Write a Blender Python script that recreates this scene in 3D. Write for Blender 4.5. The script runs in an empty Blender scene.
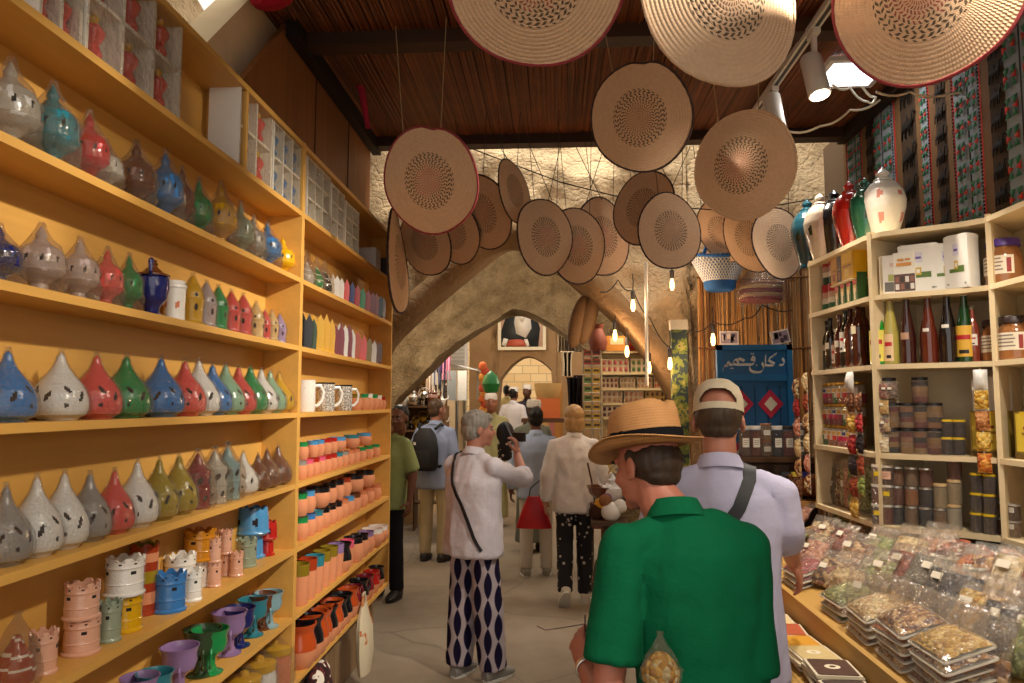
import bpy, math, random
from mathutils import Matrix, Vector, Euler, noise
random.seed(7)
PI = math.pi
sc = bpy.context.scene
COL = sc.collection
# ---------------------------------------------------------------- camera
H = 1.68
FPX = 740.0
TH = math.atan(61.5 / FPX)
CT, ST = math.cos(TH), math.sin(TH)
YA = math.atan(43.0 / FPX * CT)
CA, SA = math.cos(YA), math.sin(YA)
FW = Vector((-SA * CT, CA * CT, ST)); RT = Vector((CA, SA, 0)); UP = Vector((SA * ST, -CA * ST, CT))
EYE = Vector((0, 0, H))
cam_d = bpy.data.cameras.new('camera'); cam_d.lens = 36 * FPX / 1024; cam_d.clip_start = .02; cam_d.clip_end = 200
cam = bpy.data.objects.new('camera', cam_d); COL.objects.link(cam)
cam.matrix_world = Matrix(((RT.x, UP.x, -FW.x, 0), (RT.y, UP.y, -FW.y, 0), (RT.z, UP.z, -FW.z, H), (0, 0, 0, 1)))
sc.camera = cam

def ray(px, py):
    return FW + RT * ((px - 512) / FPX) + UP * ((341.5 - py) / FPX)
def aty(px, py, Y):
    d = ray(px, py); return EYE + d * (Y / d.y)
def atx(px, py, X):
    d = ray(px, py); return EYE + d * (X / d.x)
def atz(px, py, Z):
    d = ray(px, py); return EYE + d * ((Z - H) / d.z)
def ypx(px, X, Z):
    k = (px - 512) / FPX
    return (k * (-X * SA * CT + (Z - H) * ST) - X * CA) / (SA - k * CA * CT)
def depth(p):
    return (Vector(p) - EYE).dot(FW)

# ---------------------------------------------------------------- mesh building
class G:
    def __init__(s): s.v = []; s.f = []; s.m = []; s.M = Matrix.Identity(4)
    def add(s, vs, fs, mi=0):
        o = len(s.v); M = s.M
        s.v += [tuple(M @ Vector(p)) for p in vs]
        for k, f in enumerate(fs):
            s.f.append(tuple(i + o for i in f)); s.m.append(mi[k] if isinstance(mi, list) else mi)
        return s
    def box(s, c, d, mi=0, rz=0, R=None):
        M = R if R else Matrix.Rotation(rz, 3, 'Z')
        c = Vector(c); vs = []
        for z in (-.5, .5):
            for x, y in ((-.5, -.5), (.5, -.5), (.5, .5), (-.5, .5)):
                vs.append(c + M @ Vector((x * d[0], y * d[1], z * d[2])))
        return s.add(vs, [(0, 3, 2, 1), (4, 5, 6, 7), (0, 1, 5, 4), (1, 2, 6, 5), (2, 3, 7, 6), (3, 0, 4, 7)], mi)
    def rbox(s, c, d, r=.01, mi=0, rz=0, n=3):
        """box with rounded vertical edges"""
        pts = []
        for sx, sy, a0 in ((1, 1, 0), (-1, 1, 90), (-1, -1, 180), (1, -1, 270)):
            for k in range(n + 1):
                a = math.radians(a0 + 90 * k / n)
                pts.append((sx * (d[0] / 2 - r) + r * math.cos(a), sy * (d[1] / 2 - r) + r * math.sin(a)))
        return s.prism(pts, c[2] - d[2] / 2, c[2] + d[2] / 2, mi, Matrix.Translation((c[0], c[1], 0)) @ Matrix.Rotation(rz, 4, 'Z'))
    def prism(s, pts, z0, z1, mi=0, T=None):
        T = T or Matrix.Identity(4); n = len(pts)
        vs = [T @ Vector((x, y, z0)) for x, y in pts] + [T @ Vector((x, y, z1)) for x, y in pts]
        fs = [tuple(range(n - 1, -1, -1)), tuple(range(n, 2 * n))] + [(i, (i + 1) % n, n + (i + 1) % n, n + i) for i in range(n)]
        return s.add(vs, fs, mi)
    def lathe(s, prof, n=20, mi=0, c=(0, 0, 0), fn=None, caps=True, T=None):
        """prof: (r,z); fn(i,j)->material index or None to skip the face"""
        T = T or Matrix.Translation(c); vs = []; fs = []; ms = []
        for r, z in prof:
            for j in range(n):
                a = 2 * PI * j / n; vs.append(T @ Vector((r * math.cos(a), r * math.sin(a), z)))
        for i in range(len(prof) - 1):
            for j in range(n):
                k = fn(i, j) if fn else mi
                if k is None: continue
                fs.append((i * n + j, i * n + (j + 1) % n, (i + 1) * n + (j + 1) % n, (i + 1) * n + j)); ms.append(k)
        if caps:
            if prof[0][0] > 1e-4: fs.append(tuple(range(n - 1, -1, -1))); ms.append(mi)
            if prof[-1][0] > 1e-4: fs.append(tuple(range((len(prof) - 1) * n, len(prof) * n))); ms.append(mi)
        return s.add(vs, fs, ms)
    def tube(s, pts, r, n=8, mi=0, caps=True):
        pts = [Vector(p) for p in pts]; N = len(pts)
        rs = r if isinstance(r, (list, tuple)) else [r] * N
        vs = []; prev = None
        for i, p in enumerate(pts):
            t = (pts[min(i + 1, N - 1)] - pts[max(i - 1, 0)]).normalized()
            if prev is None:
                u = t.orthogonal().normalized()
            else:
                u = (prev - t * prev.dot(t))
                u = u.normalized() if u.length > 1e-6 else t.orthogonal().normalized()
            prev = u; w = t.cross(u)
            for j in range(n):
                a = 2 * PI * j / n; vs.append(p + (u * math.cos(a) + w * math.sin(a)) * rs[i])
        fs = [(i * n + j, i * n + (j + 1) % n, (i + 1) * n + (j + 1) % n, (i + 1) * n + j) for i in range(N - 1) for j in range(n)]
        if caps: fs += [tuple(range(n - 1, -1, -1)), tuple(range((N - 1) * n, N * n))]
        return s.add(vs, fs, mi)
    def ell(s, c, r, mi=0, n=16, m=10, R=None):
        R = R or Matrix.Identity(3); c = Vector(c); vs = []
        if isinstance(r, (int, float)): r = (r, r, r)
        vs.append(c + R @ Vector((0, 0, -r[2])))
        for i in range(1, m):
            b = -PI / 2 + PI * i / m
            for j in range(n):
                a = 2 * PI * j / n
                vs.append(c + R @ Vector((r[0] * math.cos(b) * math.cos(a), r[1] * math.cos(b) * math.sin(a), r[2] * math.sin(b))))
        vs.append(c + R @ Vector((0, 0, r[2]))); L = len(vs) - 1
        fs = [(0, 1 + (j + 1) % n, 1 + j) for j in range(n)]
        for i in range(m - 2):
            for j in range(n):
                a = 1 + i * n; fs.append((a + j, a + (j + 1) % n, a + n + (j + 1) % n, a + n + j))
        a = 1 + (m - 2) * n
        fs += [(a + j, a + (j + 1) % n, L) for j in range(n)]
        return s.add(vs, fs, mi)
    def cap(s, a, ra, b, rb, n=12):
        """closed tapered capsule"""
        a = Vector(a); b = Vector(b); t = b - a; L = t.length
        Q = t.to_track_quat('Z', 'Y').to_matrix() if L > 1e-6 else Matrix.Identity(3)
        pr = [(ra * math.cos(x), -ra * -math.sin(x)) for x in (-PI / 2 + .01, -PI / 3, -PI / 6, 0)]
        pr += [(rb * math.cos(x), L + rb * math.sin(x)) for x in (0, PI / 6, PI / 3, PI / 2 - .01)]
        T = Matrix.Translation(a) @ Q.to_4x4()
        return s.lathe(pr, n, 0, T=T)
    def loft(s, rings, n=20, mi=0, ex=2.0):
        """rings: (center, rx, ry[, rotation 3x3]) stacked, closed"""
        vs = []
        for rg in rings:
            c = Vector(rg[0]); R = rg[3] if len(rg) > 3 else Matrix.Identity(3)
            for j in range(n):
                a = 2 * PI * j / n; ca, sa = math.cos(a), math.sin(a)
                x = math.copysign(abs(ca) ** (2 / ex), ca) * rg[1]; y = math.copysign(abs(sa) ** (2 / ex), sa) * rg[2]
                vs.append(c + R @ Vector((x, y, 0)))
        N = len(rings)
        fs = [(i * n + j, i * n + (j + 1) % n, (i + 1) * n + (j + 1) % n, (i + 1) * n + j) for i in range(N - 1) for j in range(n)]
        fs += [tuple(range(n - 1, -1, -1)), tuple(range((N - 1) * n, N * n))]
        return s.add(vs, fs, mi)
    def grid(s, nu, nv, fn, mi=0):
        vs = [fn(i / nu, j / nv) for j in range(nv + 1) for i in range(nu + 1)]
        fs = []; ms = []
        for j in range(nv):
            for i in range(nu):
                k = mi(i, j) if callable(mi) else mi
                if k is None: continue
                fs.append((j * (nu + 1) + i, j * (nu + 1) + i + 1, (j + 1) * (nu + 1) + i + 1, (j + 1) * (nu + 1) + i)); ms.append(k)
        return s.add(vs, fs, ms)
    def mesh(s, name, mats, ang=.6):
        me = bpy.data.meshes.new(name)
        me.from_pydata(s.v, [], s.f)
        for m in (mats if isinstance(mats, (list, tuple)) else [mats]): me.materials.append(m)
        me.polygons.foreach_set('material_index', s.m)
        me.polygons.foreach_set('use_smooth', [True] * len(s.f))
        me.update()
        if ang is not None: me.set_sharp_from_angle(angle=ang)
        return me

def link(name, data, parent=None):
    o = bpy.data.objects.new(name, data); COL.objects.link(o)
    if parent: o.parent = parent
    return o
def ob(name, g, mats, parent=None, ang=.6):
    return link(name, g.mesh(name, mats, ang), parent)
def tag(o, label, cat, group=None, kind=None):
    if label: o['label'] = label
    if cat: o['category'] = cat
    if group: o['group'] = group
    if kind: o['kind'] = kind
    return o
def thing(name, label, cat, loc=(0, 0, 0), rz=0, group=None):
    o = link(name, None); o.location = loc; o.rotation_euler = (0, 0, rz); o.empty_display_size = .05
    return tag(o, label, cat, group)
def struct(name, g, mats, ang=.6):
    o = ob(name, g, mats, None, ang); o['kind'] = 'structure'; return o

# ---------------------------------------------------------------- labels that single out
ORD = ['first', 'second', 'third', 'fourth', 'fifth', 'sixth', 'seventh', 'eighth', 'ninth', 'tenth', 'eleventh', 'twelfth', 'thirteenth', 'fourteenth', 'fifteenth']
PEND = []
def pend(o, desc, where, order, cat, group, way='from left'):
    o['category'] = cat
    if group: o['group'] = group
    PEND.append((o, desc, where, order, way))
def finish_labels():
    d = {}
    for t in PEND: d.setdefault((t[1], t[2]), []).append(t)
    for (desc, where), ts in d.items():
        ts.sort(key=lambda t: t[3])
        for i, t in enumerate(ts):
            if len(ts) == 1: lab = f'{desc} {where}'
            else: lab = f'{desc}, {ORD[i]} such {t[4]}, {where}'
            ws = lab.replace(',', ' ').split()
            if len(ws) > 16: print('LONG', len(ws), lab)
            t[0]['label'] = lab

# ---------------------------------------------------------------- materials
MC = {}
def srgb(h):
    if isinstance(h, str):
        h = h.lstrip('#'); c = [int(h[i:i + 2], 16) / 255 for i in (0, 2, 4)]
    else: c = [x / 255 for x in h]
    return tuple(x / 12.92 if x <= .04045 else ((x + .055) / 1.055) ** 2.4 for x in c) + (1,)
class NT:
    def __init__(s, name):
        s.m = bpy.data.materials.new(name); s.m.use_nodes = True
        s.t = s.m.node_tree; s.n = s.t.nodes; s.p = s.n['Principled BSDF']; s.out = s.n['Material Output']
        s._tc = None
    def l(s, a, b): s.t.links.new(a, b)
    def node(s, typ, **kw):
        n = s.n.new(typ)
        for k, v in kw.items(): setattr(n, k, v)
        return n
    def co(s, which='Object'):
        if not s._tc: s._tc = s.n.new('ShaderNodeTexCoord')
        return s._tc.outputs[which]
    def math(s, op, a, b=None, c=None):
        n = s.n.new('ShaderNodeMath'); n.operation = op
        for i, x in enumerate((a, b, c)):
            if x is None: continue
            if isinstance(x, (int, float)): n.inputs[i].default_value = x
            else: s.l(x, n.inputs[i])
        return n.outputs[0]
    def xyz(s, v=None):
        n = s.n.new('ShaderNodeSeparateXYZ'); s.l(v or s.co(), n.inputs[0]); return n.outputs
    def map(s, scale=(1, 1, 1), loc=(0, 0, 0), v=None):
        n = s.n.new('ShaderNodeMapping'); n.inputs['Scale'].default_value = scale; n.inputs['Location'].default_value = loc
        s.l(v or s.co(), n.inputs[0]); return n.outputs[0]
    def noise(s, scale, detail=4, v=None, rough=.55):
        n = s.n.new('ShaderNodeTexNoise'); n.inputs['Scale'].default_value = scale; n.inputs['Detail'].default_value = detail; n.inputs['Roughness'].default_value = rough
        s.l(v or s.co(), n.inputs['Vector']); return n.outputs[0]
    def voro(s, scale, v=None, out='Distance', feature='F1'):
        n = s.n.new('ShaderNodeTexVoronoi'); n.feature = feature; n.inputs['Scale'].default_value = scale
        s.l(v or s.co(), n.inputs['Vector']); return n.outputs[out]
    def ramp(s, f, stops, interp='LINEAR'):
        n = s.n.new('ShaderNodeValToRGB'); e = n.color_ramp.elements; n.color_ramp.interpolation = interp
        while len(e) < len(stops): e.new(.5)
        for k, (p, c) in enumerate(stops): e[k].position = p; e[k].color = c
        s.l(f, n.inputs[0]); return n.outputs[0]
    def mix(s, f, a, b, mode='MIX'):
        n = s.n.new('ShaderNodeMix'); n.data_type = 'RGBA'; n.blend_type = mode
        for sock, x in ((n.inputs[0], f), (n.inputs[6], a), (n.inputs[7], b)):
            if isinstance(x, (int, float, tuple)): sock.default_value = x
            else: s.l(x, sock)
        return n.outputs[2]
    def bump(s, h, strength=.3, dist=.01):
        n = s.n.new('ShaderNodeBump'); n.inputs['Strength'].default_value = strength; n.inputs['Distance'].default_value = dist
        s.l(h, n.inputs['Height']); s.l(n.outputs[0], s.p.inputs['Normal'])
    def base(s, c, rough=.5, metal=0, spec=None, coat=0):
        if isinstance(c, tuple): s.p.inputs['Base Color'].default_value = c
        else: s.l(c, s.p.inputs['Base Color'])
        if isinstance(rough, (int, float)): s.p.inputs['Roughness'].default_value = rough
        else: s.l(rough, s.p.inputs['Roughness'])
        s.p.inputs['Metallic'].default_value = metal
        if spec is not None: s.p.inputs['Specular IOR Level'].default_value = spec
        s.p.inputs['Coat Weight'].default_value = coat
        return s.m
def dark(c, k): return (c[0] * k, c[1] * k, c[2] * k, 1)
def glaze(h):
    k = ('glaze', h)
    if k not in MC:
        t = NT('glazed_ceramic'); c = srgb(h); f = t.noise(35, 4)
        t.base(t.mix(f, dark(c, .86), dark(c, 1.1)), .2, coat=.6); t.bump(t.noise(14, 2), .12, .01); MC[k] = t.m
    return MC[k]
def matte(h, rough=.75, var=.18, scale=40, bump=.15, name='painted_surface'):
    k = ('matte', h, rough, var, scale, bump)
    if k not in MC:
        t = NT(name); c = srgb(h); f = t.noise(scale, 4)
        t.base(t.mix(f, dark(c, 1 - var), dark(c, 1 + var)), rough)
        if bump: t.bump(f, bump, .004)
        MC[k] = t.m
    return MC[k]
def cloth(h, var=.12, wr=.25):
    k = ('cloth', h, var, wr)
    if k not in MC:
        t = NT('woven_cloth'); c = srgb(h); f = t.noise(9, 5)
        t.base(t.mix(f, dark(c, 1 - var), dark(c, 1 + var)), .9, spec=.15)
        h2 = t.math('ADD', t.math('MULTIPLY', f, 1.0), t.math('MULTIPLY', t.noise(420, 2), .06))
        t.bump(h2, wr, .02); MC[k] = t.m
    return MC[k]
def skin(h):
    k = ('skin', h)
    if k not in MC:
        t = NT('skin'); c = srgb(h); f = t.noise(18, 4)
        t.base(t.mix(f, dark(c, .85), (min(1, c[0] * 1.12), c[1] * 1.02, c[2] * 1.0, 1)), .5, spec=.35)
        t.bump(t.noise(160, 3), .12, .003); MC[k] = t.m
    return MC[k]
def hairm(h):
    k = ('hair', h)
    if k not in MC:
        t = NT('hair'); c = srgb(h); f = t.noise(60, 4, t.map((1, 1, .18)))
        t.base(t.mix(f, dark(c, .45), dark(c, 1.5)), .5, spec=.3); t.bump(f, .6, .006); MC[k] = t.m
    return MC[k]
def metal(h, rough=.3):
    k = ('metal', h, rough)
    if k not in MC:
        t = NT('metal'); t.base(srgb(h), rough, 1.0); MC[k] = t.m
    return MC[k]
def film(tint='#ffffff', op=.015, rough=.1, scale=22, name='clear_plastic'):
    """thin crinkled plastic film"""
    k = ('film', tint, op, rough, scale)
    if k not in MC:
        t = NT(name); n = t.node('ShaderNodeBsdfTransparent'); g = t.node('ShaderNodeBsdfGlossy'); d = t.node('ShaderNodeBsdfDiffuse')
        c = srgb(tint); n.inputs[0].default_value = c; d.inputs[0].default_value = c
        g.inputs['Roughness'].default_value = rough
        b = t.node('ShaderNodeBump'); b.inputs['Strength'].default_value = 1.0; b.inputs['Distance'].default_value = .035
        t.l(t.noise(scale, 3), b.inputs['Height']); t.l(b.outputs[0], g.inputs['Normal'])
        fr = t.node('ShaderNodeFresnel'); fr.inputs[0].default_value = 1.55; t.l(b.outputs[0], fr.inputs['Normal'])
        m1 = t.node('ShaderNodeMixShader'); m1.inputs[0].default_value = op; t.l(n.outputs[0], m1.inputs[1]); t.l(d.outputs[0], m1.inputs[2])
        m2 = t.node('ShaderNodeMixShader'); t.l(t.math('MINIMUM', t.math('MULTIPLY', fr.outputs[0], 1.1), .4), m2.inputs[0])
        t.l(m1.outputs[0], m2.inputs[1]); t.l(g.outputs[0], m2.inputs[2]); t.l(m2.outputs[0], t.out.inputs[0]); MC[k] = t.m
    return MC[k]
def glass(tint, op=.5):
    """coloured glass or liquid filled bottle"""
    k = ('glass', tint, op)
    if k not in MC:
        t = NT('coloured_glass'); t.base(srgb(tint), .08, spec=.6, coat=.6); MC[k] = t.m
    return MC[k]
def emit(h, s):
    k = ('emit', h, s)
    if k not in MC:
        t = NT('lit_lamp'); t.p.inputs['Emission Color'].default_value = srgb(h); t.p.inputs['Emission Strength'].default_value = s
        t.base(srgb(h), .4); MC[k] = t.m
    return MC[k]
def bits(cols, scale=55, name='dried_goods', rough=.7, stretch=(1, 1, 1)):
    """small pieces of food, coloured piece by piece"""
    k = ('bits', tuple(cols), scale, stretch)
    if k not in MC:
        t = NT(name); v = t.map(stretch)
        cc = t.voro(scale, v, 'Color'); sx = t.xyz(cc)
        n = len(cols); st = [(i / n, srgb(c)) for i, c in enumerate(cols)]
        col = t.ramp(sx[0], st, 'CONSTANT'); d = t.voro(scale, v, 'Distance')
        col = t.mix(t.math('MULTIPLY', sx[1], .35), col, (.9, .75, .5, 1), 'MULTIPLY')
        t.base(col, rough, spec=.3); t.bump(t.math('SUBTRACT', 1.0, d), .9, .01); MC[k] = t.m
    return MC[k]
def wood(h, axis='z', name='wood', var=.35, rough=.55, s=1):
    k = ('wood', h, axis, var, rough, s)
    if k not in MC:
        t = NT(name); c = srgb(h); sc_ = {'x': (1.2, 18, 18), 'y': (18, 1.2, 18), 'z': (18, 18, 1.2)}[axis]
        v = t.map(tuple(x * s for x in sc_)); f = t.noise(1.0, 6, v, .65); g = t.noise(2.2, 3)
        f2 = t.math('ADD', t.math('MULTIPLY', f, .75), t.math('MULTIPLY', g, .25))
        t.base(t.ramp(f2, [(.3, dark(c, 1 - var)), (.7, dark(c, 1 + var * .45))]), rough, spec=.3); t.bump(f, .12, .004); MC[k] = t.m
    return MC[k]
# ---------------------------------------------------------------- lights
def spot(name, p, to, e, size=70, col=(1, .83, .6), r=.05, blend=.6):
    d = bpy.data.lights.new(name, 'SPOT'); d.energy = e; d.color = col; d.spot_size = math.radians(size); d.spot_blend = blend; d.shadow_soft_size = r
    o = bpy.data.objects.new(name, d); COL.objects.link(o); o.location = p
    o.rotation_euler = (Vector(to) - Vector(p)).to_track_quat('-Z', 'Y').to_euler(); return o
def area(name, p, to, e, sx, sy, col=(1, .95, .88)):
    d = bpy.data.lights.new(name, 'AREA'); d.energy = e; d.color = col; d.shape = 'RECTANGLE'; d.size = sx; d.size_y = sy
    o = bpy.data.objects.new(name, d); COL.objects.link(o); o.location = p
    o.rotation_euler = (Vector(to) - Vector(p)).to_track_quat('-Z', 'Y').to_euler(); return o
def point(name, p, e, col=(1, .7, .4), r=.03):
    d = bpy.data.lights.new(name, 'POINT'); d.energy = e; d.color = col; d.shadow_soft_size = r
    o = bpy.data.objects.new(name, d); COL.objects.link(o); o.location = p; return o
# ================================================================= THE PLACE
def stone_mat(h, scale=6, name='rough_stone', bump=.9, h2=None):
    t = NT(name); c = srgb(h); c2 = srgb(h2) if h2 else dark(c, .62)
    f = t.noise(scale, 8, rough=.65); v = t.voro(scale * 1.4, t.map((1, 1, 1.5)), feature='DISTANCE_TO_EDGE')
    f2 = t.noise(scale * 7, 4)
    col = t.mix(t.ramp(f, [(.35, (0, 0, 0, 1)), (.68, (1, 1, 1, 1))]), c2, c)
    col = t.mix(t.math('MULTIPLY', f2, .35), col, dark(c, 1.35))
    t.base(col, .92, spec=.1)
    hgt = t.math('ADD', t.math('MULTIPLY', t.math('MINIMUM', t.math('ADD', v, t.math('MULTIPLY', f2, .08)), .12), 1.6), t.math('ADD', f, t.math('MULTIPLY', f2, .6)))
    t.bump(hgt, bump, .05); return t.m
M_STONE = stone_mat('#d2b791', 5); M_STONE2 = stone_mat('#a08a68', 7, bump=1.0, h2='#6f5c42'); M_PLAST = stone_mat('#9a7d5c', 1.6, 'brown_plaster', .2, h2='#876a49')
M_PALE = stone_mat('#d9c4a0', 1.5, 'pale_plaster', .2, h2='#cdb48c'); M_RIB = stone_mat('#8b6f50', 3, 'weathered_rib', .5, h2='#6e563c')
def floor_mat():
    t = NT('worn_concrete'); a = t.noise(1.1, 7, rough=.6); b = t.noise(14, 5)
    col = t.ramp(a, [(.3, srgb('#807160')), (.5, srgb('#958672')), (.72, srgb('#a59682'))])
    col = t.mix(t.math('MULTIPLY', b, .3), col, srgb('#7d6b58'))
    wv = t.node('ShaderNodeTexNoise'); wv.inputs['Scale'].default_value = 2.5; t.l(t.co(), wv.inputs['Vector'])
    mv = t.mix(.12, t.co(), wv.outputs['Color'])
    v = t.voro(.75, mv, feature='DISTANCE_TO_EDGE')
    crack = t.ramp(v, [(.0, (1, 1, 1, 1)), (.006, (0, 0, 0, 1))])
    col = t.mix(t.math('MULTIPLY', crack, .35), col, srgb('#4a3e33'))
    t.base(col, .75, spec=.25); t.bump(t.math('SUBTRACT', b, crack), .25, .01); return t.m
g = G(); g.add([(-4, -3, 0), (4, -3, 0), (4, 9, 0), (-4, 9, 0), (4, 30, 1.05), (-4, 30, 1.05)], [(0, 1, 2, 3), (3, 2, 4, 5)])
struct('floor', g, floor_mat())
# --- reed ceiling on beams
def reed_mat(h, axis, k=60, name='reed'):
    t = NT(name); c = srgb(h); x = {'y': (k, .25, 1), 'z': (k, k, .4)}[axis]
    f = t.noise(1.0, 3, t.map(x)); f2 = t.noise(6, 3)
    f3 = t.math('ADD', t.math('MULTIPLY', f, .8), t.math('MULTIPLY', f2, .25))
    t.base(t.ramp(f3, [(.32, dark(c, .35)), (.52, c), (.75, (min(1, c[0] * 1.9), c[1] * 1.8, c[2] * 1.6, 1))]), .55, spec=.3); return t.m
ZC = 3.55
g = G(); rnd = random.Random(3)
x = -1.42
while x < 2.06:
    r = rnd.uniform(.005, .0085); zz = ZC + .012 + rnd.uniform(-.004, .004); dx = rnd.uniform(-.012, .012)
    g.tube([(x, 5.16 + rnd.uniform(-.03, .02), zz), (x + dx * .5, 3.4, zz + rnd.uniform(-.004, .004)), (x + dx, .5, zz)], r, 6)
    x += r * 2 - .001
g.box((.32, 2.8, ZC + .04), (3.5, 4.7, .02), 1)
struct('ceiling', g, [reed_mat('#6b3a1a', 'y'), matte('#2b180b', .9)])
g = G()
for y in (5.085, 3.605, 2.1, .6): g.box((.32, y, ZC - .02), (3.46, .11, .085))
struct('trim_1', g, wood('#3a2110', 'x', rough=.6))
g = G(); g.box((1.995, 2.5, ZC - .03), (.05, 5.3, .09)); g.box((-1.28, 4.3, ZC - .03), (.06, 1.75, .1))
struct('trim_2', g, wood('#20120a', 'y', rough=.6))
# --- left wall: plywood panel over the shelves, stone wall outside it
g = G(); T = Matrix(((0, 0, 1, -1.345), (1, 0, 0, 0), (0, 1, 0, 0), (0, 0, 0, 1)))
g.prism([(.3, 0), (5.12, 0), (5.12, 3.56), (3.56, 3.66), (2.90, 2.98), (.3, 2.98)], 0, .03, 0, T)
for y in (3.9, 4.55): g.box((-1.312, y, 3.0), (.004, .006, 1.1), 1)
struct('wall_left', g, [wood('#8a572b', 'z', 'plywood', .3), matte('#3d2412')])
g = G(); R = Matrix.Rotation(math.radians(-44), 3, 'X')
g.box((-1.47, 3.475, 3.62), (.16, .30, 1.9), 0, R=R); struct('trim_3', g, M_PALE)
def rough_wall(x0, x1, z0, z1, Y, n, m, amp, T=None):
    pass
g = G()
def lw(u, v):
    y = 1.0 + 6.0 * u; z = 2.2 + 2.05 * v
    return (-2.25 + .09 * noise.fractal((y * 2.2, z * 2.2, 3.1), .9, 2, 5), y, z + (.1 * noise.noise((y * 2, 0, 0)) if v > .98 else 0))
g.grid(90, 34, lw); g.box((-2.48, 4.0, 2.1), (.4, 6.0, 4.2)); struct('wall_outside', g, M_STONE)
# --- right wall
g = G(); g.box((2.1, 2.4, 1.8), (.12, 6.4, 3.6)); struct('wall_right', g, matte('#5b4630', .9))
# --- arched walls across the alley
def interp(pts, x):
    for (a, b), (c, d) in zip(pts, pts[1:]):
        if a <= x <= c: return b + (d - b) * (x - a) / max(1e-6, c - a)
    return 0
def smooth_arch(pts, n=6):
    out = []
    P = [pts[0]] + pts + [pts[-1]]
    for i in range(1, len(P) - 2):
        for k in range(n):
            t = k / n; q = []
            for d in (0, 1):
                a, b, c, e = P[i - 1][d], P[i][d], P[i + 1][d], P[i + 2][d]
                q.append(.5 * (2 * b + (c - a) * t + (2 * a - 5 * b + 4 * c - e) * t * t + (3 * b - a - 3 * c + e) * t ** 3))
            out.append(tuple(q))
    return out + [pts[-1]]
def arch_wall(name, Y, thick, x0, x1, z1, arch, mat, amp=.05, step=.06, nv=34, seed=0.0, fr=1.6):
    xs = [x0 + (arch[0][0] - x0) * i / max(1, int((arch[0][0] - x0) / step)) for i in range(max(1, int((arch[0][0] - x0) / step)) + 1)]
    cols = [(x, 0.0) for x in xs]
    n = int((arch[-1][0] - arch[0][0]) / step)
    cols += [(arch[0][0] + (arch[-1][0] - arch[0][0]) * (i + .0) / n + (.001 if i == 0 else 0), 0) for i in range(n + 1)]
    k0 = len(xs)
    cols = cols[:k0] + [(x, max(.02, interp(arch, min(max(x, arch[0][0]), arch[-1][0])))) for x, _ in cols[k0:]]
    cols[-1] = (arch[-1][0] - .001, max(.02, arch[-1][1]))
    m = max(1, int((x1 - arch[-1][0]) / step))
    cols += [(arch[-1][0] + (x1 - arch[-1][0]) * i / m, 0.0) for i in range(m + 1)]
    def dy(x, z): return amp * noise.fractal((x * fr, z * fr, 1.7 + seed), .9, 2, 6) if amp else 0
    g = G(); N = len(cols)
    vs = []
    for j in range(nv + 1):
        for x, zb in cols:
            z = zb + (z1 - zb) * j / nv
            vs.append((x + .35 * dy(z, x), Y - dy(x, z), z + (0 if j else .3 * dy(x + 9, z))))
    g.add(vs, [(j * N + i, j * N + i + 1, (j + 1) * N + i + 1, (j + 1) * N + i) for j in range(nv) for i in range(N - 1)])
    vs2 = [(x, Y + thick, zb) for x, zb in cols] + [(x, Y + thick, z1) for x, zb in cols]
    g.add(vs2, [(i + 1, i, N + i, N + i + 1) for i in range(N - 1)])
    vs3 = [vs[i] for i in range(N)] + [vs2[i] for i in range(N)]
    g.add(vs3, [(i + 1, i, N + i, N + i + 1) for i in range(N - 1)])
    return struct(name, g, mat, None)
Y1 = 5.75
def apts(l, Y): return [(p.x, p.z) for p in (aty(a, b, Y) for a, b in l)]
A1 = apts([(362, 425), (370, 378), (383, 348), (396, 331), (430, 300), (470, 267), (510, 240), (545, 256), (580, 284), (622, 322), (650, 356), (672, 392), (690, 432), (694, 470)], Y1)
A1 = smooth_arch([(A1[0][0] - .01, 1.2)] + A1)
arch_wall('wall_near_arch', Y1, .38, -2.9, 2.9, 4.35, A1, M_STONE, .11, .05, 44, 0, 2.2)
# weathered rib that follows the arch
g = G(); n = len(A1); vs = []
for i, (x, z) in enumerate(A1):
    a = A1[max(0, i - 1)]; b = A1[min(n - 1, i + 1)]; tx, tz = b[0] - a[0], b[1] - a[1]; L = math.hypot(tx, tz) or 1
    nx, nz = -tz / L, tx / L; w = .13 + .03 * noise.noise((x * 3, z * 3, 0))
    for d, y in ((-.015, Y1 + .34), (-.02, Y1 - .16), (w * .55, Y1 - .17), (w, Y1 - .1), (w + .03, Y1 + .1)):
        vs.append((x + nx * d, y + .02 * noise.noise((x * 4, z * 4, y)), z + nz * d))
g.add(vs, [(i * 5 + j, i * 5 + j + 1, i * 5 + 6 + j, i * 5 + 5 + j) for i in range(n - 1) for j in range(4)])
struct('trim_4', g, M_RIB, None)
Y2 = 8.3
A2 = apts([(380, 480), (383, 430), (392, 405), (408, 388), (428, 369), (448, 350), (480, 327), (515, 311), (550, 325), (580, 346), (607, 366), (616, 384), (622, 480)], Y2)
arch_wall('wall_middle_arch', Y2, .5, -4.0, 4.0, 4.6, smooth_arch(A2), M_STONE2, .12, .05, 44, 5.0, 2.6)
Y3 = 14.0
A3 = apts([(495, 445), (496, 390), (500, 380), (513, 364), (527, 356), (541, 361), (553, 373), (556, 390), (557, 445)], Y3)
arch_wall('wall_far_arch', Y3, .6, -1.62, 1.6, 6.0, smooth_arch(A3), M_PLAST, .05, .1, 30, 9.0, 1.2)
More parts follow.
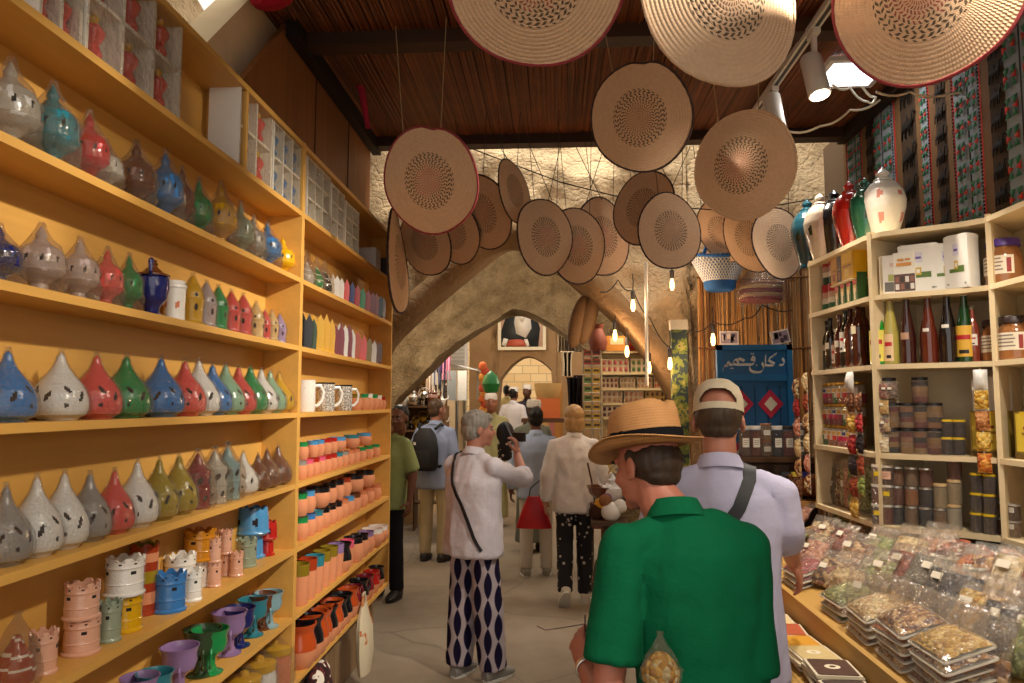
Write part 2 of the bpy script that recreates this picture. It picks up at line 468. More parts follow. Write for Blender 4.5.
# side walls of the alley beyond the arches
def brick_mat(h, h2, sx=1, name='pale_brick', axis=0):
    t = NT(name); n = t.node('ShaderNodeTexBrick'); n.inputs['Color1'].default_value = srgb(h); n.inputs['Color2'].default_value = srgb(h2)
    n.inputs['Mortar'].default_value = dark(srgb(h), .6); n.inputs['Scale'].default_value = sx; n.inputs['Mortar Size'].default_value = .015
    o = t.xyz(); cm = t.node('ShaderNodeCombineXYZ'); t.l(o[axis], cm.inputs[0]); t.l(o[2], cm.inputs[1]); t.l(cm.outputs[0], n.inputs['Vector'])
    t.base(n.outputs['Color'], .9, spec=.1); return t.m
g = G(); g.box((-1.95, 12.45, 2.6), (.4, 4.7, 5.2)); struct('wall_alley_left', g, M_PALE)
g = G(); g.box((1.9, 11.5, 2.6), (.4, 6.6, 5.2)); struct('wall_alley_right', g, M_PLAST)
g = G(); g.box((-2.6, 8.2, 1.9), (.3, 4.0, 3.8)); struct('wall_shop_left', g, M_PALE)
g = G(); g.box((2.4, 7.2, 1.9), (.3, 2.2, 3.8)); struct('wall_shop_right', g, M_PALE)
g = G(); g.box((0, 21.0, 2.2), (5.0, .4, 4.4)); g.box((-.2, 20.75, 1.55), (3.2, .12, .22), 1); g.box((-.2, 20.72, .75), (3.0, .1, 1.3), 2)
struct('wall_end', g, [brick_mat('#e8c793', '#d8b079', 1.1), matte('#8d5f3c'), matte('#8e4b3a')])
# ================================================================= LEFT SHELVING
XF, XB = -1.15, -1.31
ZR = [H + XF * -k for k in (1.045, .76, .492, .222, -.036, -.312, -.556, -.812, -1.06)]
ZR = [2.875, 2.553, 2.246, 1.937, 1.637, 1.322, 1.038, .745, .455]
M_SH = wood('#d9a553', 'y', 'painted_shelf_wood', .14, .45)
YD = ypx(300, XF, 1.9); YE = ypx(391.5, XF, 1.9)
def shelving(name, label, y0, y1, parts):
    t = thing(name, label, 'shelf unit', ((XF + XB) / 2, (y0 + y1) / 2, 0), 0, 'ceramics shelving on the left wall')
    ym = (y1 - y0) / 2; w = XF - XB
    for i, z in enumerate(ZR):
        g = G(); g.box((0, 0, z - .011), (w, y1 - y0 - .036, .022)); ob('shelf_board' if i else 'top_board', g, M_SH, t)
    for y in [-ym + .009, ym - .009]:
        g = G(); g.box((0, y, (ZR[0] + ZR[-1]) / 2 - .01), (w + .002, .018, ZR[0] - ZR[-1] + .03)); ob('side_panel', g, M_SH, t)
    g = G(); g.box((-w / 2 - .004, 0, (ZR[0] + ZR[-1]) / 2), (.008, y1 - y0, ZR[0] - ZR[-1])); ob('back_panel', g, M_SH, t)
    if parts:
        for (yy, r) in parts:
            g = G(); g.box((0, yy - (y0 + y1) / 2, (ZR[r] + ZR[r - 1]) / 2 - .011), (w - .004, .018, ZR[r - 1] - ZR[r] - .022)); ob('partition', g, M_SH, t)
    g = G()
    for y in (-ym + .12, 0, ym - .12): g.box((-.03, y, .215), (.06, .05, .43))
    g.box((-.05, 0, .22), (.02, y1 - y0 - .1, .42)); ob('plinth', g, wood('#8d7355', 'z', 'rough_board', .3), t)
    return t
shelving('shelving_unit', 'nearer yellow shelving bay full of plastic-wrapped incense burners and castle cups', .75, YD, [(ypx(206, XB, 2.7), 1)])
shelving('shelving_unit', 'farther yellow shelving bay holding mugs and terracotta cups', YD + .001, YE, None)
# ================================================================= RIGHT SPICE SHELVING
RP = [(1.38, 4.08), (1.41, 3.42), (1.45, 3.33), (1.70, 3.17), (1.765, 3.10), (1.768, 2.2)]
RB = [(1.995, 2.2), (1.995, 3.36), (1.70, 3.56), (1.66, 4.08)]
RZ = [1.15, 1.46, 1.85, 2.16, 2.44]
M_RS = wood('#dcc7a0', 'x', 'cream_shelf_wood', .1, .5)
t = thing('spice_shelving', 'cream wooden corner shelving full of jars, bottles and tins', 'shelf unit', (1.7, 3.2, 0))
def loc(p): return (p[0] - 1.7, p[1] - 3.2)
for i, z in enumerate(RZ):
    g = G(); pts = [loc(p) for p in RP + RB]; g.prism(pts[::-1], z - .022, z); ob('shelf_board', g, M_RS, t)
g = G(); bk = [RB[3], RB[2], RB[1], RB[0]]
for a, b in zip(bk, bk[1:]):
    a = loc(a); b = loc(b); L = math.hypot(b[0] - a[0], b[1] - a[1])
    g.box(((a[0] + b[0]) / 2, (a[1] + b[1]) / 2, (RZ[0] + RZ[-1]) / 2), (L, .012, RZ[-1] - RZ[0]), 0, math.atan2(b[1] - a[1], b[0] - a[0]))
ob('back_panel', g, M_RS, t)
for a, b in (((1.385, 4.07), (1.66, 4.07)), ((1.42, 3.385), (1.69, 3.56)), ((1.768, 3.08), (1.99, 3.30)), ((1.77, 2.21), (1.99, 2.21))):
    a = loc(a); b = loc(b); L = math.hypot(b[0] - a[0], b[1] - a[1]); g = G()
    g.box(((a[0] + b[0]) / 2, (a[1] + b[1]) / 2, (RZ[0] + RZ[-1]) / 2), (L, .02, RZ[-1] - RZ[0] + .02), 0, math.atan2(b[1] - a[1], b[0] - a[0]))
    ob('upright', g, M_RS, t)
# --- dark slats under the spice shelving
g = G(); rnd = random.Random(5); y = 2.1
while y < 4.3:
    w = rnd.uniform(.03, .06); g.box((1.93 + rnd.uniform(-.01, .01), y, .56), (.015, w, 1.12), rnd.choice((0, 0, 1))); y += w + rnd.uniform(.01, .07)
for z in (.8, 1.05): g.box((1.945, 3.2, z), (.02, 2.3, .04), 0)
tag(ob('slat_screen', g, [wood('#5a3a20', 'z'), wood('#3a2413', 'z')]), 'dark upright slats in the shade under the cream corner shelving', 'screen')
# --- woven textile with camels and triangles on the right wall
def camel(s):
    P = [(-.5, 0), (-.44, 0), (-.40, .32), (-.3, .36), (-.2, .33), (-.2, 0), (-.13, 0), (-.1, .36), (.12, .36), (.16, 0), (.23, 0), (.24, .4), (.3, .42), (.32, 0), (.38, 0), (.4, .5), (.5, .62), (.52, .9), (.66, .86), (.68, .94), (.55, 1.02), (.44, .98), (.4, .72), (.28, .66), (.12, .7), (.02, .95), (-.08, .7), (-.3, .66), (-.44, .56), (-.5, .4)]
    return [(x * s, (y - .5) * s) for x, y in P]
txm = [cloth('#33261a'), cloth('#5c4228'), cloth('#70767a'), cloth('#17120e'), cloth('#9c2f24'), cloth('#2f5a3e'), cloth('#6d3a24')]
g = G(); XT = 2.03
def strip(y0, y1, mi):
    g.grid(1, 24, lambda u, v: (XT + .006 * math.sin((y0 + (y1 - y0) * u) * 23), y0 + (y1 - y0) * u, 2.1 + 1.44 * v), mi)
def motif(pts, y, z, mi, k=1):
    Tm = Matrix(((0, 0, 1, XT - .011), (-k, 0, 0, y), (0, 1, 0, z), (0, 0, 0, 1)))
    g.prism(pts, 0, .003, mi, Tm)
seq = [('t', .125), ('k', .014), ('t', .125), ('r', .022), ('c', .09), ('d', .16), ('c', .06), ('t', .09), ('r', .02), ('c', .05), ('d', .1), ('c', .07), ('r', .02), ('t', .1), ('k', .012), ('t', .1), ('r', .02), ('c', .07), ('b', .1)]
y = 5.2; i = 11
while y > 1.9:
    kind, w = seq[i % len(seq)]; i += 1
    strip(y, y - w, {'t': 2, 'k': 3, 'r': 4, 'c': 1, 'd': 0, 'b': 0}[kind]); yc = y - w / 2; z = 2.16
    if kind == 't':
        while z < 3.5:
            a = w * .40
            for k in (-1, 1):
                motif([(-a * .9, a * .9 * k), (-a * .1, a * .9 * k), (-a * .5, a * .1 * k)], yc, z, 5); motif([(a * .1, a * .9 * k), (a * .9, a * .9 * k), (a * .5, a * .1 * k)], yc, z, 5)
            motif([(-a * .9, -a * .35), (-a * .15, 0), (-a * .9, a * .35)], yc, z, 4); motif([(a * .9, a * .35), (a * .15, 0), (a * .9, -a * .35)], yc, z, 4)
            z += w * 1.1
        zz = 2.12
    elif kind in 'db':
        while z < 3.5: motif(camel(w * .85), yc, z, 3); z += w * 1.15
    elif kind == 'r':
        while z < 3.52: motif([(-w * .4, -w * .3), (w * .4, -w * .3), (0, w * .3)], yc, z, 3); z += w * .9
    y -= w
tag(ob('wall_textile', g, txm, None, None), 'striped woven textile with camels and red green triangles covering the right wall', 'textile')
# --- reed screen at the end on the right
g = G(); rnd = random.Random(9); x = 1.06
while x < 2.05:
    r = rnd.uniform(.006, .011); yy = Y1 - .26 + rnd.uniform(-.01, .01)
    g.tube([(x, yy, .6), (x + rnd.uniform(-.01, .01), yy - .01, 1.7), (x + rnd.uniform(-.012, .012), yy, 2.75 + rnd.uniform(0, .08))], r, 6, 0 if rnd.random() < .8 else 1); x += r * 2 + rnd.uniform(-.001, .004)
for z in (1.55, 2.08, 2.6): g.tube([(1.05, Y1 - .285, z), (1.5, Y1 - .287, z - .02), (2.02, Y1 - .285, z + .01)], .007, 6, 1)
tag(ob('reed_screen', g, [reed_mat('#b08048', 'z', 70), reed_mat('#70451f', 'z', 70)]), 'upright reed screen behind the blue shutter, tied with dark cord', 'screen')
# ================================================================= COUNTER
M_CT = wood('#b98f4a', 'y', 'counter_board', .2, .5)
CY0, CY1 = 1.0, 4.12
t = thing('display_counter', 'long yellowish wooden counter heaped with bagged spices along the right side', 'counter', (1.3, (CY0 + CY1) / 2, 0))
L = CY1 - CY0
g = G(); g.box((-.545, 0, .40), (.025, L, .80)); ob('front_panel', g, M_CT, t)
g = G(); g.box((-.445, 0, .79), (.18, L, .02)); ob('lower_ledge', g, M_CT, t)
g = G(); g.box((-.345, 0, .845), (.022, L, .13)); ob('riser_board', g, M_CT, t)
SL0, SLK = .89, .34          # slope of the display bed: z = SL0 + SLK*(x-.97)
def bed(x): return SL0 + SLK * (x - .97)
g = G(); T = Matrix.Translation((-1.3, 0, 0)) @ Matrix(((1, 0, 0, 0), (0, 0, 1, 0), (0, 1, 0, 0), (0, 0, 0, 1)))
g.prism([(.965, .3), (1.64, .3), (1.64, bed(1.64)), (.965, bed(.965))], -L / 2, L / 2, 0, T); ob('sloping_bed', g, M_CT, t)
# ================================================================= CERAMICS ON THE LEFT SHELVES
KC = {}
CN = {'w': ('white', '#e9e4dc'), 'c': ('coral', '#d9514a'), 'g': ('green', '#1f8a4a'), 'b': ('blue', '#3b78b8'), 'pg': ('pale green', '#8fb596'), 'y': ('yellow', '#d7a415'), 'gr': ('grey', '#94908a'),
      'og': ('olive gold', '#9a8420'), 'm': ('maroon', '#7c1f2a'), 'br': ('brown', '#6b3b20'), 'pb': ('pale blue', '#86a9b4'), 'n': ('navy', '#1c2463'), 'li': ('lilac', '#a892bb'), 'pk': ('pinkish', '#d9a58b'),
      'r': ('red', '#b3221d'), 't': ('teal', '#2f7c8c'), 'bk': ('black', '#17161a'), 'am': ('amber', '#c07d1c'), 'p': ('purple', '#8f72a0'), 'or': ('orange', '#b84c20'), 'dg': ('dark green', '#34492f'), 'tc': ('terracotta', '#cf7c56'),
      'pgr': ('pinkish grey', '#b3a09c'), 'st': ('silvery', '#b4b0aa'), 'py': ('pale yellow', '#dcb777'), 'gg': ('grey green', '#8f9a84'), 'ol': ('olive', '#84701f'), 'pu': ('plum', '#6b3350'), 'rc': ('rusty', '#a03a1c'), 'pn': ('pink', '#e05a78'), 'sb': ('sky blue', '#4d93c9')}
def cg(c): return glaze(CN[c][1])
M_DK = matte('#1b1310', .9); M_FILM = film(); M_FILM2 = film('#fbf6ee', .03, .1, 30); M_TC = matte('#d08860', .8, .12)
def rings(prof, step):
    out = []
    for (a, b), (c, d) in zip(prof, prof[1:]):
        n = max(1, int(abs(d - b) / step)) if d - b > step else 1
        for k in range(n): out.append((a + (c - a) * k / n, b + (d - b) * k / n))
    return out + [prof[-1]]
def cuts(prof, n, holes, m0=0, m1=1):
    """material index per face: holes=(z, count, half width, half height, tilt, phase, r)"""
    def fn(i, j):
        z = (prof[i][1] + prof[i + 1][1]) / 2; th = 2 * PI * (j + .5) / n
        for (zc, cnt, hw, hh, tl, ph, r) in holes:
            d = ((th * cnt / (2 * PI) + ph) % 1 - .5) * 2 * PI / cnt * r; e = z - zc
            u = d * math.cos(tl) - e * math.sin(tl); v = d * math.sin(tl) + e * math.cos(tl)
            if (u / hw) ** 2 + (v / hh) ** 2 < 1: return m1
        return m0
    return fn
def crumple(g, seed, amp, k=5, zmin=-9):
    for i, p in enumerate(g.v):
        if p[2] < zmin: continue
        a = math.atan2(p[1], p[0]); n = noise.noise((math.cos(a) * k, math.sin(a) * k, p[2] * k * 1.3 + seed))
        g.v[i] = (p[0] * (1 + amp * n), p[1] * (1 + amp * n), p[2] + amp * .06 * n)
    return g
PEAR = [(.25, 0), (.27, .035), (.36, .085), (.385, .14), (.395, .22), (.385, .32), (.345, .44), (.27, .56), (.18, .67), (.11, .77), (.07, .86), (.05, .94), (.0, 1.0)]
DOME = [(.21, 0), (.22, .03), (.14, .07), (.13, .14), (.2, .2), (.3, .25), (.36, .31), (.375, .335), (.355, .35), (.36, .44), (.345, .55), (.28, .65), (.15, .73), (.075, .8), (.085, .86), (.05, .92), (.0, 1.0)]
TOWER = [(.24, 0), (.245, .04), (.19, .09), (.18, .13), (.185, .3), (.20, .48), (.21, .52), (.19, .55), (.175, .66), (.12, .78), (.07, .88), (.05, .93), (.0, 1.0)]
DRUM = [(.27, 0), (.28, .03), (.265, .07), (.265, .3), (.275, .33), (.265, .36), (.265, .62), (.25, .64), (.18, .68), (.12, .75), (.07, .85), (.0, .95)]
def sealed(c, prof, holes, wrap, nm, n=84):
    pr = rings(prof, .011); g = G(); g.lathe(pr, n, fn=cuts(pr, n, holes)); ps = [('burner_body', g.mesh('burner_body', [cg(c), M_DK]), None)]
    if wrap:
        g = G(); top = prof[-1][1]
        wp = [(max(.03, r * 1.06 + .012), z * 1.0) for r, z in prof if r > .02] if wrap == 1 else [(.33, .0), (.37, .06), (.385, .2), (.385, .42), (.36, .56), (.27, .69), (.15, .82), (.08, .93), (.055, 1.02)]
        wp = rings(wp, .045) + [(.035, top + .02), (.05, top + .05)]
        g.lathe(wp, 32, caps=False); crumple(g, len(nm), .10 if wrap == 1 else .20, 7); ps.append(('plastic_wrap', g.mesh('plastic_wrap', M_FILM if wrap == 1 else M_FILM2, .1), None))
    return ps
def b_pear(c): return sealed(c, PEAR, [(.35, 5, .032, .085, .5, .1, .37), (.22, 5, .028, .035, 0, .6, .39), (.45, 5, .028, .07, -.7, .55, .33)], 1, 'pear')
def b_dome(c): return sealed(c, DOME, [(.49, 10, .02, .055, .25, .0, .33)], 2, 'dome')
def b_domebare(c): return sealed(c, DOME, [(.49, 8, .025, .05, .25, .0, .33)], 0, 'domeb')
def b_tower(c): return sealed(c, TOWER, [(.36, 5, .03, .07, 0, .2, .19), (.6, 5, .025, .04, 0, .2, .17)], 1, 'tower', 60)
def b_drum(c): return sealed(c, DRUM, [(.48, 7, .05, .07, .78, 0, .265), (.18, 7, .04, .06, .78, .5, .265)], 2, 'drum')
def b_lantern(c):
    pr = rings([(.34, 0), (.34, .04), (.27, .07), (.26, .2), (.27, .8), (.30, .84), (.29, .9), (.25, .93), (.25, 1.0), (.2, 1.0), (.2, .9)], .03)
    g = G(); g.lathe(pr, 30, fn=cuts(pr, 30, [(.4, 5, .06, .1, .5, .2, .27)], 0, 1), caps=False); return [('lantern_body', g.mesh('lantern_body', [cg(c), cg('tc')]), None)]
def b_urn(c):
    g = G(); pr = rings([(.2, 0), (.22, .04), (.13, .1), (.14, .18), (.26, .32), (.3, .5), (.29, .66), (.25, .7)], .04); g.lathe(pr, 26); ps = [('urn_body', g.mesh('urn_body', cg('n')), None)]
    g = G(); g.lathe([(.3, .7), (.3, .73), (.2, .76), (.1, .84), (.07, .88), (.09, .91), (.06, .94), (.07, .97), (.0, 1.0)], 22); ps.append(('lid', g.mesh('lid', cg('br')), None))
    g = G(); g.tube([(.0, -.26, .66), (.0, -.36, .75), (.0, -.34, .9), (0, -.28, .93)], [.03, .035, .05, .05], 8); ps.append(('handle', g.mesh('handle', cg('n')), None))
    return ps
def b_castle(c):
    g = G(); n = 40; k = 8
    pr = rings([(.47, 0), (.48, .05), (.43, .1), (.43, .3), (.445, .32), (.43, .35), (.425, .7), (.45, .74), (.44, .78), (.45, 1.0), (.39, 1.0), (.385, .5), (.0, .5)][:10], .04) + [(.39, 1.0), (.385, .6), (.0, .58)]
    o = len(g.v); g.lathe(pr, n, fn=cuts(pr, n, [(.62, 4, .045, .075, 0, .3, .43), (.84, 8, .025, .03, 0, .0, .44)]))
    for i, p in enumerate(g.v):
        if p[2] > .93:
            a = math.atan2(p[1], p[0]); g.v[i] = (p[0], p[1], p[2] - .1 * max(0, -math.cos(k * a)) ** .6)
    return [('castle_body', g.mesh('castle_body', [cg(c), M_DK]), None)]
def b_tallcastle(c):
    g = G(); n = 36; pr = rings([(.2, 0), (.21, .03), (.17, .07), (.16, .4), (.25, .46), (.27, .5), (.25, .54), (.24, .8), (.22, 1.0)], .03) + [(.19, 1.0), (.18, .7), (0, .68)]
    g.lathe(pr, n, fn=cuts(pr, n, [(.72, 5, .04, .07, 0, .3, .25)]))
    for i, p in enumerate(g.v):
        if p[2] > .96:
            a = math.atan2(p[1], p[0]); g.v[i] = (p[0], p[1], p[2] - .06 * max(0, -math.cos(7 * a)))
    return [('tower_body', g.mesh('tower_body', [cg(c), M_DK]), None)]
def b_striped(c):
    g = G(); n = 30; pr = rings([(.21, 0), (.21, .05), (.19, .07), (.19, .9), (.2, 1.0)], .04) + [(.17, 1.0), (.16, .7), (0, .68)]
    g.lathe(pr, n, fn=lambda i, j: (0, 1, 0, 2)[int(pr[i][1] * 7) % 4])
    for i, p in enumerate(g.v):
        if p[2] > .95:
            a = math.atan2(p[1], p[0]); g.v[i] = (p[0], p[1], p[2] - .06 * max(0, -math.cos(7 * a)))
    return [('tower_body', g.mesh('tower_body', [cg('rc'), M_TC, cg('og')]), None)]
def b_goblet(c):
    g = G(); g.lathe([(.33, 0), (.34, .03), (.2, .08), (.14, .2), (.15, .34), (.24, .42), (.37, .52), (.42, .68), (.4, .84), (.46, 1.0), (.43, 1.0), (.37, .84), (.38, .68), (.3, .54), (0, .5)], 28)
    h = G(); h.tube([(0, .38, .62), (0, .52, .56), (0, .5, .32), (0, .36, .2), (0, .2, .2)], .035, 8)
    return [('cup', g.mesh('cup', cg(c)), None), ('handle', h.mesh('handle', cg(c)), None)]
def b_cup(c):
    g = G(); g.lathe([(.34, 0), (.37, .06), (.44, .25), (.46, .45), (.42, .66), (.38, .76)], 22); r = G(); r.lathe([(.385, .755), (.375, .82), (.41, .98), (.42, 1.0), (.385, 1.0), (.34, .82), (.38, .4), (0, .2)], 22, caps=False)
    return [('clay_body', g.mesh('clay_body', M_TC), None), ('glazed_rim', r.mesh('glazed_rim', cg(c)), None)]
def b_bowl(c):
    g = G(); g.lathe([(.4, 0), (.52, .1), (.66, .4), (.66, .6), (.6, .76)], 24); r = G(); r.lathe([(.605, .755), (.6, .84), (.63, 1.0), (.57, 1.0), (.56, .84), (.58, .45), (0, .15)], 24, caps=False)
    return [('clay_body', g.mesh('clay_body', M_TC), None), ('glazed_rim', r.mesh('glazed_rim', cg(c)), None)]
def b_tumbler(c):
    g = G(); g.lathe([(.22, 0), (.23, .04), (.24, .4), (.255, .72)], 22); r = G(); r.lathe([(.257, .715), (.26, .8), (.27, .98), (.27, 1.0), (.245, 1.0), (.22, .5), (0, .2)], 22, caps=False)
    return [('clay_body', g.mesh('clay_body', M_TC), None), ('glazed_rim', r.mesh('glazed_rim', cg(c)), None)]
def b_potmug(c):
    g = G(); g.lathe([(.3, 0), (.34, .05), (.42, .28), (.43, .42)], 22); r = G(); r.lathe([(.432, .415), (.42, .56), (.35, .78), (.36, .86), (.42, .98), (.42, 1.0), (.38, 1.0), (.32, .8), (.38, .5), (0, .2)], 22, caps=False)
    h = G(); h.tube([(0, .36, .86), (0, .6, .84), (0, .66, .6), (0, .52, .36), (0, .4, .3)], .05, 8)
    return [('clay_body', g.mesh('clay_body', M_TC), None), ('glazed_rim', r.mesh('glazed_rim', cg(c)), None), ('handle', h.mesh('handle', cg(c)), None)]
def swirl_mat(c):
    t = NT('painted_swirls'); f = t.noise(22, 2); col = t.ramp(f, [(0, srgb('#e8e2d8')), (.47 if c == 'bk' else .66, srgb('#1a1a20') if c == 'bk' else srgb('#9a2222')), (.55 if c == 'bk' else .7, srgb('#e8e2d8')), (.6 if c == 'bk' else .8, srgb('#1a1a20') if c == 'bk' else srgb('#e8e2d8'))], 'CONSTANT')
    t.base(col, .2, coat=.5); return t.m
def b_mug(c):
    m = swirl_mat(c); g = G(); g.lathe([(.4, 0), (.42, .03), (.42, .95)], 26); r = G(); r.lathe([(.421, .945), (.43, 1.0), (.39, 1.0), (.38, .3), (0, .2)], 26, caps=False)
    h = G(); h.tube([(0, .4, .82), (0, .62, .84), (0, .76, .64), (0, .7, .36), (0, .52, .2), (0, .4, .2)], .06, 8)
    return [('mug_body', g.mesh('mug_body', m), None), ('rim', r.mesh('rim', cg('bk' if c == 'bk' else 'w')), None), ('handle', h.mesh('handle', cg('w')), None)]
def b_slab(c):
    g = G(); rd = random.Random(len(KC)); pts = [(-.34, 0), (.34, 0), (.38, .5), (.36, .72)]
    for k in range(3): pts += [(.24 - .24 * k, .98 - .12 * rd.random()), (.12 - .24 * k, .74)]
    pts += [(-.38, .95), (-.38, .5)]
    T = Matrix(((1, 0, 0, 0), (0, -.12, 1, 0), (0, 1, 0, 0), (0, 0, 0, 1))); g.prism(pts, -.06, .06, 0, T)
    f = G(); f.rbox((0, 0, .04), (.7, .3, .08), .03, 0)
    return [('pierced_plate', g.mesh('pierced_plate', cg(c)), None), ('foot', f.mesh('foot', cg(c)), None)]
def b_curl(c):
    g = G(); g.tube([(math.cos(a) * r, 0, .3 + math.sin(a) * r) for a, r in [(k * .5, .3 - k * .012) for k in range(18)]], .05, 8); return [('curled_body', g.mesh('curled_body', cg(c)), None)]
def b_bagged(c):
    """loose ceramic piece in a gathered plastic bag"""
    ps = [('ceramic_piece', None, None)]; g = G(); pr = rings(PEAR[:11], .04); g.lathe([(r * .85, z * .8) for r, z in pr], 20, fn=lambda i, j: (i + j // 4) % 5 == 0 and 1 or 0)
    ps = [('ceramic_piece', g.mesh('ceramic_piece', [cg(c), cg('w')]), None)]
    g = G(); g.lathe(rings([(.36, 0), (.41, .08), (.42, .3), (.37, .5), (.22, .72), (.09, .88), (.05, .94), (.1, 1.0)], .05), 26, caps=False); crumple(g, 4.4, .22); return ps + [('plastic_bag', g.mesh('plastic_bag', M_FILM2, None), None)]
def b_lidjar(c):
    g = G(); g.lathe([(.36, 0), (.4, .05), (.42, .5), (.36, .7)], 22); l = G(); l.lathe([(.4, .68), (.41, .82), (.36, .86), (.12, .88), (.1, .96), (0, 1.0)], 22); w = G(); w.lathe(rings([(.43, 0), (.47, .1), (.47, .6), (.42, .85), (.2, 1.0), (.1, 1.12)], .06), 22, caps=False); crumple(w, 2, .12)
    return [('jar', g.mesh('jar', cg(c)), None), ('lid', l.mesh('lid', cg('y')), None), ('plastic_wrap', w.mesh('plastic_wrap', M_FILM, None), None)]
KIND = {  # kind: (builder, object name, description, category, group)
    'pear': (b_pear, 'incense_burner', 'teardrop burner in plastic', 'incense burner', 'teardrop incense burners'), 'dome': (b_dome, 'incense_burner', 'bagged domed burner', 'incense burner', 'bagged domed incense burners'),
    'domebare': (b_domebare, 'incense_burner', 'unwrapped domed burner', 'incense burner', None), 'tower': (b_tower, 'incense_burner', 'slender spired burner', 'incense burner', 'slender spired burners'),
    'drum': (b_drum, 'incense_burner', 'bagged drum-shaped burner', 'incense burner', None), 'lantern': (b_lantern, 'ceramic_lantern', 'cylindrical ceramic lantern', 'lantern', None), 'urn': (b_urn, 'lidded_urn', 'lidded urn with looped handle', 'urn', None),
    'castle': (b_castle, 'castle_cup', 'castle-shaped cup', 'cup', 'castle-shaped cups'), 'tall': (b_tallcastle, 'castle_burner', 'tall castle burner', 'incense burner', None), 'striped': (b_striped, 'castle_burner', 'tall striped castle burner', 'incense burner', None),
    'goblet': (b_goblet, 'pedestal_cup', 'pedestal cup with handle', 'cup', 'pedestal cups'), 'cup': (b_cup, 'clay_cup', 'rimmed clay cup', 'cup', 'rimmed clay cups'), 'bowl': (b_bowl, 'clay_bowl', 'rimmed clay bowl', 'bowl', 'rimmed clay bowls'),
    'tumbler': (b_tumbler, 'clay_tumbler', 'rimmed tall clay tumbler', 'cup', 'tall clay tumblers'), 'potmug': (b_potmug, 'clay_mug', 'glazed clay mug', 'mug', 'glazed clay mugs'), 'mug': (b_mug, 'painted_mug', 'painted straight mug', 'mug', 'painted mugs'),
    'slab': (b_slab, 'candle_plate', 'jagged ceramic plate on edge', 'ornament', 'jagged ceramic plates'), 'curl': (b_curl, 'curled_ornament', 'curled ornament', 'ornament', None), 'bagged': (b_bagged, 'bagged_ceramic', 'ceramic piece in gathered bag', 'ornament', 'bagged ceramics'),
    'lidjar': (b_lidjar, 'lidded_jar', 'yellow-lidded jar in plastic', 'jar', 'yellow-lidded jars')}
def parts_of(kind, c):
    k = (kind, c)
    if k not in KC: KC[k] = KIND[kind][0](c)
    return KC[k]
def place(name, ps, p, s, rz=0, sx=1):
    if len(ps) == 1: r = link(name, ps[0][1])
    else:
        r = link(name, None); r.empty_display_size = .03; made = []
        for nm, me, par in ps:
            made.append(link(nm, me, r if par is None else made[par]))
    r.location = p; r.rotation_euler = (0, 0, rz); r.scale = (s * sx, s * sx, s)
    return r
SHELF = [f'on the {o} shelf down' for o in ORD]
prv = {}
def item(bay, row, kind, c, px, hpx, dz=0.0, X=None, sx=1, rz=None, lvl=''):
    if bay == 2: px = 298 + (px - 297) * (381.5 - 298) / (391 - 297)
    z = ZR[row] + dz * 1.0
    b, nm, desc, cat, grp = KIND[kind]
    bn = 'near left bay' if bay == 1 else 'far left bay'
    x = X
    if x is None:
        x0 = -1.225 if bay == 1 else -1.2
        y = ypx(px, x0, z); key = (bay, row, lvl); ly, alt = prv.get(key, (-9, 0))
        x = x0
        if abs(y - ly) < .085: x = -1.205 if alt != -1.205 else -1.24
        if bay == 2: x = max(x, -1.215)
        prv[key] = (y, x)
    y = ypx(px, x, z); h = hpx * depth((x, y, z + .05)) / FPX
    o = place(nm, parts_of(kind, c), (x, y, z + .0005), h, rz if rz is not None else random.uniform(-3, 3) if kind in ('pear', 'dome', 'tower', 'drum', 'castle') else 0, sx)
    pend(o, f'{CN[c][0]} {lvl} {desc}'.replace('  ', ' '), f'{ORD[row]} shelf down, {bn}', px, cat, grp)
    return o, h
# near bay ------------------------------------------------------------
for c, px, h, sx in (('st', 6, 90, .85), ('t', 49, 86, .8), ('r', 86, 74, .75), ('st', 104, 50, .9), ('br', 134, 66, .8), ('b', 163, 70, .7), ('br', 180, 62, .55), ('g', 197, 58, .65), ('y', 219, 64, .7), ('gg', 239, 54, .7), ('gr', 252, 46, .75), ('b', 266, 46, .85)):
    item(1, 2, 'dome', c, px, h * 1.02, sx=sx * 1.0)
item(1, 2, 'domebare', 'y', 282, 40, sx=.85)
for c, px, h, sx in (('n', -4, 66, 1), ('pgr', 38, 76, .92), ('pgr', 77, 70, .82), ('c', 105, 66, .72), ('g', 127, 64, .65)): item(1, 3, 'dome', c, px, h * .92, sx=sx)
item(1, 3, 'urn', 'n', 151, 60, sx=.9, rz=.4)
item(1, 3, 'lantern', 'w', 174, 42, sx=.9)
for c, px, h in (('y', 191, 52), ('pgr', 205, 48), ('g', 217, 46), ('c', 230, 44), ('c', 242, 43), ('py', 255, 38), ('c', 264, 32), ('py', 271, 32), ('li', 279, 31)): item(1, 3, 'tower', c, px, h, sx=1.1)
for c, px, h in (('b', 4, 72), ('w', 58, 68), ('c', 94, 64), ('g', 124, 62), ('b', 159, 59), ('c', 183, 55), ('w', 197, 55), ('b', 211, 50), ('pg', 224, 50), ('c', 237, 47), ('g', 249, 47), ('w', 260, 44), ('pg', 269, 42), ('y', 278, 40)): item(1, 4, 'pear', c, px, h)
for c, px, h in (('gr', 2, 78), ('w', 33, 78), ('w', 61, 74), ('gr', 87, 66), ('c', 112, 62), ('w', 135, 64)): item(1, 5, 'pear', c, px, h, sx=.84)
for c, px, h in (('og', 157, 60), ('og', 177, 58)): item(1, 5, 'pear', c, px, h, sx=.85)
for c, px, h in (('m', 196, 58), ('st', 213, 56), ('pb', 226, 56)): item(1, 5, 'drum', c, px, h, sx=.85)
for c, px, h in (('w', 242, 42), ('br', 257, 36), ('br', 266, 38), ('br', 277, 38)): item(1, 5, 'pear', c, px, h, sx=.95)
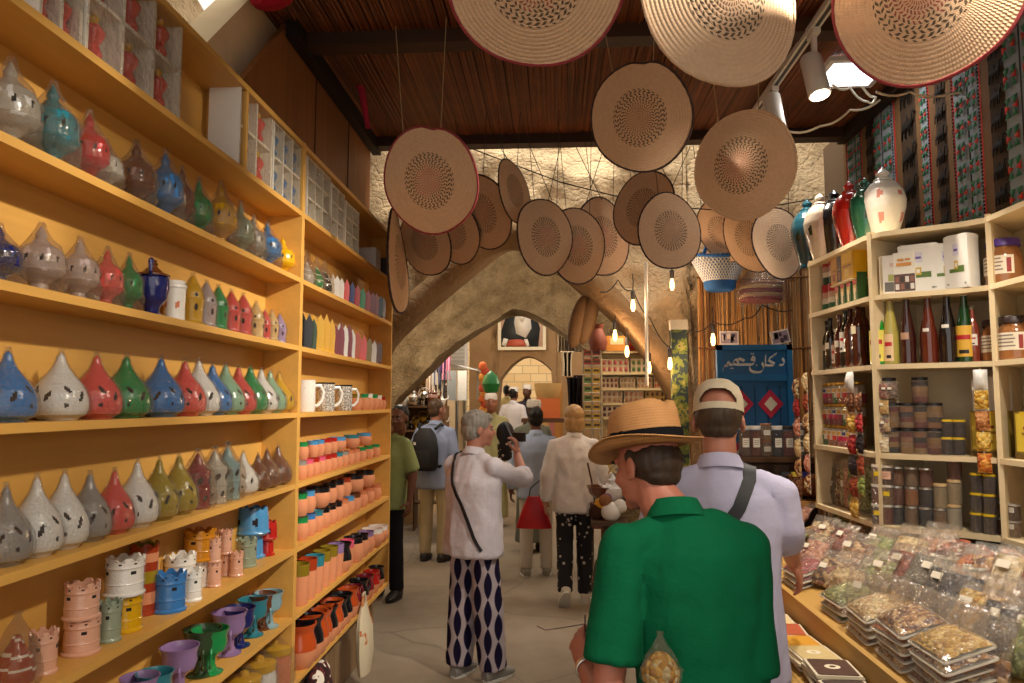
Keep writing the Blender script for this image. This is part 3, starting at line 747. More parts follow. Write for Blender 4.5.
item(1, 6, 'bagged', 'rc', 14, 74, sx=.75); item(1, 6, 'castle', 'pk', 42, 42, sx=.7)
def stack(px, lows, X=-1.225):
    dz = 0
    for c, h, sx in lows:
        o, hh = item(1, 6, 'castle', c, px, h, dz, X=X, sx=sx); dz += hh * .965
stack(81, [('pk', 36, 1.05), ('pk', 35, 1.05)]); item(1, 6, 'castle', 'gg', 109, 40, sx=.62, X=-1.21)
stack(124, [('y', 37, 1.0), ('w', 37, 1.1)]); item(1, 6, 'striped', 'rc', 142, 70, X=-1.265, sx=1.0)
item(1, 6, 'castle', 'b', 169, 38, sx=.92, X=-1.2); item(1, 6, 'castle', 'w', 179, 40, sx=.85, X=-1.27)
item(1, 6, 'castle', 'w', 191, 31, sx=.72, X=-1.19); stack(199, [('w', 27, .8), ('am', 30, 1.15)], X=-1.255)
stack(214, [('pk', 25, .6), ('pk', 24, .6)], X=-1.20); stack(225, [('pk', 22, .55), ('pk', 24, .6)], X=-1.235); item(1, 6, 'castle', 'pk', 236, 24, sx=.62, X=-1.19)
item(1, 6, 'castle', 'gg', 246, 28, sx=.8, X=-1.22); item(1, 6, 'tall', 'sb', 252, 50, sx=1.25, X=-1.265); item(1, 6, 'tall', 'r', 267, 34, sx=1.1, X=-1.22); item(1, 6, 'tall', 'am', 277, 31, sx=1.0, X=-1.25)
for c, px, h in (('p', 138, 50), ('t', 153, 48), ('p', 178, 50), ('dg', 201, 50), ('g', 209, 48), ('p', 228, 46), ('n', 238, 42), ('t', 252, 40), ('br', 261, 38), ('pb', 268, 38)):
    item(1, 7, 'goblet', c, px, h * .9, sx=.92, rz=PI + .5)
for c, px in (('pk', 222), ('y', 243), ('w', 258), ('tc', 275)): item(1, 8, 'lidjar', c, px, 46, sx=.9)
# far bay -------------------------------------------------------------
for c, px, h in (('st', 306, 34), ('g', 317, 34), ('bk', 326, 34)): item(2, 2, 'bagged', c, px, h * 1.0, sx=.7)
for c, px in (('w', 336), ('w', 341), ('c', 347), ('n', 353), ('r', 359), ('g', 365), ('r', 371), ('r', 376), ('c', 380), ('bk', 385), ('w', 388)): item(2, 2, 'slab', c, px, 25, sx=.72, rz=.25)
item(2, 2, 'curl', 'bk', 390.3, 14)
for c, px, h in (('bk', 302, 38), ('dg', 308, 34), ('y', 315, 38), ('y', 321, 40), ('y', 328, 36), ('m', 333, 32), ('m', 339, 34), ('w', 343, 35), ('m', 348, 34), ('w', 352, 32), ('or', 358, 32), ('c', 366, 28), ('ol', 372, 27), ('w', 378, 25), ('br', 384, 26)): item(2, 3, 'slab', c, px, h, sx=.68, rz=.3)
for c, px, h in (('w', 304, 31), ('bk', 327, 28), ('bk', 348, 25)): item(2, 4, 'mug', c, px, h * 1.02, sx=.8, rz=-1.0)
for c, px, h in (('ol', 361, 16), ('g', 369, 16), ('w', 374, 16), ('g', 380, 15), ('w', 385, 14), ('r', 390, 12)): item(2, 4, 'cup', c, px, h)
def tier(row, low, up, hl, hu, kl='cup'):
    top = {}
    for c, px in low:
        k = 1 - (px - 300) / 260
        o, h = item(2, row, kl, c, px, hl * k, X=-1.205 if True else None, sx=.9, lvl='lower')
    for c, px, k2 in up:
        k = 1 - (px - 300) / 260; y = ypx(px, -1.215, ZR[row]); dz = hl * (1 - (px - 300) / 260) * depth((-1.205, y, ZR[row])) / FPX
        item(2, row, 'bowl' if k2 else 'cup', c, px, hu * k, dz, X=-1.225, sx=.9 if not k2 else .95, lvl='upper')
tier(5, [('gr', 299), ('pn', 307), ('r', 314), ('pn', 321), ('r', 328), ('r', 334.5), ('t', 341), ('gr', 347.5), ('tc', 354.5), ('tc', 361), ('g', 368), ('g', 376), ('g', 384)], [('g', 301, 0), ('sb', 313, 0), ('sb', 320, 0), ('r', 328, 0), ('r', 335, 0), ('sb', 341, 1), ('t', 357, 1), ('sb', 371, 1)], 18, 17)
tier(6, [('g', 299), ('b', 308), ('t', 316.5), ('bk', 324.5), ('bk', 332), ('bk', 339), ('tc', 346), ('sb', 353), ('br', 360.5), ('tc', 368), ('tc', 376), ('tc', 384)], [('g', 298, 0), ('sb', 307, 0), ('bk', 319, 1), ('bk', 332, 0), ('bk', 341, 0), ('rc', 349, 0), ('bk', 359, 1), ('bk', 372, 1)], 22, 22)
for k, c, px, h in (('tumbler', 'ol', 297, 40), ('tumbler', 'rc', 306, 39), ('tumbler', 't', 315, 36), ('tumbler', 'ol', 323, 35), ('tumbler', 'ol', 331, 34), ('tumbler', 'p', 339, 31), ('potmug', 'bk', 343.5, 28), ('tumbler', 'pn', 352, 26), ('cup', 'bk', 359, 24), ('cup', 'bk', 366, 22), ('cup', 'p', 373, 20), ('bowl', 'w', 380, 18), ('bowl', 'w', 387, 16)):
    item(2, 7, k, c, px, h, sx=1.0)
for c, px, h in (('or', 298, 42), ('bk', 306, 42), ('or', 313, 40), ('or', 319, 36), ('bk', 326, 34), ('or', 333, 33), ('bk', 339, 30), ('bk', 345, 29), ('or', 352, 28), ('m', 358, 25), ('bk', 365, 25), ('m', 372, 23), ('r', 379, 21), ('bk', 385, 20)):
    item(2, 8, 'potmug', c, px, h, sx=.95, rz=random.uniform(-.6, .6))
# --- boxed sets in the top row
def boxed_set(label, p0, p1, row, rows, cols, fcol, hpx, dep=.12, fig=True, whole='#e6e1d8'):
    z = ZR[row]; xf = XF - .012; y0 = ypx(p0, xf, z + .1); y1 = ypx(p1, xf, z + .1); ym = (y0 + y1) / 2; w = y1 - y0 - .004
    hh = hpx * depth((xf, ym, z + .1)) / FPX
    r = thing('boxed_gift_set', label, 'box', (xf, ym, z), 0, 'boxed sets of small ceramics')
    M1 = matte(whole, .6, .05)
    g = G(); g.box((-dep / 2 - .03, 0, hh / 2), (dep - .06, w, hh)); t_ = .012
    for k in range(cols + 1): g.box((-.03, -w / 2 + t_ / 2 + (w - t_) * k / cols, hh / 2), (.06, t_, hh))
    for k in range(rows + 1): g.box((-.031, 0, t_ / 2 + (hh - t_) * k / rows), (.056, w - .004, t_ - .001))
    ob('tray', g, M1, r)
    cw = w / cols; ch = hh / rows
    if fig:
        key = ('fig', fcol)
        if key not in KC:
            g = G(); pr = [(.16, 0), (.2, .1), (.12, .3), (.22, .5), (.24, .6), (.16, .72), (.08, .8), (.1, .9), (0, 1.0)]
            g.lathe(pr, 12, fn=lambda i, j: 1 if i > 4 else 0); KC[key] = g.mesh('small_burner', [cg(fcol), cg('y')])
        for i in range(cols):
            for j in range(rows):
                o = link('small_burner', KC[key], r); o.location = (-.032, -w / 2 + cw * (i + .5), t_ + ch * j + .004); s = ch * .78; o.scale = (min(s, .05 / .24 * 1.0), min(s, cw * 1.5), s)
    g = G(); g.grid(max(2, int(w / .02)), max(2, int(hh / .02)), lambda u, v: (.002 + .004 * noise.noise((u * 9, v * 9, p0)), -w / 2 + w * u, hh * v)); ob('film_lid', g, M_FILM2, r, None)
    return r
NB = 'second shelf down of the near left bay'
boxed_set('white boxed set of red trinkets at the left end of the top boxes row', 40, 84, 1, 2, 2, 'c', 118)
boxed_set('wide white boxed set of red trinkets, before the partition in near bay', 86, 181, 1, 2, 3, 'c', 112)
boxed_set('white boxed set with plain white side and red burners, after the partition', 239, 272, 1, 2, 2, 'c', 82)
boxed_set('white boxed set with blue burners at the right end of near bay', 273, 301, 1, 2, 3, 'b', 70)
boxed_set('pale boxed set of grey cups at the left end of far bay', 307, 330, 1, 3, 3, 'gr', 60)
boxed_set('boxed set of violet cups, middle of three in far bay top row', 331, 344.5, 1, 3, 2, 'p', 52)
boxed_set('narrow boxed set of grey cups, third box in far bay top row', 345.5, 359, 1, 3, 2, 'gr', 45)
g = G(); y = ypx(371, -1.2, 2.7); g.rbox((0, 0, .065), (.12, .13, .13), .004); r = ob('carton', g, matte('#cfc8c0', .6)); r.location = (-1.21, y, ZR[1]); tag(r, 'small plain white carton near the end of far bay top row', 'box')
g = G(); y = ypx(382.5, -1.2, 2.7); g.rbox((0, 0, .065), (.12, .10, .13), .004); r = ob('carton', g, matte('#3a3a42', .6)); r.location = (-1.21, y, ZR[1]); tag(r, 'small dark carton beside the plain white carton, far bay top row', 'box')
# ================================================================= GOODS ON THE RIGHT SHELVES
def online(px, a, b, z):
    """point of the line a-b (plan view) seen at pixel column px, at height z"""
    lo, hi = -.3, 1.3
    if a[1] == 4.06: px = 868 + (px - 868) * .77; lo = .01
    def f(t):
        x = a[0] + (b[0] - a[0]) * t; y = a[1] + (b[1] - a[1]) * t; d = Vector((x, y, z)) - EYE
        return 512 + FPX * d.dot(RT) / d.dot(FW) - px
    s = f(lo) > 0
    if s == (f(hi) > 0): hi = lo
    for _ in range(40):
        m = (lo + hi) / 2
        if (f(m) > 0) == s: lo = m
        else: hi = m
    return Vector((a[0] + (b[0] - a[0]) * lo, a[1] + (b[1] - a[1]) * lo, z))
PAN = {'L': ((1.465, 4.06), (1.485, 3.42)), 'M': ((1.500, 3.40), (1.745, 3.245)), 'R': ((1.85, 3.2), (1.86, 2.4)), 'LF': ((1.43, 4.06), (1.45, 3.42)), 'MF': ((1.465, 3.365), (1.72, 3.205)), 'MB': ((1.56, 3.46), (1.80, 3.31)), 'LB': ((1.55, 4.06), (1.57, 3.45))}
PRZ = {'L': -PI / 2 + .02, 'M': -.57, 'R': -PI / 2}
PN = {'L': 'left side', 'M': 'middle', 'R': 'right end'}
RN = ['lowest', 'second lowest', 'middle', 'upper', 'top']
def rspot(pan, row, px, dz=0): return online(px, *PAN[pan], RZ[row] + dz + .0008)
def hm(p, hpx): return hpx * depth(p + Vector((0, 0, .04))) / FPX
M_LAB = matte('#e6dcc8', .6, .08, 60, 0); M_CAPK = matte('#1a1416', .4, .1, 30, 0); M_GOLD = metal('#c9a040', .35); M_STEEL = metal('#c8c4bc', .35); M_YEL = matte('#d9b51c', .4, .08, 30, 0); M_RED = matte('#b01f22', .5, .1, 30, 0); M_PUR = matte('#4a2f8a', .4, .1, 30, 0)
def curved(g, r, z0, z1, a0, a1, mi, n=8):
    g.grid(n, 1, lambda u, v: (r * math.sin(a0 + (a1 - a0) * u), -r * math.cos(a0 + (a1 - a0) * u), z0 + (z1 - z0) * v), mi); return g
def k_bottle(col, cap, lab, shape=0):
    k = ('bottle', col, cap, lab, shape)
    if k in KC: return KC[k]
    pr = [(.10, 0), (.115, .015), (.118, .3), (.115, .42), (.085, .62), (.05, .82), (.04, .93), (.045, .94), (.045, .96), (.035, .965)] if shape == 0 else [(.095, 0), (.105, .015), (.105, .58), (.085, .68), (.04, .78), (.036, .93), (.036, .95)]
    g = G(); g.lathe(pr, 22); c = G(); c.lathe([(.043, .945), (.046, .95), (.046, 1.0), (.0, 1.002)], 14)
    ps = [('bottle_body', g.mesh('bottle_body', glass(col)), None), ('bottle_cap', c.mesh('bottle_cap', matte(cap, .4, .05, 30, 0)), None)]
    if lab:
        l = G(); z0, z1, w = lab[1], lab[2], lab[3]; r = .1195 if shape == 0 else .1065
        curved(l, r, z0, z1, -w, w, 0)
        if z1 - z0 > .15: curved(l, r + .001, z0 + (z1 - z0) * .55, z0 + (z1 - z0) * .7, -w * .7, w * .7, 1); curved(l, r + .001, z0 + (z1 - z0) * .1, z0 + (z1 - z0) * .22, -w * .4, w * .5, 2)
        ps.append(('paper_label', l.mesh('paper_label', [matte(lab[0], .6, .08, 40, 0), M_RED, M_CAPK]), None))
    KC[k] = ps; return ps
def k_jar(cols, lidm, ar=.42, sticker=None, layers=None, hexa=0):
    """jar of height 1 and radius ar; layers = list of palettes from the bottom"""
    k = ('jar', tuple(map(tuple, cols)), lidm.name, ar, sticker, hexa)
    if k in KC: return KC[k]
    n = hexa or 24; g = G(); L = len(cols); z1 = .84
    pr = [(ar * .92, 0), (ar, .03)] + [(ar, .03 + (z1 - .03) * (i + 1) / L) for i in range(L)]
    g.lathe(pr, n, fn=lambda i, j: max(0, i - 1))
    gl = G(); gl.lathe([(ar * .95, .0), (ar * 1.03, .02), (ar * 1.03, .86), (ar * .96, .9)], n, caps=False)
    l = G(); l.lathe([(ar * .98, .88), (ar * 1.0, .885), (ar * 1.0, .985), (ar * .96, 1.0), (0, 1.0)], n)
    ps = [('contents', g.mesh('contents', [bits(c, 60 if len(c) > 1 else 40) for c in cols]), None), ('jar_glass', gl.mesh('jar_glass', film('#ffffff', .04, .05, 6, 'clear_glass')), None), ('jar_lid', l.mesh('jar_lid', lidm), None)]
    if sticker:
        s = G(); curved(s, ar * 1.045, sticker[1], sticker[2], -sticker[3], sticker[3], 0); z0, z1 = sticker[1], sticker[2]
        if z1 - z0 > .25:
            for q in range(3): curved(s, ar * 1.05, z0 + (z1 - z0) * (.3 + .2 * q), z0 + (z1 - z0) * (.35 + .2 * q), -sticker[3] * .7, sticker[3] * (.6 - .2 * (q == 0)), 1)
        ps.append(('sticker', s.mesh('sticker', [matte(sticker[0], .6, .06, 40, 0), matte('#6b5648', .7)]), None))
    KC[k] = ps; return ps
def carton(w, d, h, m, faces, name='carton', lid=None, rr=.004, label=None, cat='box', group=None):
    """box with printed front shapes: faces = (x0,x1,z0,z1,material) in fractions of the front"""
    g = G(); g.rbox((0, 0, h / 2), (w, d, h), rr); ms = [m]; gf = G(); fm = []
    faces = [(.01, .99, .01, .99, m)] + list(faces) if faces else faces
    for i, (x0, x1, z0, z1, fmt) in enumerate(faces):
        if fmt not in fm: fm.append(fmt)
        y = -d / 2 - .0006 - .0003 * i
        gf.add([(-w / 2 + w * x0, y, h * z0), (-w / 2 + w * x1, y, h * z0), (-w / 2 + w * x1, y, h * z1), (-w / 2 + w * x0, y, h * z1)], [(0, 1, 2, 3)], fm.index(fmt))
    ps = [('box_body', g.mesh('box_body', ms), None)]
    if faces: ps.append(('printed_front', gf.mesh('printed_front', fm), None))
    if lid:
        g2 = G(); g2.rbox((0, 0, h * .97), (w * 1.02, d * 1.03, h * .07), rr); g2.rbox((0, 0, h + .002), (w * .93, d * .9, h * .03), rr); ps.append(('box_lid', g2.mesh('box_lid', lid), None))
    return ps
def rput(nm, ps, p, s, pan, desc, where, order, cat, grp, rz=0, sx=1, way='from left'):
    o = place(nm, ps, p, s, PRZ[pan[0]] + rz, sx); pend(o, desc, where, order, cat, grp, way); return o
mt = lambda h: matte(h, .5, .06, 40, 0)
# --- left panel, upper: cans, green packs, yellow boxes
def can(px, dz, h, cols, desc, tier):
    p = rspot('L', 3, px, dz); hh = hm(p, h); k = ('can',) + tuple(cols)
    if k not in KC:
        g = G(); g.lathe([(.24, 0), (.25, .02), (.25, .3), (.25, .5), (.25, .72), (.25, .95), (.24, .97)], 20, fn=lambda i, j: [0, 0, 1, 2, 3, 3][min(i, 5)]); l = G(); l.lathe([(.255, .955), (.255, 1.0), (0, 1.0)], 20)
        KC[k] = [('can_body', g.mesh('can_body', [mt(c) for c in cols]), None), ('can_lid', l.mesh('can_lid', mt(cols[3])), None)]
    rput('coffee_can', KC[k], p, hh, 'L', desc, f'{tier}, upper spice shelf', px, 'can', 'striped cans'); return hh
for px in (818.5, 826.5):
    h = can(px, 0, 27, ('#1f5a34', '#d9d0c0', '#c9a08a', '#b3222a'), 'red white and green can', 'below')
    can(px, h, 25, ('#1a3a28', '#d9d0c0', '#b08a7a', '#a8202a'), 'red white and green can', 'stacked on another can')
for px in (834.5, 842, 850, 858.5):
    p = rspot('L', 3, px); h = hm(p, 31 if px > 840 else 27)
    ps = carton(.055, .05, h, mt('#2c5a2c'), [(.05, .95, .62, .97, mt('#b3252a')), (.2, .8, .36, .6, mt('#d8b46a')), (.3, .65, .12, .5, mt('#e6ddc8')), (.05, .95, .03, .12, mt('#1f7a3a'))])
    rput('spice_pack', ps, p, 1, 'L', 'green pack with red top', 'below the yellow boxes, spice shelving', px, 'pack', 'green packs with red tops')
hb = .125
for px, w, c, lab in ((834.5, .075, '#c98f14', 'ochre box'), (841.5, .05, '#3a2218', 'dark brown box between two yellow boxes'), (852, .14, '#d9a90c', 'wide bright yellow box')):
    p = rspot('L', 3, px, hb); h = min(.148, hm(p, 29 if px < 850 else 36))
    ps = carton(w, .08, h, mt(c), [(.1, .9, .55, .9, mt('#e6c43a' if px > 850 else c)), (.15, .85, .42, .47, mt('#8a5a10')), (.3, .7, .1, .35, mt('#8a3a20' if px < 850 else '#e8d060'))])
    rput('spice_box', ps, p, 1, 'L', lab, 'above the green packs, left side of spice shelving', px, 'box', None)
g = G(); a = rspot('L', 3, 830.5, .118); b = rspot('L', 3, 860, .118); g.box(tuple((a + b) / 2), (.10, (a - b).length, .006)); tag(ob('shelf_insert', g, M_RS), 'thin cream ledge carrying the yellow boxes above green packs', 'ledge')
# --- left panel: dark bottles
for px, h, col, cap, lab in ((810, 44, '#1c1214', '#15110f', ('#d8ccb8', .38, .5, .9)), (816, 50, '#16100f', '#15110f', ('#d8ccb8', .4, .52, .9)), (821, 52, '#1a1110', '#15110f', ('#d8ccb8', .4, .52, .9)), (827.5, 40, '#6b3a22', '#d8d0c0', ('#d8b8a0', .15, .6, 1.1)), (833.5, 54, '#4a1614', '#5a2018', ('#d9cdb8', .4, .52, .9)), (841, 58, '#141810', '#1c3a22', ('#d8cfc4', .28, .62, 1.1)), (847.5, 62, '#4a1c10', '#3a1810', None), (852.5, 60, '#a8703a', '#d0c4b0', ('#d8b070', .1, .55, 1.1)), (857.5, 66, '#451810', '#2a1410', ('#e2d4b0', .5, .62, .8)), (864, 66, '#3a1810', '#2a1410', ('#e2d4b0', .66, .74, .6))):
    p = online(px, *PAN['LF' if int(px) % 2 else 'L'], RZ[2] + .0008); rput('bottle', k_bottle(col, cap, lab, 1), p, hm(p, h), 'L', 'dark bottle', 'on the left side of spice shelving', px, 'bottle', 'dark bottles on the left side', sx=1.0)
# --- left panel: jam jars in three tiers
jc = [['#3a7a2a', '#4a8a30'], ['#d9702a', '#c9602a'], ['#c9302a', '#a02028'], ['#b81f50', '#c93060'], ['#c9285a', '#d84070'], ['#a8304a', '#c94a6a']]
for tr in range(3):
    for i, px in enumerate((821.5, 828, 834.5, 841, 847.5, 853.5)):
        z = RZ[1] + .0008 + tr * .1085; p = online(px, *PAN['L'], z); rz = 0
        ps = k_jar([jc[(i + tr * 2) % 6], ['#e8dfd0']], M_GOLD, .40, None)
        k = ('jam', (i + tr * 2) % 6)
        if k not in KC:
            st = G(); curved(st, .425, .28, .74, -1.3, 1.3, 0); curved(st, .43, .28, .5, -1.2 + .2 * i, .2 + .2 * i, 1); curved(st, .435, .55, .7, -.5, .5, 2)
            KC[k] = ps + [('printed_label', st.mesh('printed_label', [mt('#e6ddd6'), mt(jc[(i + tr * 2) % 6][0]), mt('#2c3a78' if i == 4 else '#c9a040')]), None)]
        rput('jam_jar', KC[k], p, .106, 'L', 'gold-lidded jam jar', f"{['bottom', 'middle', 'top'][tr]} tier, left of spice shelving", px, 'jar', 'gold-lidded jam jars')
# --- left panel: upright nut bags
NUT = {'mix': ('#b98a5a', '#8a5a34', '#d8b888', '#6b4028'), 'alm': ('#a8683a', '#8f5530', '#c48a58'), 'pist': ('#9aa060', '#c9b888', '#7a6a3a'), 'pale': ('#e0cda0', '#d4b988', '#c9a878'), 'dark': ('#2a2028', '#3a2c30', '#1c161c'), 'grey': ('#7a746c', '#8c857a', '#5f5a54'), 'yel': ('#d0a848', '#b88830', '#e0c070'), 'or': ('#d07a2a', '#b8602a', '#dd9a4a'), 'red': ('#9a2a2c', '#b83a3a', '#7a1c22'), 'pk': ('#c98a74', '#b06a58', '#dca890'), 'grn': ('#8a9a50', '#6b7a3a', '#a8b06a'), 'brn': ('#6b4228', '#8a5a3a', '#54321e'), 'wht': ('#e8dcc0', '#d8c49a', '#f0e8d4'), 'rbr': ('#8a3c24', '#a5502f', '#6b2c1c'), 'ser': ('#c2a070', '#8a5038', '#5a3a2c', '#d8c8a0')}
def k_bag(w, h, d, pal, fill=.72, sticker=(.3, .62), header=0, scale=70, seed=0):
    """clear stand-up bag; local front is -Y, width along X"""
    k = ('bag', w, h, d, pal, fill, sticker, header, seed)
    if k in KC: return KC[k]
    rd = random.Random(seed)
    def shell(k_, z0, z1, nz, amp, nx=12):
        vs = []; fs = []; n = nx * 2
        for j in range(nz + 1):
            t = j / nz; z = z0 + (z1 - z0) * t; th = d / 2 * k_ * (math.sin(min(1, (z / h) * 1.9 + .28) * PI / 2) * max(0.0, 1 - max(0, z / h - .30) / .66) ** .8 + .03)
            ww = w / 2 * (k_ if k_ < 1 else 1) * (1 - .06 * math.sin(PI * z / h))
            for i in range(n):
                a = 2 * PI * i / n; x = ww * math.cos(a); y = th * math.sin(a) * (1.15 if abs(math.sin(a)) > .3 else 1)
                q = amp * noise.noise((x * 26 + seed, y * 26, z * 26))
                vs.append((x + q * .4, y + q, z + .2 * q))
        for j in range(nz):
            for i in range(n): fs.append((j * n + i, j * n + (i + 1) % n, (j + 1) * n + (i + 1) % n, (j + 1) * n + i))
        fs += [tuple(range(n - 1, -1, -1)), tuple(range(nz * n, nz * n + n))]
        return vs, fs
    c = G(); c.add(*shell(.93, .006, h * fill, 8, .009)); f = G(); f.add(*shell(1.05, 0, h, 12, .006))
    ps = [('contents', c.mesh('contents', bits(NUT[pal], scale), 1.2), None), ('clear_bag', f.mesh('clear_bag', M_BAG, None), None)]
    if sticker:
        s = G(); sx_, sz = sticker; y = -d / 2 * 1.12; s.box((w * (sx_ - .5), -d * .5 - .004, h * sz), (w * .24, .002, h * .13)); ps.append(('price_sticker', s.mesh('price_sticker', M_LAB), None))
    if header:
        s = G(); s.box((0, 0, h * .97), (w * .98, .006, h * .12)); ps.append(('paper_header', s.mesh('paper_header', matte('#d8d0c2', .5, .05)), None))
    KC[k] = ps; return ps
M_BAG = film('#fbf6ee', .07, .16, 26, 'crinkled_bag')
for i, (px, pal, h) in enumerate(((815, 'mix', 44), (820, 'brn', 46), (826, 'grey', 50), (832, 'ser', 52), (838, 'pist', 54), (844, 'pk', 57), (850, 'grn', 60), (856, 'yel', 62), (862, 'mix', 66), (867, 'grn', 68))):
    p = rspot('L', 0, px); p.x += .012; hh = hm(p, h * .9)
    o = place('nut_bag', k_bag(.105, .27, .05, pal, .8, (.5, .5) if i % 3 == 1 else None, 0, 60, i), p, hh / .27 * .98, PRZ['L'] + .3 + random.uniform(-.1, .1)); pend(o, 'clear bag of ' + {'mix': 'mixed nuts', 'brn': 'brown seeds', 'grey': 'grey herbs', 'ser': 'mixed snacks', 'pist': 'pistachios', 'pk': 'pink pieces', 'grn': 'green herbs', 'yel': 'yellow pieces'}[pal], 'lowest shelf, left of spice shelving', px, 'bag', 'bags on the lowest left shelf')
# --- middle panel, upper: tins and packs
emb = mt('#4f6a2a'); gold = mt('#c0a040'); whit = mt('#dcd8d0')
def tinfaces():
    return [(.38, .62, .62, .84, mt('#c9c4d2')), (.42, .58, .70, .75, mt('#6a5a9a')), (.22, .52, .30, .37, emb), (.48, .82, .30, .42, emb), (.42, .58, .36, .52, gold), (.46, .54, .40, .48, whit), (.1, .2, .07, .1, mt('#8a8a80')), (.82, .9, .06, .1, mt('#8a8a80'))]
for px, w, h, lab in ((921, .155, 47, 'white lidded tin with green leaf emblem, first of three tins'), (949, .13, 46, 'white lidded tin partly hidden behind another tin'), (963.5, .105, 53, 'white lidded tin with green leaf emblem, nearest the divider')):
    p = online(px, *PAN['M' if px < 960 else 'MF'], RZ[3] + .0008); hh = min(.245, hm(p, h))
    o = place('storage_tin', carton(w, .11 if px < 960 else .08, hh, whit, tinfaces(), lid=matte('#e2ded6', .35, .04, 30, 0), rr=.012), p, 1, PRZ['M'] if px < 960 else PRZ['M'] - .5); tag(o, lab + ' on spice shelving', 'tin', 'white lidded tins')
p = online(882, *PAN['LF'], RZ[3] + .0008); p = Vector((1.50, 3.37, p.z)); o = place('carton', carton(.07, .06, .17, mt('#dcd0b4'), [(.1, .9, .1, .8, mt('#d2c49e')), (.4, .6, .66, .76, mt('#2a2018'))], lid=mt('#e0d6c0')), p, 1, -.75); tag(o, 'narrow cream carton with small black mark at the shelf corner', 'box')
p = online(893, *PAN['MF'], RZ[3] + .0008); p += Vector((.0, .0, 0)); o = place('paper_pack', carton(.075, .045, .17, mt('#d4ccc2'), [(.1, .9, .05, .3, mt('#5f5a56')), (.3, .7, .32, .5, mt('#9a9a50')), (.4, .6, .7, .8, mt('#c9a8a0'))]), p, 1, PRZ['M'] + .1); tag(o, 'white pack with dark printed base beside the cream carton', 'pack')
p = online(906, *PAN['MF'], RZ[3] + .0008); fc = [(.02, .98, .03, .46, mt('#5a4038'))] + [(.08 + .23 * i, .25 + .23 * i, .08 + .18 * j, .22 + .18 * j, mt(('#d8d0c8', '#8a5a4a', '#3a302c')[(i + j) % 3])) for i in range(4) for j in range(2)] + [(.2, .5, .78, .84, mt('#c98a3a')), (.15, .85, .66, .74, mt('#c98a3a')), (.55, .8, .79, .84, mt('#c98a3a'))]
o = place('carton', carton(.085, .05, .178, mt('#e2dccf'), fc), p, 1, PRZ['M']); tag(o, 'white carton with rows of small pictures before the tins', 'box')
# --- middle panel: tall bottles
for px, h, col, cap, lab, s, d in ((879, 66, '#1f8a2a', '#d8d8d0', ('#d8c858', .05, .52, 1.2), 0, 'green bottle with yellow label'), (892, 72, '#a89a4a', '#3a1a1a', ('#d8b890', .05, .45, .6), 0, 'pale yellow bottle with dark cap'), (908.5, 72, '#34100f', '#3a1410', ('#b08a70', .36, .46, .5), 0, 'dark maroon bottle with pale labels'), (930, 72, '#5a1e10', '#8a4a30', ('#e0d8cc', .46, .51, .35), 0, 'reddish brown bottle with small white tag'), (949.5, 74, '#140b0c', '#201412', ('#e0d8cc', .5, .55, .4), 0, 'near black bottle with small white tag'), (966.5, 74, '#0f3a18', '#d0ccc0', ('#d8a83a', .08, .52, 1.2), 0, 'dark green bottle with orange yellow label'), (974.5, 56, '#7a3424', '#8a7a5a', ('#d8d0c4', .3, .5, .9), 1, 'small brown bottle against the divider')):
    p = online(px, *PAN['M'], RZ[2] + .0008); o = place('syrup_bottle', k_bottle(col, cap, lab, s), p, min(.30, hm(p, h)), PRZ['M'] - .2); tag(o, d + ', middle of spice shelving', 'bottle', 'tall syrup bottles')
# --- middle panel: layered spice jars
lay = [['#2a1c14', '#3a2418'], ['#c0924a', '#b07a38'], ['#c8a070', '#a87a4a'], ['#7a2a1c', '#8f3a24'], ['#a8683a', '#b88050']]
def lays(i): return [lay[(i + q) % 5] for q in (0, 1, 3, 2)]
hj = .0
for tr, pxs in enumerate(((892.5, 908, 921.5, 935), (892.5, 908, 921.5, 935), (889, 920.5))):
    for i, px in enumerate(pxs):
        p = online(px, *PAN['M'], RZ[1] + .0008 + tr * .1105); rput('spice_jar', k_jar(lays(i + tr), M_CAPK, .30, None), p, .11, 'M', 'black-lidded jar of layered spices', f"{['bottom', 'second', 'top'][tr]} row, middle of spice shelving", px, 'jar', 'black-lidded layered spice jars', sx=.98)
for tr in range(2):
    for i, px in enumerate((947.5, 959.5)):
        p = online(px, *PAN['M'], RZ[1] + .0008 + tr * .0745); rput('date_jar', k_jar([['#4a2c22', '#5a3a2a', '#33201a']], M_YEL, .36, None), p, .074, 'M', 'small yellow-lidded jar of dark dates', ['bottom', 'upper'][tr] + ' pair beside layered spice jars', px, 'jar', 'yellow-lidded date jars', sx=.92)
def stripz(px, pan, z0, n, hs, w, pals, label, off=Vector((0, 0, 0)), p=None):
    p = p or online(px, *PAN[pan], z0) + off; r = thing('sachet_strip', label, 'sachet strip', p, PRZ[pan[0]])
    g = G(); g.box((0, .004, -n * hs / 2), (w * .12, .002, n * hs)); ob('hanging_tape', g, matte('#d8d4cc', .4), r)
    for i in range(n):
        z = -hs * (i + .5); g = G(); pal = pals[i % len(pals)]
        g.grid(8, 8, lambda u, v: ((u - .5) * w, -.004 - .022 * math.sin(PI * u) ** .6 * math.sin(PI * v) ** .6 + .004 * noise.noise((u * 7, v * 7, i)), z + (v - .5) * hs * .92)); ob('sachet', g, [bits(NUT[pal], 70) if pal in NUT else matte(pal, .3)], r)
    return r
stripz(858.5, 'LF', RZ[2] - .02, 7, .098, .075, ('#d8d6d2', 'brn', 'yel', 'red', 'dark', 'rbr', 'yel'), 'hanging strip of sachets with silver top at the shelving corner', Vector((-.05, -.01, 0)))
stripz(868, 'LF', RZ[2] - .12, 5, .095, .05, ('brn', 'red', 'dark', 'rbr', 'grn'), 'narrow strip of dark sachets hanging beside the corner post', Vector((-.045, -.02, 0)))
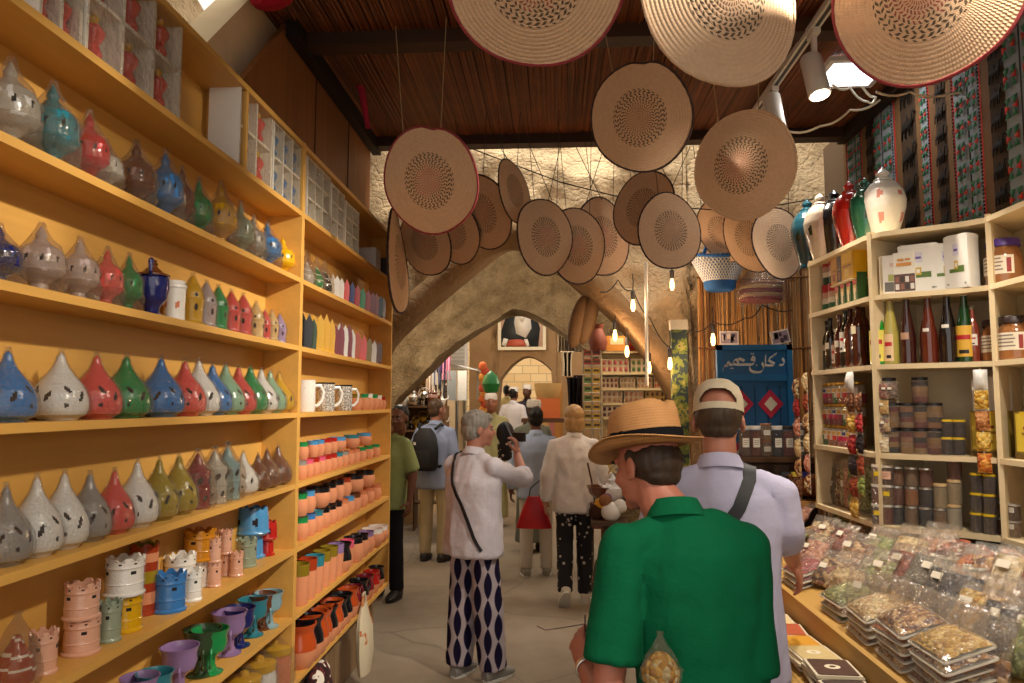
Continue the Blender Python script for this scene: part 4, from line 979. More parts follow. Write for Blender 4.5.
stripz(976, 'MF', RZ[2] - .03, 5, .085, .05, ('#d8d6d2', 'yel', 'alm', 'yel', 'or'), 'hanging strip of orange sachets before the right divider', Vector((-.012, -.05, 0)))
stripz(797, 'LF', 0, 6, .105, .07, ('ser', 'red', 'pk', 'pale', 'mix', 'brn'), 'long strip of pale sachets hanging left of the spice shelving', p=aty(797, 378, 4.02))
stripz(804.5, 'LF', 0, 6, .105, .05, ('pale', 'rbr', 'mix', 'pale', 'pk', 'ser'), 'second strip of pale sachets hanging at the shelving edge', p=aty(806, 372, 3.95))
for i, (px, dz, pal) in enumerate(((876, .0, 'wht'), (877, .085, 'ser'), (876, .165, 'yel'), (878, .235, 'rbr'), (886, .235, 'brn'))):
    p = online(px + (2 if px < 880 else 0), *PAN['MF'], RZ[1] + .001 + dz); ps = k_bag(.07, .09, .04, pal, .85, (.5, .6), 0, 70, 30 + i); rput('sachet_bag', ps, p + Vector((.02, .0, 0)), .9, 'M', 'small piled sachet', 'left end of the layered jars shelf', dz + px * .001, 'sachet', 'piled small sachets', way='from bottom')
# --- middle panel, lowest: stacked clear jars
for px, pals in ((897.5, ('dark', 'rbr', 'alm')), (912, ('mix', 'or', 'mix')), (926.5, ('dark', 'dark', 'rbr')), (941, ('mix', 'pale')), (955, ('wht', 'pale', 'rbr'))):
    for tr, pal in enumerate(pals):
        big = (px == 941 and tr == 1) or (px == 955 and tr < 2); hh = .103 if big else .083; z = RZ[0] + .0008 + (tr * .084 if px != 955 else (0, .1035, .2075)[tr])
        p = online(px, *PAN['M'], z); ps = k_jar([NUT[pal]], M_STEEL if not big else matte('#c8a878', .6), .33 if not big else .27, None)
        rput('clear_jar', ps, p, hh, 'M', f"clear jar of {dict(dark='dark seeds', rbr='red brown pieces', alm='almonds', mix='mixed nuts', pale='pale nuts', wht='cream powder')[pal]}" + (' with orange bits' if pal == 'or' else '') if pal != 'or' else 'clear jar of orange bits', f"{['bottom', 'second', 'third'][tr]} row, lowest middle shelf", px, 'jar', 'stacked clear jars')
for tr in range(3):
    for i, px in enumerate((876.5, 886)):
        p = online(px, *PAN['MF'], RZ[0] + .0008 + tr * .0855) + Vector((.012, .012, 0)); s = ('#d8b41c', .45, .68, .5) if (tr + i) % 2 == 0 else ('#d8a890', .3, .7, .7) if tr == 2 else None
        rput('clear_tub', k_jar([NUT[('brn', 'rbr', 'mix')[(tr + i) % 3]]], matte('#cfc4b4', .3), .32, s, hexa=8), p, .085, 'M', 'clear tub of brown sweets', f"{['bottom', 'second', 'third'][tr]} row, left corner of lowest shelf", px, 'tub', 'clear tubs in the corner', sx=.92)
for tr in range(3):
    for i, px in enumerate((973.5, 984)):
        p = online(px, *PAN['MF'], RZ[0] + .0008 + tr * .0805) + Vector((.015 if i == 0 else .01, -.0 - .025 * i, 0)); rput('date_tub', k_jar([['#54382c', '#6a4a38', '#3a261e']], M_YEL, .36, None, hexa=8), p, .08, 'M', 'square yellow-lidded tub of dates', f"{['bottom', 'second', 'third'][tr]} row beside the right divider", px, 'tub', 'yellow-lidded date tubs', sx=.85)
# --- right panel
def honey(px, row, h, lid, d, lab=(.22, .62)):
    p = rspot('R', row, px); hh = hm(p, h); k = ('honey', lid)
    if k not in KC:
        g = G(); g.lathe([(.34, 0), (.37, .04), (.37, .6), (.34, .72), (.29, .8), (.29, .84)], 26); l = G(); l.lathe([(.32, .83), (.33, .84), (.33, .97), (.31, 1.0), (0, 1.0)], 26); s = G(); curved(s, .374, lab[0], lab[1], -1.0, 1.0, 0)
        for q in range(4): curved(s, .377, lab[0] + .08 + .08 * q, lab[0] + .11 + .08 * q, -.8, .45 - .1 * (q % 2), 1)
        curved(s, .377, lab[0] + .03, lab[1] - .06, .62, .85, 2)
        m = NT('honey'); m.base(srgb('#8a5a34'), .15, coat=.6); KC[k] = [('jar_body', g.mesh('jar_body', m.m), None), ('jar_lid', l.mesh('jar_lid', matte(lid, .4, .05, 30, 0)), None), ('paper_label', s.mesh('paper_label', [mt('#ddd2be'), mt('#7a6a60'), mt('#8a2a2a')]), None)]
    o = place('honey_jar', KC[k], p, hh, PRZ['R'] + .55); tag(o, d, 'jar', 'large honey jars')
honey(1005, 3, 46, '#4b2f86', 'large honey jar with violet lid on the right end top row')
honey(1000, 2, 42, '#2a1c1a', 'honey jar with dark lid, nearer the divider, right end of shelving')
honey(1017, 2, 44, '#2b1d1b', 'honey jar with dark lid partly cut by the right frame edge')
p = rspot('R', 1, 1003); hb2 = hm(p, 45); fc = [(.06, .94, .16, .95, mt('#cdb23a')), (.2, .8, .9, .99, mt('#c9a82a')), (.3, .7, .62, .68, mt('#8a3a20')), (.25, .75, .5, .56, mt('#8a6a20')), (.35, .65, .3, .36, mt('#8a6a20')), (.42, .58, .8, .86, mt('#6b6a60')), (.0, 1.0, .03, .12, mt('#5f4a20'))]
p.x -= .03
o = place('tea_box', carton(.135, .11, hb2, mt('#8c7430'), fc), p, 1, PRZ['R'] + .62); tag(o, 'olive and yellow printed box under the white paper bag', 'box')
p2 = rspot('R', 1, 1024); o = place('tea_box', carton(.12, .1, hb2, mt('#7a6428'), fc), p2 + Vector((.03, -.05, 0)), 1, PRZ['R'] + .4); tag(o, 'olive and yellow printed box cut by the right frame edge', 'box')
g = G(); w_ = .12; pts = [(-w_ / 2, 0), (w_ / 2, 0), (w_ / 2 - .002, .15), (w_ * .3, .143), (0, .137), (-w_ * .3, .146), (-w_ / 2 + .02, .16), (-w_ / 2 - .004, .12)]
g.prism(pts, -.035, .035, 0, Matrix(((1, 0, 0, 0), (0, 0, 1, 0), (0, 1, 0, 0), (0, 0, 0, 1)))); o = ob('paper_bag', g, matte('#dcd8d0', .7, .04, 20, .2)); o.location = p + Vector((0, 0, hb2 + .001)); o.rotation_euler = (0, 0, PRZ['R'] + .62); tag(o, 'plain white paper bag standing on the olive printed box', 'bag')
for tr in range(2):
    for i, px in enumerate((990, 1001, 1013, 1024)):
        p = rspot('R', 0, px, tr * .0655); p.x -= .035; rput('clear_tub', k_jar([NUT[('brn', 'dark', 'red', 'mix')[(i + tr) % 4]]], matte('#b8b0a8', .3), .40, ('#c9c0b4', .5, .8, .4) if i % 2 else None, hexa=8), p, .065, 'R', 'small clear tub of sweets', ['bottom', 'upper'][tr] + ' row, right end of lowest shelf', px, 'tub', 'small clear tubs', rz=.6, sx=.9)
# --- big lidded jars on top
def ginger(px, py0, h, c, d, pos, motif=1, tilt=0):
    k = ('ginger', c)
    if k not in KC:
        pr = [(.2, 0), (.215, .02), (.2, .06), (.22, .12), (.3, .3), (.36, .46), (.375, .56), (.34, .68), (.24, .78), (.15, .83)]
        pr = rings(pr, .025); g = G(); g.lathe(pr, 44, fn=cuts(pr, 44, [(.32, 5, .05, .07, .3, .1, .3), (.62, 6, .05, .05, .2, .45, .36)], 0, 1) if c == 'w' else cuts(pr, 44, [(.45, 5, .05, .07, .3, .3, .35)], 0, 1))
        l = G(); l.lathe([(.16, .825), (.165, .84), (.13, .86), (.085, .875), (.08, .885), (.115, .91), (.115, .93), (.06, .965), (.03, .99), (0, 1.0)], 24)
        KC[k] = [('jar_body', g.mesh('jar_body', [cg(c), glaze('#c9877a' if c == 'w' else '#20301f')]), None), ('jar_lid', l.mesh('jar_lid', cg(c)), None)]
    o = place('ginger_jar', KC[k], pos, h, random.uniform(-.5, .5)); tag(o, d, 'jar', 'large lidded jars on top'); return o
zt = RZ[4] + .001
for px, X, Y, h, c, d in ((885.5, 1.60, 0, 73, 'w', 'large white lidded jar with faint motifs on top of shelving'), (867, 1.535, 0, 66, 'dg', 'green lidded jar between the white and red jars'), (851, 1.49, 0, 66, 'r', 'red lidded jar on top of the spice shelving'), (836, 1.52, 0, 68, 'bk', 'black lidded jar beyond the red jar'), (822, 1.46, 0, 66, 'w2', 'off white jar between the black and teal jars'), (809, 1.45, 0, 66, 't2', 'dark teal jar at the far end of shelving top')):
    if c == 'w2': CN['w2'] = ('off white', '#c2b5a4')
    if c == 't2': CN['t2'] = ('teal', '#1f4754')
    if c == 'dg': CN['dgj'] = ('green', '#1f5a44'); c = 'dgj'
    p = Vector((X, ypx(px, X, zt), zt)); hh = hm(p, h)
    o = ginger(px, 0, hh, c, d, p); o.scale = (hh * (.76 if c == 'w' else .66),) * 2 + (hh * 1.08,)
# ================================================================= BAGS ON THE COUNTER
def bedpt(px, py, off=0):
    """where the pixel ray meets the sloping bed raised by off"""
    d = ray(px, py)
    t = (SL0 + off - SLK * .97 - H) / (d.z - SLK * d.x); return EYE + d * t
NM = {'mix': 'mixed nuts', 'alm': 'almonds', 'pist': 'pistachios', 'pale': 'pale nuts', 'dark': 'black seeds', 'grey': 'grey seeds', 'yel': 'golden pieces', 'or': 'dried orange', 'red': 'red dried rings', 'pk': 'pink pieces', 'grn': 'green herbs', 'brn': 'brown bark', 'wht': 'white chips', 'rbr': 'reddish peel', 'ser': 'mixed snacks'}
TIL = math.atan(SLK)
def lean(o, p, rz, back):
    """stand a bag on the sloping bed: front turned by rz, leaning back"""
    o.matrix_world = Matrix.Translation(p) @ Matrix.Rotation(rz, 4, 'Z') @ Matrix.Rotation(-back, 4, 'X')
BAGS = [  # px, py of the bag's foot, palette, width, height, fill, sticker, lean, turn, where
    # far end
    (787, 528, 'pk', .20, .19, .8, (.6, .5), .75, 0, 'at the far end of the heap'), (812, 545, 'ser', .17, .17, .75, (.7, .55), .7, .1, 'at the far end of the heap'), (782, 552, 'grn', .17, .17, .8, None, .8, -.1, 'beside the reaching hand'), (806, 566, 'pk', .16, .17, .75, (.3, .5), .7, .1, 'beside the reaching hand'),
    (830, 556, 'rbr', .15, .18, .8, (.6, .6), .7, 0, 'behind the reaching hand'), (822, 588, 'ser', .15, .17, .7, (.4, .5), .65, .15, 'behind the reaching hand'), (848, 572, 'mix', .17, .18, .75, (.3, .6), .6, .1, 'in the middle of the heap'), (842, 596, 'pale', .16, .18, .6, None, .55, .2, 'in the middle of the heap'),
    (870, 562, 'grn', .17, .17, .7, (.4, .6), .6, 0, 'in the middle of the heap'), (868, 592, 'pist', .17, .18, .75, (.65, .6), .55, .1, 'in the middle of the heap'), (893, 588, 'rbr', .17, .18, .8, (.45, .62), .55, .05, 'in the middle of the heap'), (915, 600, 'grey', .18, .19, .9, (.6, .66), .6, .05, 'in the middle of the heap'),
    (935, 610, 'dark', .18, .18, .8, (.4, .6), .6, .05, 'beside the bag of grey seeds'), (950, 624, 'dark', .15, .19, .85, None, .55, .25, 'behind the golden pieces'), (966, 640, 'yel', .18, .18, .85, (.35, .6), .6, .05, 'in the nearer half of the heap'), (992, 655, 'dark', .18, .18, .85, (.45, .62), .6, .05, 'at the near end of the heap'),
    (1012, 668, 'dark', .15, .18, .85, (.6, .7), .6, .25, 'cut by the right frame edge'), (1030, 684, 'grn', .2, .19, .85, (.5, .6), .6, 0, 'cut by the right frame edge'),
    # clear half empty bags in front
    (855, 620, 'pist', .15, .17, .4, (.5, .7), .35, .1, 'before the pistachios'), (880, 627, 'or', .16, .18, .38, None, .35, .1, 'half empty in front'), (903, 640, 'ser', .16, .18, .35, None, .3, .1, 'half empty in front'), (926, 652, 'or', .17, .18, .42, None, .35, .1, 'half empty in front'), (952, 668, 'red', .17, .19, .4, None, .3, .1, 'half empty in front'), (978, 684, 'mix', .17, .19, .42, None, .3, .1, 'half empty in front'),
    # back rows
    (905, 560, 'pale', .17, .16, .6, None, .6, .1, 'under the shelving'), (925, 572, 'ser', .17, .17, .5, None, .55, .1, 'under the shelving'), (945, 585, 'pale', .17, .17, .45, None, .5, .1, 'behind the grey seeds'), (962, 592, 'or', .19, .18, .8, None, .75, 0, 'with orange slices showing'), (985, 596, 'mix', .15, .19, .7, None, .6, .3, 'beside the orange slices'),
    (1003, 606, 'wht', .21, .21, .8, (.35, .6), .6, 0, 'bulky and pale'), (1030, 616, 'rbr', .18, .2, .85, (.5, .6), .6, 0, 'cut by the right frame edge'), (985, 622, 'yel', .16, .16, .6, None, .65, .1, 'behind the near black seeds'), (1015, 640, 'pale', .17, .18, .5, None, .5, .1, 'near the right frame edge'),
    (880, 545, 'wht', .16, .15, .5, None, .6, .1, 'under the shelving'), (855, 540, 'mix', .16, .15, .6, None, .6, .1, 'under the shelving'), (838, 530, 'grn', .16, .15, .6, None, .6, .1, 'under the shelving'), (930, 556, 'or', .16, .15, .5, None, .6, .1, 'under the shelving')]
for i, (px, py, pal, w, h, fill, st, bk, tn, where) in enumerate(BAGS):
    p = bedpt(px, py, .004); ps = k_bag(w, h, .058 if fill > .5 else .045, pal, fill, st, 0, {'dark': 60, 'grey': 160, 'wht': 38, 'or': 34, 'red': 30, 'alm': 50}.get(pal, 52), i % 7)
    o = place('nut_bag', ps, p, 1); pend(o, f'clear bag of {NM[pal]}', where + ' on the counter', px, 'bag', 'clear bags heaped on the counter')
    lean(o, p, -PI / 2 + .30 + tn, bk)
# --- flat packs lying in stacks at the front of the bed
def k_flat(pal, seed, w=.20, d=.15, t=.022):
    k = ('flat', pal, seed, w)
    if k in KC: return KC[k]
    g = G(); g.grid(14, 12, lambda u, v: ((u - .5) * w * .94, (v - .5) * d * .9, .006 + t * min(1, 4 * min(u, 1 - u) + .12) ** .6 * min(1, 4 * min(v, 1 - v) + .12) ** .6 + .006 * noise.noise((u * 14, v * 14, seed))))
    c = G(); c.rbox((0, 0, .003), (w, d, .005), .012); f = G(); f.grid(14, 12, lambda u, v: ((u - .5) * w, (v - .5) * d, .008 + (t + .004) * min(1, 4 * min(u, 1 - u)) ** .5 * min(1, 4 * min(v, 1 - v)) ** .5 + .004 * noise.noise((u * 9, v * 9, seed + 3))))
    KC[k] = [('contents', g.mesh('contents', bits(NUT[pal], 75), 1.2), None), ('card_base', c.mesh('card_base', mt('#d9d2c4')), None), ('film_cover', f.mesh('film_cover', M_BAG, None), None)]; return KC[k]
Ms = Matrix.Rotation(-TIL, 4, 'Y')
FL = [(800, 578, ('red', 'red', 'red'), 'beside the reaching hand'), (845, 606, ('grn', 'mix', 'grn'), 'before the pistachios'), (852, 633, ('pale', 'mix', 'pale', 'mix'), 'behind the orange pieces'), (872, 662, ('mix', 'or', 'mix', 'rbr', 'mix'), 'at the front edge'), (905, 690, ('yel', 'mix', 'alm', 'mix', 'brn'), 'nearest the camera')]
for n, (px, py, pals, where) in enumerate(FL):
    p0 = bedpt(px, py, .02); p0.x = max(p0.x, 1.07)
    for j, pal in enumerate(reversed(pals)):
        p = Vector((p0.x + random.uniform(-.008, .008), p0.y + random.uniform(-.012, .012), bed(p0.x) + .003 + .0235 * j))
        o = place('flat_pack', k_flat(pal, n + j), p, 1); o.matrix_world = Matrix.Translation(p) @ Ms @ Matrix.Rotation(PI / 2 + random.uniform(-.06, .06), 4, 'Z')
        pend(o, f'flat pack of {NM[pal]}', f"{['topmost', 'second', 'third', 'fourth', 'fifth'][len(pals) - 1 - j]} in the stack {where}", j, 'pack', 'flat nut packs in stacks')
# papers and dried pieces under the shelving
for px, py, pal, d, w in ((962, 556, 'rbr', 'white sheet of curled dried peel just under the shelving', .2), (1008, 566, 'pk', 'long tray of reddish dried pieces under the shelving right end', .26)):
    p = bedpt(px, py, .05); t = thing('peel_tray', d, 'tray', p, -.5); t.rotation_euler.y = -.12
    g = G(); g.rbox((0, 0, .003), (w, .17, .006), .012); ob('white_sheet', g, mt('#d8d8cc'), t)
    g = G(); rd = random.Random(px)
    for k in range(46):
        a = rd.uniform(0, 6.28); r = rd.uniform(0, 1) ** .6; x, y = r * math.cos(a) * w * .42, r * math.sin(a) * .068; z = .012 + (1 - r) * .04
        q = [(x + .018 * math.cos(b + a * 3), y + .013 * math.sin(b + a * 3), z + .006 * math.sin(b * 2 + k)) for b in [j * .55 for j in range(7)]]; g.tube(q, .005, 6)
    ob('dried_pieces', g, bits(NUT[pal], 30), t)
# --- spice envelopes on the lower ledge
ENV = [(3.42, ('red', '#8a2430'), 4), (3.22, ('orange', '#c97a3a'), 3), (3.05, ('pale', '#d8c08a'), 3), (2.90, ('rust', '#b0502a'), 3), (2.76, ('mustard', '#cc9018'), 3), (2.62, ('cream', '#c9b27c'), 4), (2.45, ('chestnut', '#4a2818'), 5), (2.28, ('dark brown', '#3a2216'), 4), (2.14, ('black', '#241c18'), 5), (2.0, ('ochre', '#b8821c'), 4)]
for y, (cn, hx), n in ENV:
    for j in range(n):
        k = ('env', hx, j == n - 1)
        if k not in KC:
            g = G(); g.rbox((0, 0, .0), (.15, .115, .009), .004, 0); f = G(); f.rbox((0, 0, .0055), (.138, .1, .0025), .006, 0)
            if cn in ('chestnut', 'ochre', 'cream'): f.lathe([(.02, .0068), (.02, .0074), (0, .0076)], 18, 1); f.lathe([(.008, .0076), (.008, .0082), (0, .0084)], 12, 0)
            KC[k] = [('paper_envelope', g.mesh('paper_envelope', mt('#d2c5ac')), None), ('spice_window', f.mesh('spice_window', [matte(hx, .45, .15, 60, .2), mt('#e0d4b8')]), None)]
        p = Vector((.855 + random.uniform(-.01, .01), y + random.uniform(-.012, .012), .8052 + .0105 * j + .0045)); o = place('spice_envelope', KC[k], p, 1, PI / 2 + random.uniform(-.12, .12)); o.scale = (1.0, 1.2, 1)
        pend(o, f'{cn} spice envelope', 'in its stack on the lower counter ledge', j, 'envelope', 'spice envelopes on the lower ledge', way='from bottom')
# ================================================================= WOVEN HATS HANGING FROM THE ROOF
def hat_mat(cen, seed, light=1.0):
    t = NT('coiled_palm_leaf'); o = t.xyz(); r = t.math('SQRT', t.math('ADD', t.math('MULTIPLY', o[0], o[0]), t.math('MULTIPLY', o[1], o[1])))
    a = t.math('ARCTAN2', o[1], o[0]); f = t.noise(16, 4)
    nz = t.noise(7, 2); straw = t.mix(f, dark(srgb('#cfa987'), .9 * light), dark(srgb('#dcbb99'), light))
    ringf = t.math('FRACT', t.math('MULTIPLY', r, 20)); ring = t.math('FLOOR', t.math('MULTIPLY', r, 20))
    # stitched spirals of coloured leaf around the middle (hat radius 1)
    k = t.math('FRACT', t.math('ADD', t.math('MULTIPLY', a, 34 / (2 * PI)), t.math('ADD', t.math('MULTIPLY', ring, .37), t.math('MULTIPLY', t.math('MULTIPLY', ringf, .55), t.math('SUBTRACT', t.math('MULTIPLY', t.math('MODULO', ring, 2), 2), 1)))))
    on = t.math('MULTIPLY', t.math('LESS_THAN', k, t.math('ADD', .18, t.math('MULTIPLY', nz, .5))), t.math('MULTIPLY', t.math('GREATER_THAN', ringf, .2), t.math('LESS_THAN', r, .53)))
    n2 = t.noise(2.6, 1, t.map((1, 1, 1), (seed, seed * 2, 0)))
    c2 = t.mix(t.ramp(t.math('ADD', t.math('MULTIPLY', r, 1.3), t.math('MULTIPLY', t.noise(11, 1), .6)), [(.60, (0, 0, 0, 1)), (.74, (1, 1, 1, 1))]), srgb(cen), srgb('#2e2a22'))
    col = t.mix(t.math('MULTIPLY', on, .85), straw, c2)
    t.base(col, .85, spec=.15)
    h = t.math('ADD', t.math('SINE', t.math('MULTIPLY', ringf, PI)), t.math('MULTIPLY', t.math('SINE', t.math('ADD', t.math('MULTIPLY', a, 150), t.math('MULTIPLY', ring, 2))), .25))
    t.bump(h, .3, .02); return t.m
HM = [hat_mat('#a02c38', 0), hat_mat('#7a2f2a', 3), hat_mat('#8f2430', 7), hat_mat('#6b4438', 5)]
M_TRIMR = matte('#8a2f34', .8, .4, 60); M_TRIMK = matte('#3a2420', .8, .5, 60)
def hat(label, px, py, Y, rmax, rmin, ang, sgn, m, cone=.16, trim=0, notch=1, cords=True, ztop=None, spin=0):
    """a shallow woven hat: ellipse of rmax x rmin pixels at (px,py), long axis at ang degrees (0 = right, counted clockwise down)"""
    c = aty(px, py, Y); v = (EYE - c).normalized()
    ex = (RT - v * RT.dot(v)).normalized(); ey = v.cross(ex)
    a = math.radians(-ang); mj = ex * math.cos(a) + ey * math.sin(a)
    n = Matrix.Rotation(sgn * math.acos(min(1, rmin / rmax)), 3, mj) @ v
    R = rmax * depth(c) / FPX
    upv = (Vector((0, 0, 1)) - n * n.z).normalized(); xx = upv.cross(n)
    M = Matrix((xx, upv, n)).transposed()
    rt = thing('woven_hat', label, 'hat', c, 0, 'woven hats hanging from the roof'); 
    g = G(); n_ = 72; vs = []; rows = 26; sd = px * .37
    def pt(r, th, off=0):
        rr = r * (1 + .012 * math.sin(3 * th + sd) + .008 * math.sin(5 * th + 2 * sd))
        if notch: rr *= 1 - .05 * r * math.exp(-((th - PI / 2 + .22) / .14) ** 2)
        z = cone * (1 - r) ** 1.15 * (1 if r > .12 else 1) + .03 * math.sin(2 * th + sd) * r * r + off
        return (rr * math.cos(th), rr * math.sin(th), z)
    prof = [(1 - i / rows, 0) for i in range(rows)] + [(.005, 0)] ; prof += [(r, -.02) for r, _ in prof[::-1]]
    for r, off in prof:
        for j in range(n_): vs.append(pt(r, 2 * PI * j / n_, off))
    fs = [(i * n_ + j, i * n_ + (j + 1) % n_, (i + 1) * n_ + (j + 1) % n_, (i + 1) * n_ + j) for i in range(len(prof) - 1) for j in range(n_)]
    g.add(vs, fs, 0); cr = ob('woven_disc', g, HM[m], rt, None)
    g = G(); g.tube([pt(1.0, 2 * PI * j / n_, -.01) for j in range(n_ + 1)], [.022 + .004 * (j % 2) for j in range(n_ + 1)], 6, 0, False); ob('bound_edge', g, (M_TRIMK, M_TRIMR, HM[m])[trim], rt)
    g = G(); S = Matrix.Rotation(spin, 3, 'Z')
    MM = (M @ S).to_4x4() @ Matrix.Diagonal((R, R, R, 1))
    if cords:
        zt = (ztop or ZC - .01) - c.z; inv = MM.inverted()
        for th, dx in ((PI / 2 + .42, -.05), (PI / 2 - .42, .02)):
            a_ = Vector(pt(.97, th, 0)); w = MM @ a_; top = Vector((w.x + dx, w.y + .02, zt)); g.tube([a_, inv @ top], .0025 / R, 5)
        ob('hanging_cord', g, matte('#a58a64', .9), rt) if False else None
        for k_, (th, dx) in enumerate(((PI / 2 + .42, -.05), (PI / 2 - .42, .02))):
            g = G(); a_ = Vector(pt(.97, th, 0)); w = MM @ a_; top = Vector((w.x + dx, w.y + .02, zt)); g.tube([a_, inv @ top], .0022 / R, 5); ob('hanging_cord', g, matte('#a58a64' if Y < 4.5 else '#3a2f26', .9), rt)
    rt.matrix_world = Matrix.Translation(c) @ MM
    return rt
hat('very large red-rimmed woven hat at the top middle, nearest overhead', 536, -22, 2.1, 90, 86, 0, 1, 0, .12, 1, 0)
hat('very large woven hat tilted sharply, between the two red-rimmed ones', 722, -8, 2.15, 94, 66, 55, -1, 3, .14, 2, 0)
hat('very large woven hat under the wiring at the upper right', 924, -10, 2.1, 91, 86, 90, 1, 0, .12, 1, 0)
hat('dark-edged woven hat hanging alone just below the reed roof', 640, 118, 3.4, 53, 50, 80, 1, 1, .08, 0)
hat('pink-centred woven hat hanging on two cords at the left', 430, 181, 3.5, 53, 46, 80, 1, 0, .08, 1)
hat('domed woven hat catching light, below the track lamps', 743, 166, 3.3, 53, 48, 100, 1, 2, .30, 2, 0)
B = (('left edge-on folded woven hat beside the far shelving bay', 398, 262, 4.75, 52, 9, 86, -1, 1), ('woven hat half hidden beneath the pink-centred hat', 425, 243, 5.02, 33, 24, 70, 1, 1), ('woven hat second in the left row, behind its neighbours', 454, 232, 4.87, 33, 23, 70, 1, 1), ('woven hat third in the left row above the arch', 483, 213, 4.7, 38, 26, 70, 1, 1), ('narrow turned woven hat at the right end of the left row', 514, 191, 4.5, 32, 14, 75, -1, 1),
     ('woven hat foremost in the row above the arch top', 545, 237, 4.5, 38, 27, 80, -1, 2), ('woven hat behind the foremost one above the arch top', 577, 246, 4.76, 38, 28, 80, -1, 2), ('woven hat rearmost of three above the arch top', 602, 237, 5.02, 39, 27, 80, -1, 2),
     ('woven hat partly behind the round one right of centre', 643, 208, 4.78, 37, 29, 110, 1, 3), ('round woven hat in front, right of centre above the bulbs', 670, 231, 4.55, 38, 30, 75, -1, 3), ('woven hat under the domed one, above the blue basket', 722, 232, 5.04, 33, 22, 60, 1, 3), ('woven hat between two others above the blue basket', 750, 238, 4.8, 36, 24, 65, 1, 3), ('woven hat at the right end next to the teal jar', 779, 243, 4.52, 36, 23, 75, -1, 3))
for lab, px, py, Y, a, b, an, sg, m in B: hat(lab, px, py, Y, a, b, an, sg, m, .1, 0, 0)
# thin line the far hats hang near, string lamps, conduit
g = G(); P = [aty(x, y, 5.0) for x, y in ((470, 148), (560, 182), (650, 205), (740, 212), (830, 196))]; g.tube(P, .004, 6); tag(ob('slack_line', g, matte('#2a211a')), 'thin dark slack line crossing behind the hats', 'line')
rd = random.Random(2); DKM = matte('#2a211a')
for i, (x0, y0, x1, y1) in enumerate(((530, 147, 552, 200), (560, 147, 548, 202), (576, 147, 602, 200), (604, 147, 586, 203), (500, 147, 508, 160), (690, 147, 668, 196), (652, 147, 676, 196))):
    g = G(); a = aty(x0, y0, 5.1); b = aty(x1, y1, 4.9); g.tube([a, b], .0028, 5); pend(ob('thin_cord', g, DKM), 'thin dark cord', 'hanging from the rear beam among the hats', x0, 'cord', 'thin cords at the rear beam')
def bulb(px, py, Y, label, drop=.12):
    p = aty(px, py, Y); r = thing('hanging_bulb', label, 'lamp', p, 0, 'hanging filament bulbs')
    g = G(); g.lathe([(.012, .03), (.016, .05), (.016, .09), (.006, .1)], 12); ob('lamp_holder', g, matte('#1a1512', .5), r)
    g = G(); g.lathe([(0, -.055), (.010, -.05), (.016, -.03), (.015, 0), (.009, .03)], 14); ob('glass_bulb', g, emit('#ffb870', 9), r)
    g = G(); g.tube([(0, 0, .1), (.004, 0, .1 + drop * .5), (0, 0, .1 + drop)], .0035, 6); ob('flex', g, matte('#1a1512', .7), r)
    point('bulb_glow', p + Vector((0, -.06, -.03)), 3, (1, .68, .4), .03)
for px, py, Y, lab in ((633, 304, 5.3, 'filament bulb hanging before the rib under the round hat'), (672, 283, 5.3, 'highest filament bulb, on the bright stone'), (670, 362, 5.2, 'filament bulb beside the patterned pole'), (649, 366, 5.45, 'filament bulb next to the white conduit'), (627, 350, 5.6, 'filament bulb above the spice rack top'), (615, 334, 5.6, 'small filament bulb leftmost above the spice rack'), (713, 338, 5.25, 'filament bulb hanging before the reed screen')):
    bulb(px, py, Y, lab)
g = G(); P0 = [aty(x, y, 5.38) for x, y in ((600, 292), (618, 280), (633, 290), (650, 318), (670, 348), (690, 330), (713, 322), (745, 318), (762, 305), (800, 308))]; P = [a.lerp(b, k / 5) - Vector((0, 0, .035 * math.sin(PI * k / 5))) for a, b in zip(P0, P0[1:]) for k in range(5)]; g.tube(P, .005, 6); tag(ob('lamp_cable', g, matte('#241c16')), 'dark sagging cable of the filament bulbs', 'cable')
g = G(); g.tube([aty(646, 262, 5.25), aty(647, 386, 5.25)], .012, 10); tag(ob('conduit_pipe', g, matte('#d8d0c2', .4)), 'thin white upright conduit pipe before the arch rib', 'pipe')
# --- track lighting
t = thing('track_light_rail', 'pale ceiling rail for spot lamps running along the roof', 'light rail', (1.25, 3.0, ZC - .07))
g = G(); g.box((0, 0, 0), (.045, 4.0, .03)); ob('rail', g, matte('#cfcac2', .4), t)
g = G(); g.box((0, 0, -.014), (.018, 3.98, .006)); ob('slot', g, matte('#2a2624', .5), t)
def trackhead(px, py, X, aim, label, e, sz, real=True):
    p = atx(px, py, X) if px else Vector(py); r = thing('spot_lamp', label, 'lamp', p, 0, 'spot lamps on the ceiling rail')
    d = (Vector(aim) - p).normalized(); Q = d.to_track_quat('-Z', 'Y').to_matrix().to_4x4()
    g = G(); g.lathe([(.05, -.11), (.052, -.105), (.05, .1), (.044, .11)], 24, T=Q); ob('lamp_body', g, matte('#d8d2c8', .4, .03, 20, 0), r)
    g = G(); g.lathe([(.043, -.1125), (.03, -.113), (0, -.113)], 20, T=Q); ob('lamp_lens', g, emit('#fff0d8', 14), r)
    g = G(); top = Vector((0, 0, ZC - .085)) - Vector((0, 0, p.z)); g.box((0, 0, (top.z) / 2 + .05), (.02, .03, max(.05, top.z - .05))); g.box((0, 0, top.z - .01), (.036, .09, .04)); ob('bracket', g, matte('#d8d2c8', .4, .03, 20, 0), r)
    spot('spot_beam', p + d * .13, aim, e * 1.35, sz, (1, .89, .73), .05)
trackhead(815, 76, 1.25, (1.45, 3.0, 1.2), 'white cylindrical spot lamp below the lit ceiling panel', 100, 75)
trackhead(774, 113, 1.25, (1.5, 3.9, 1.0), 'white cylindrical spot lamp next to the domed woven hat', 45, 75)
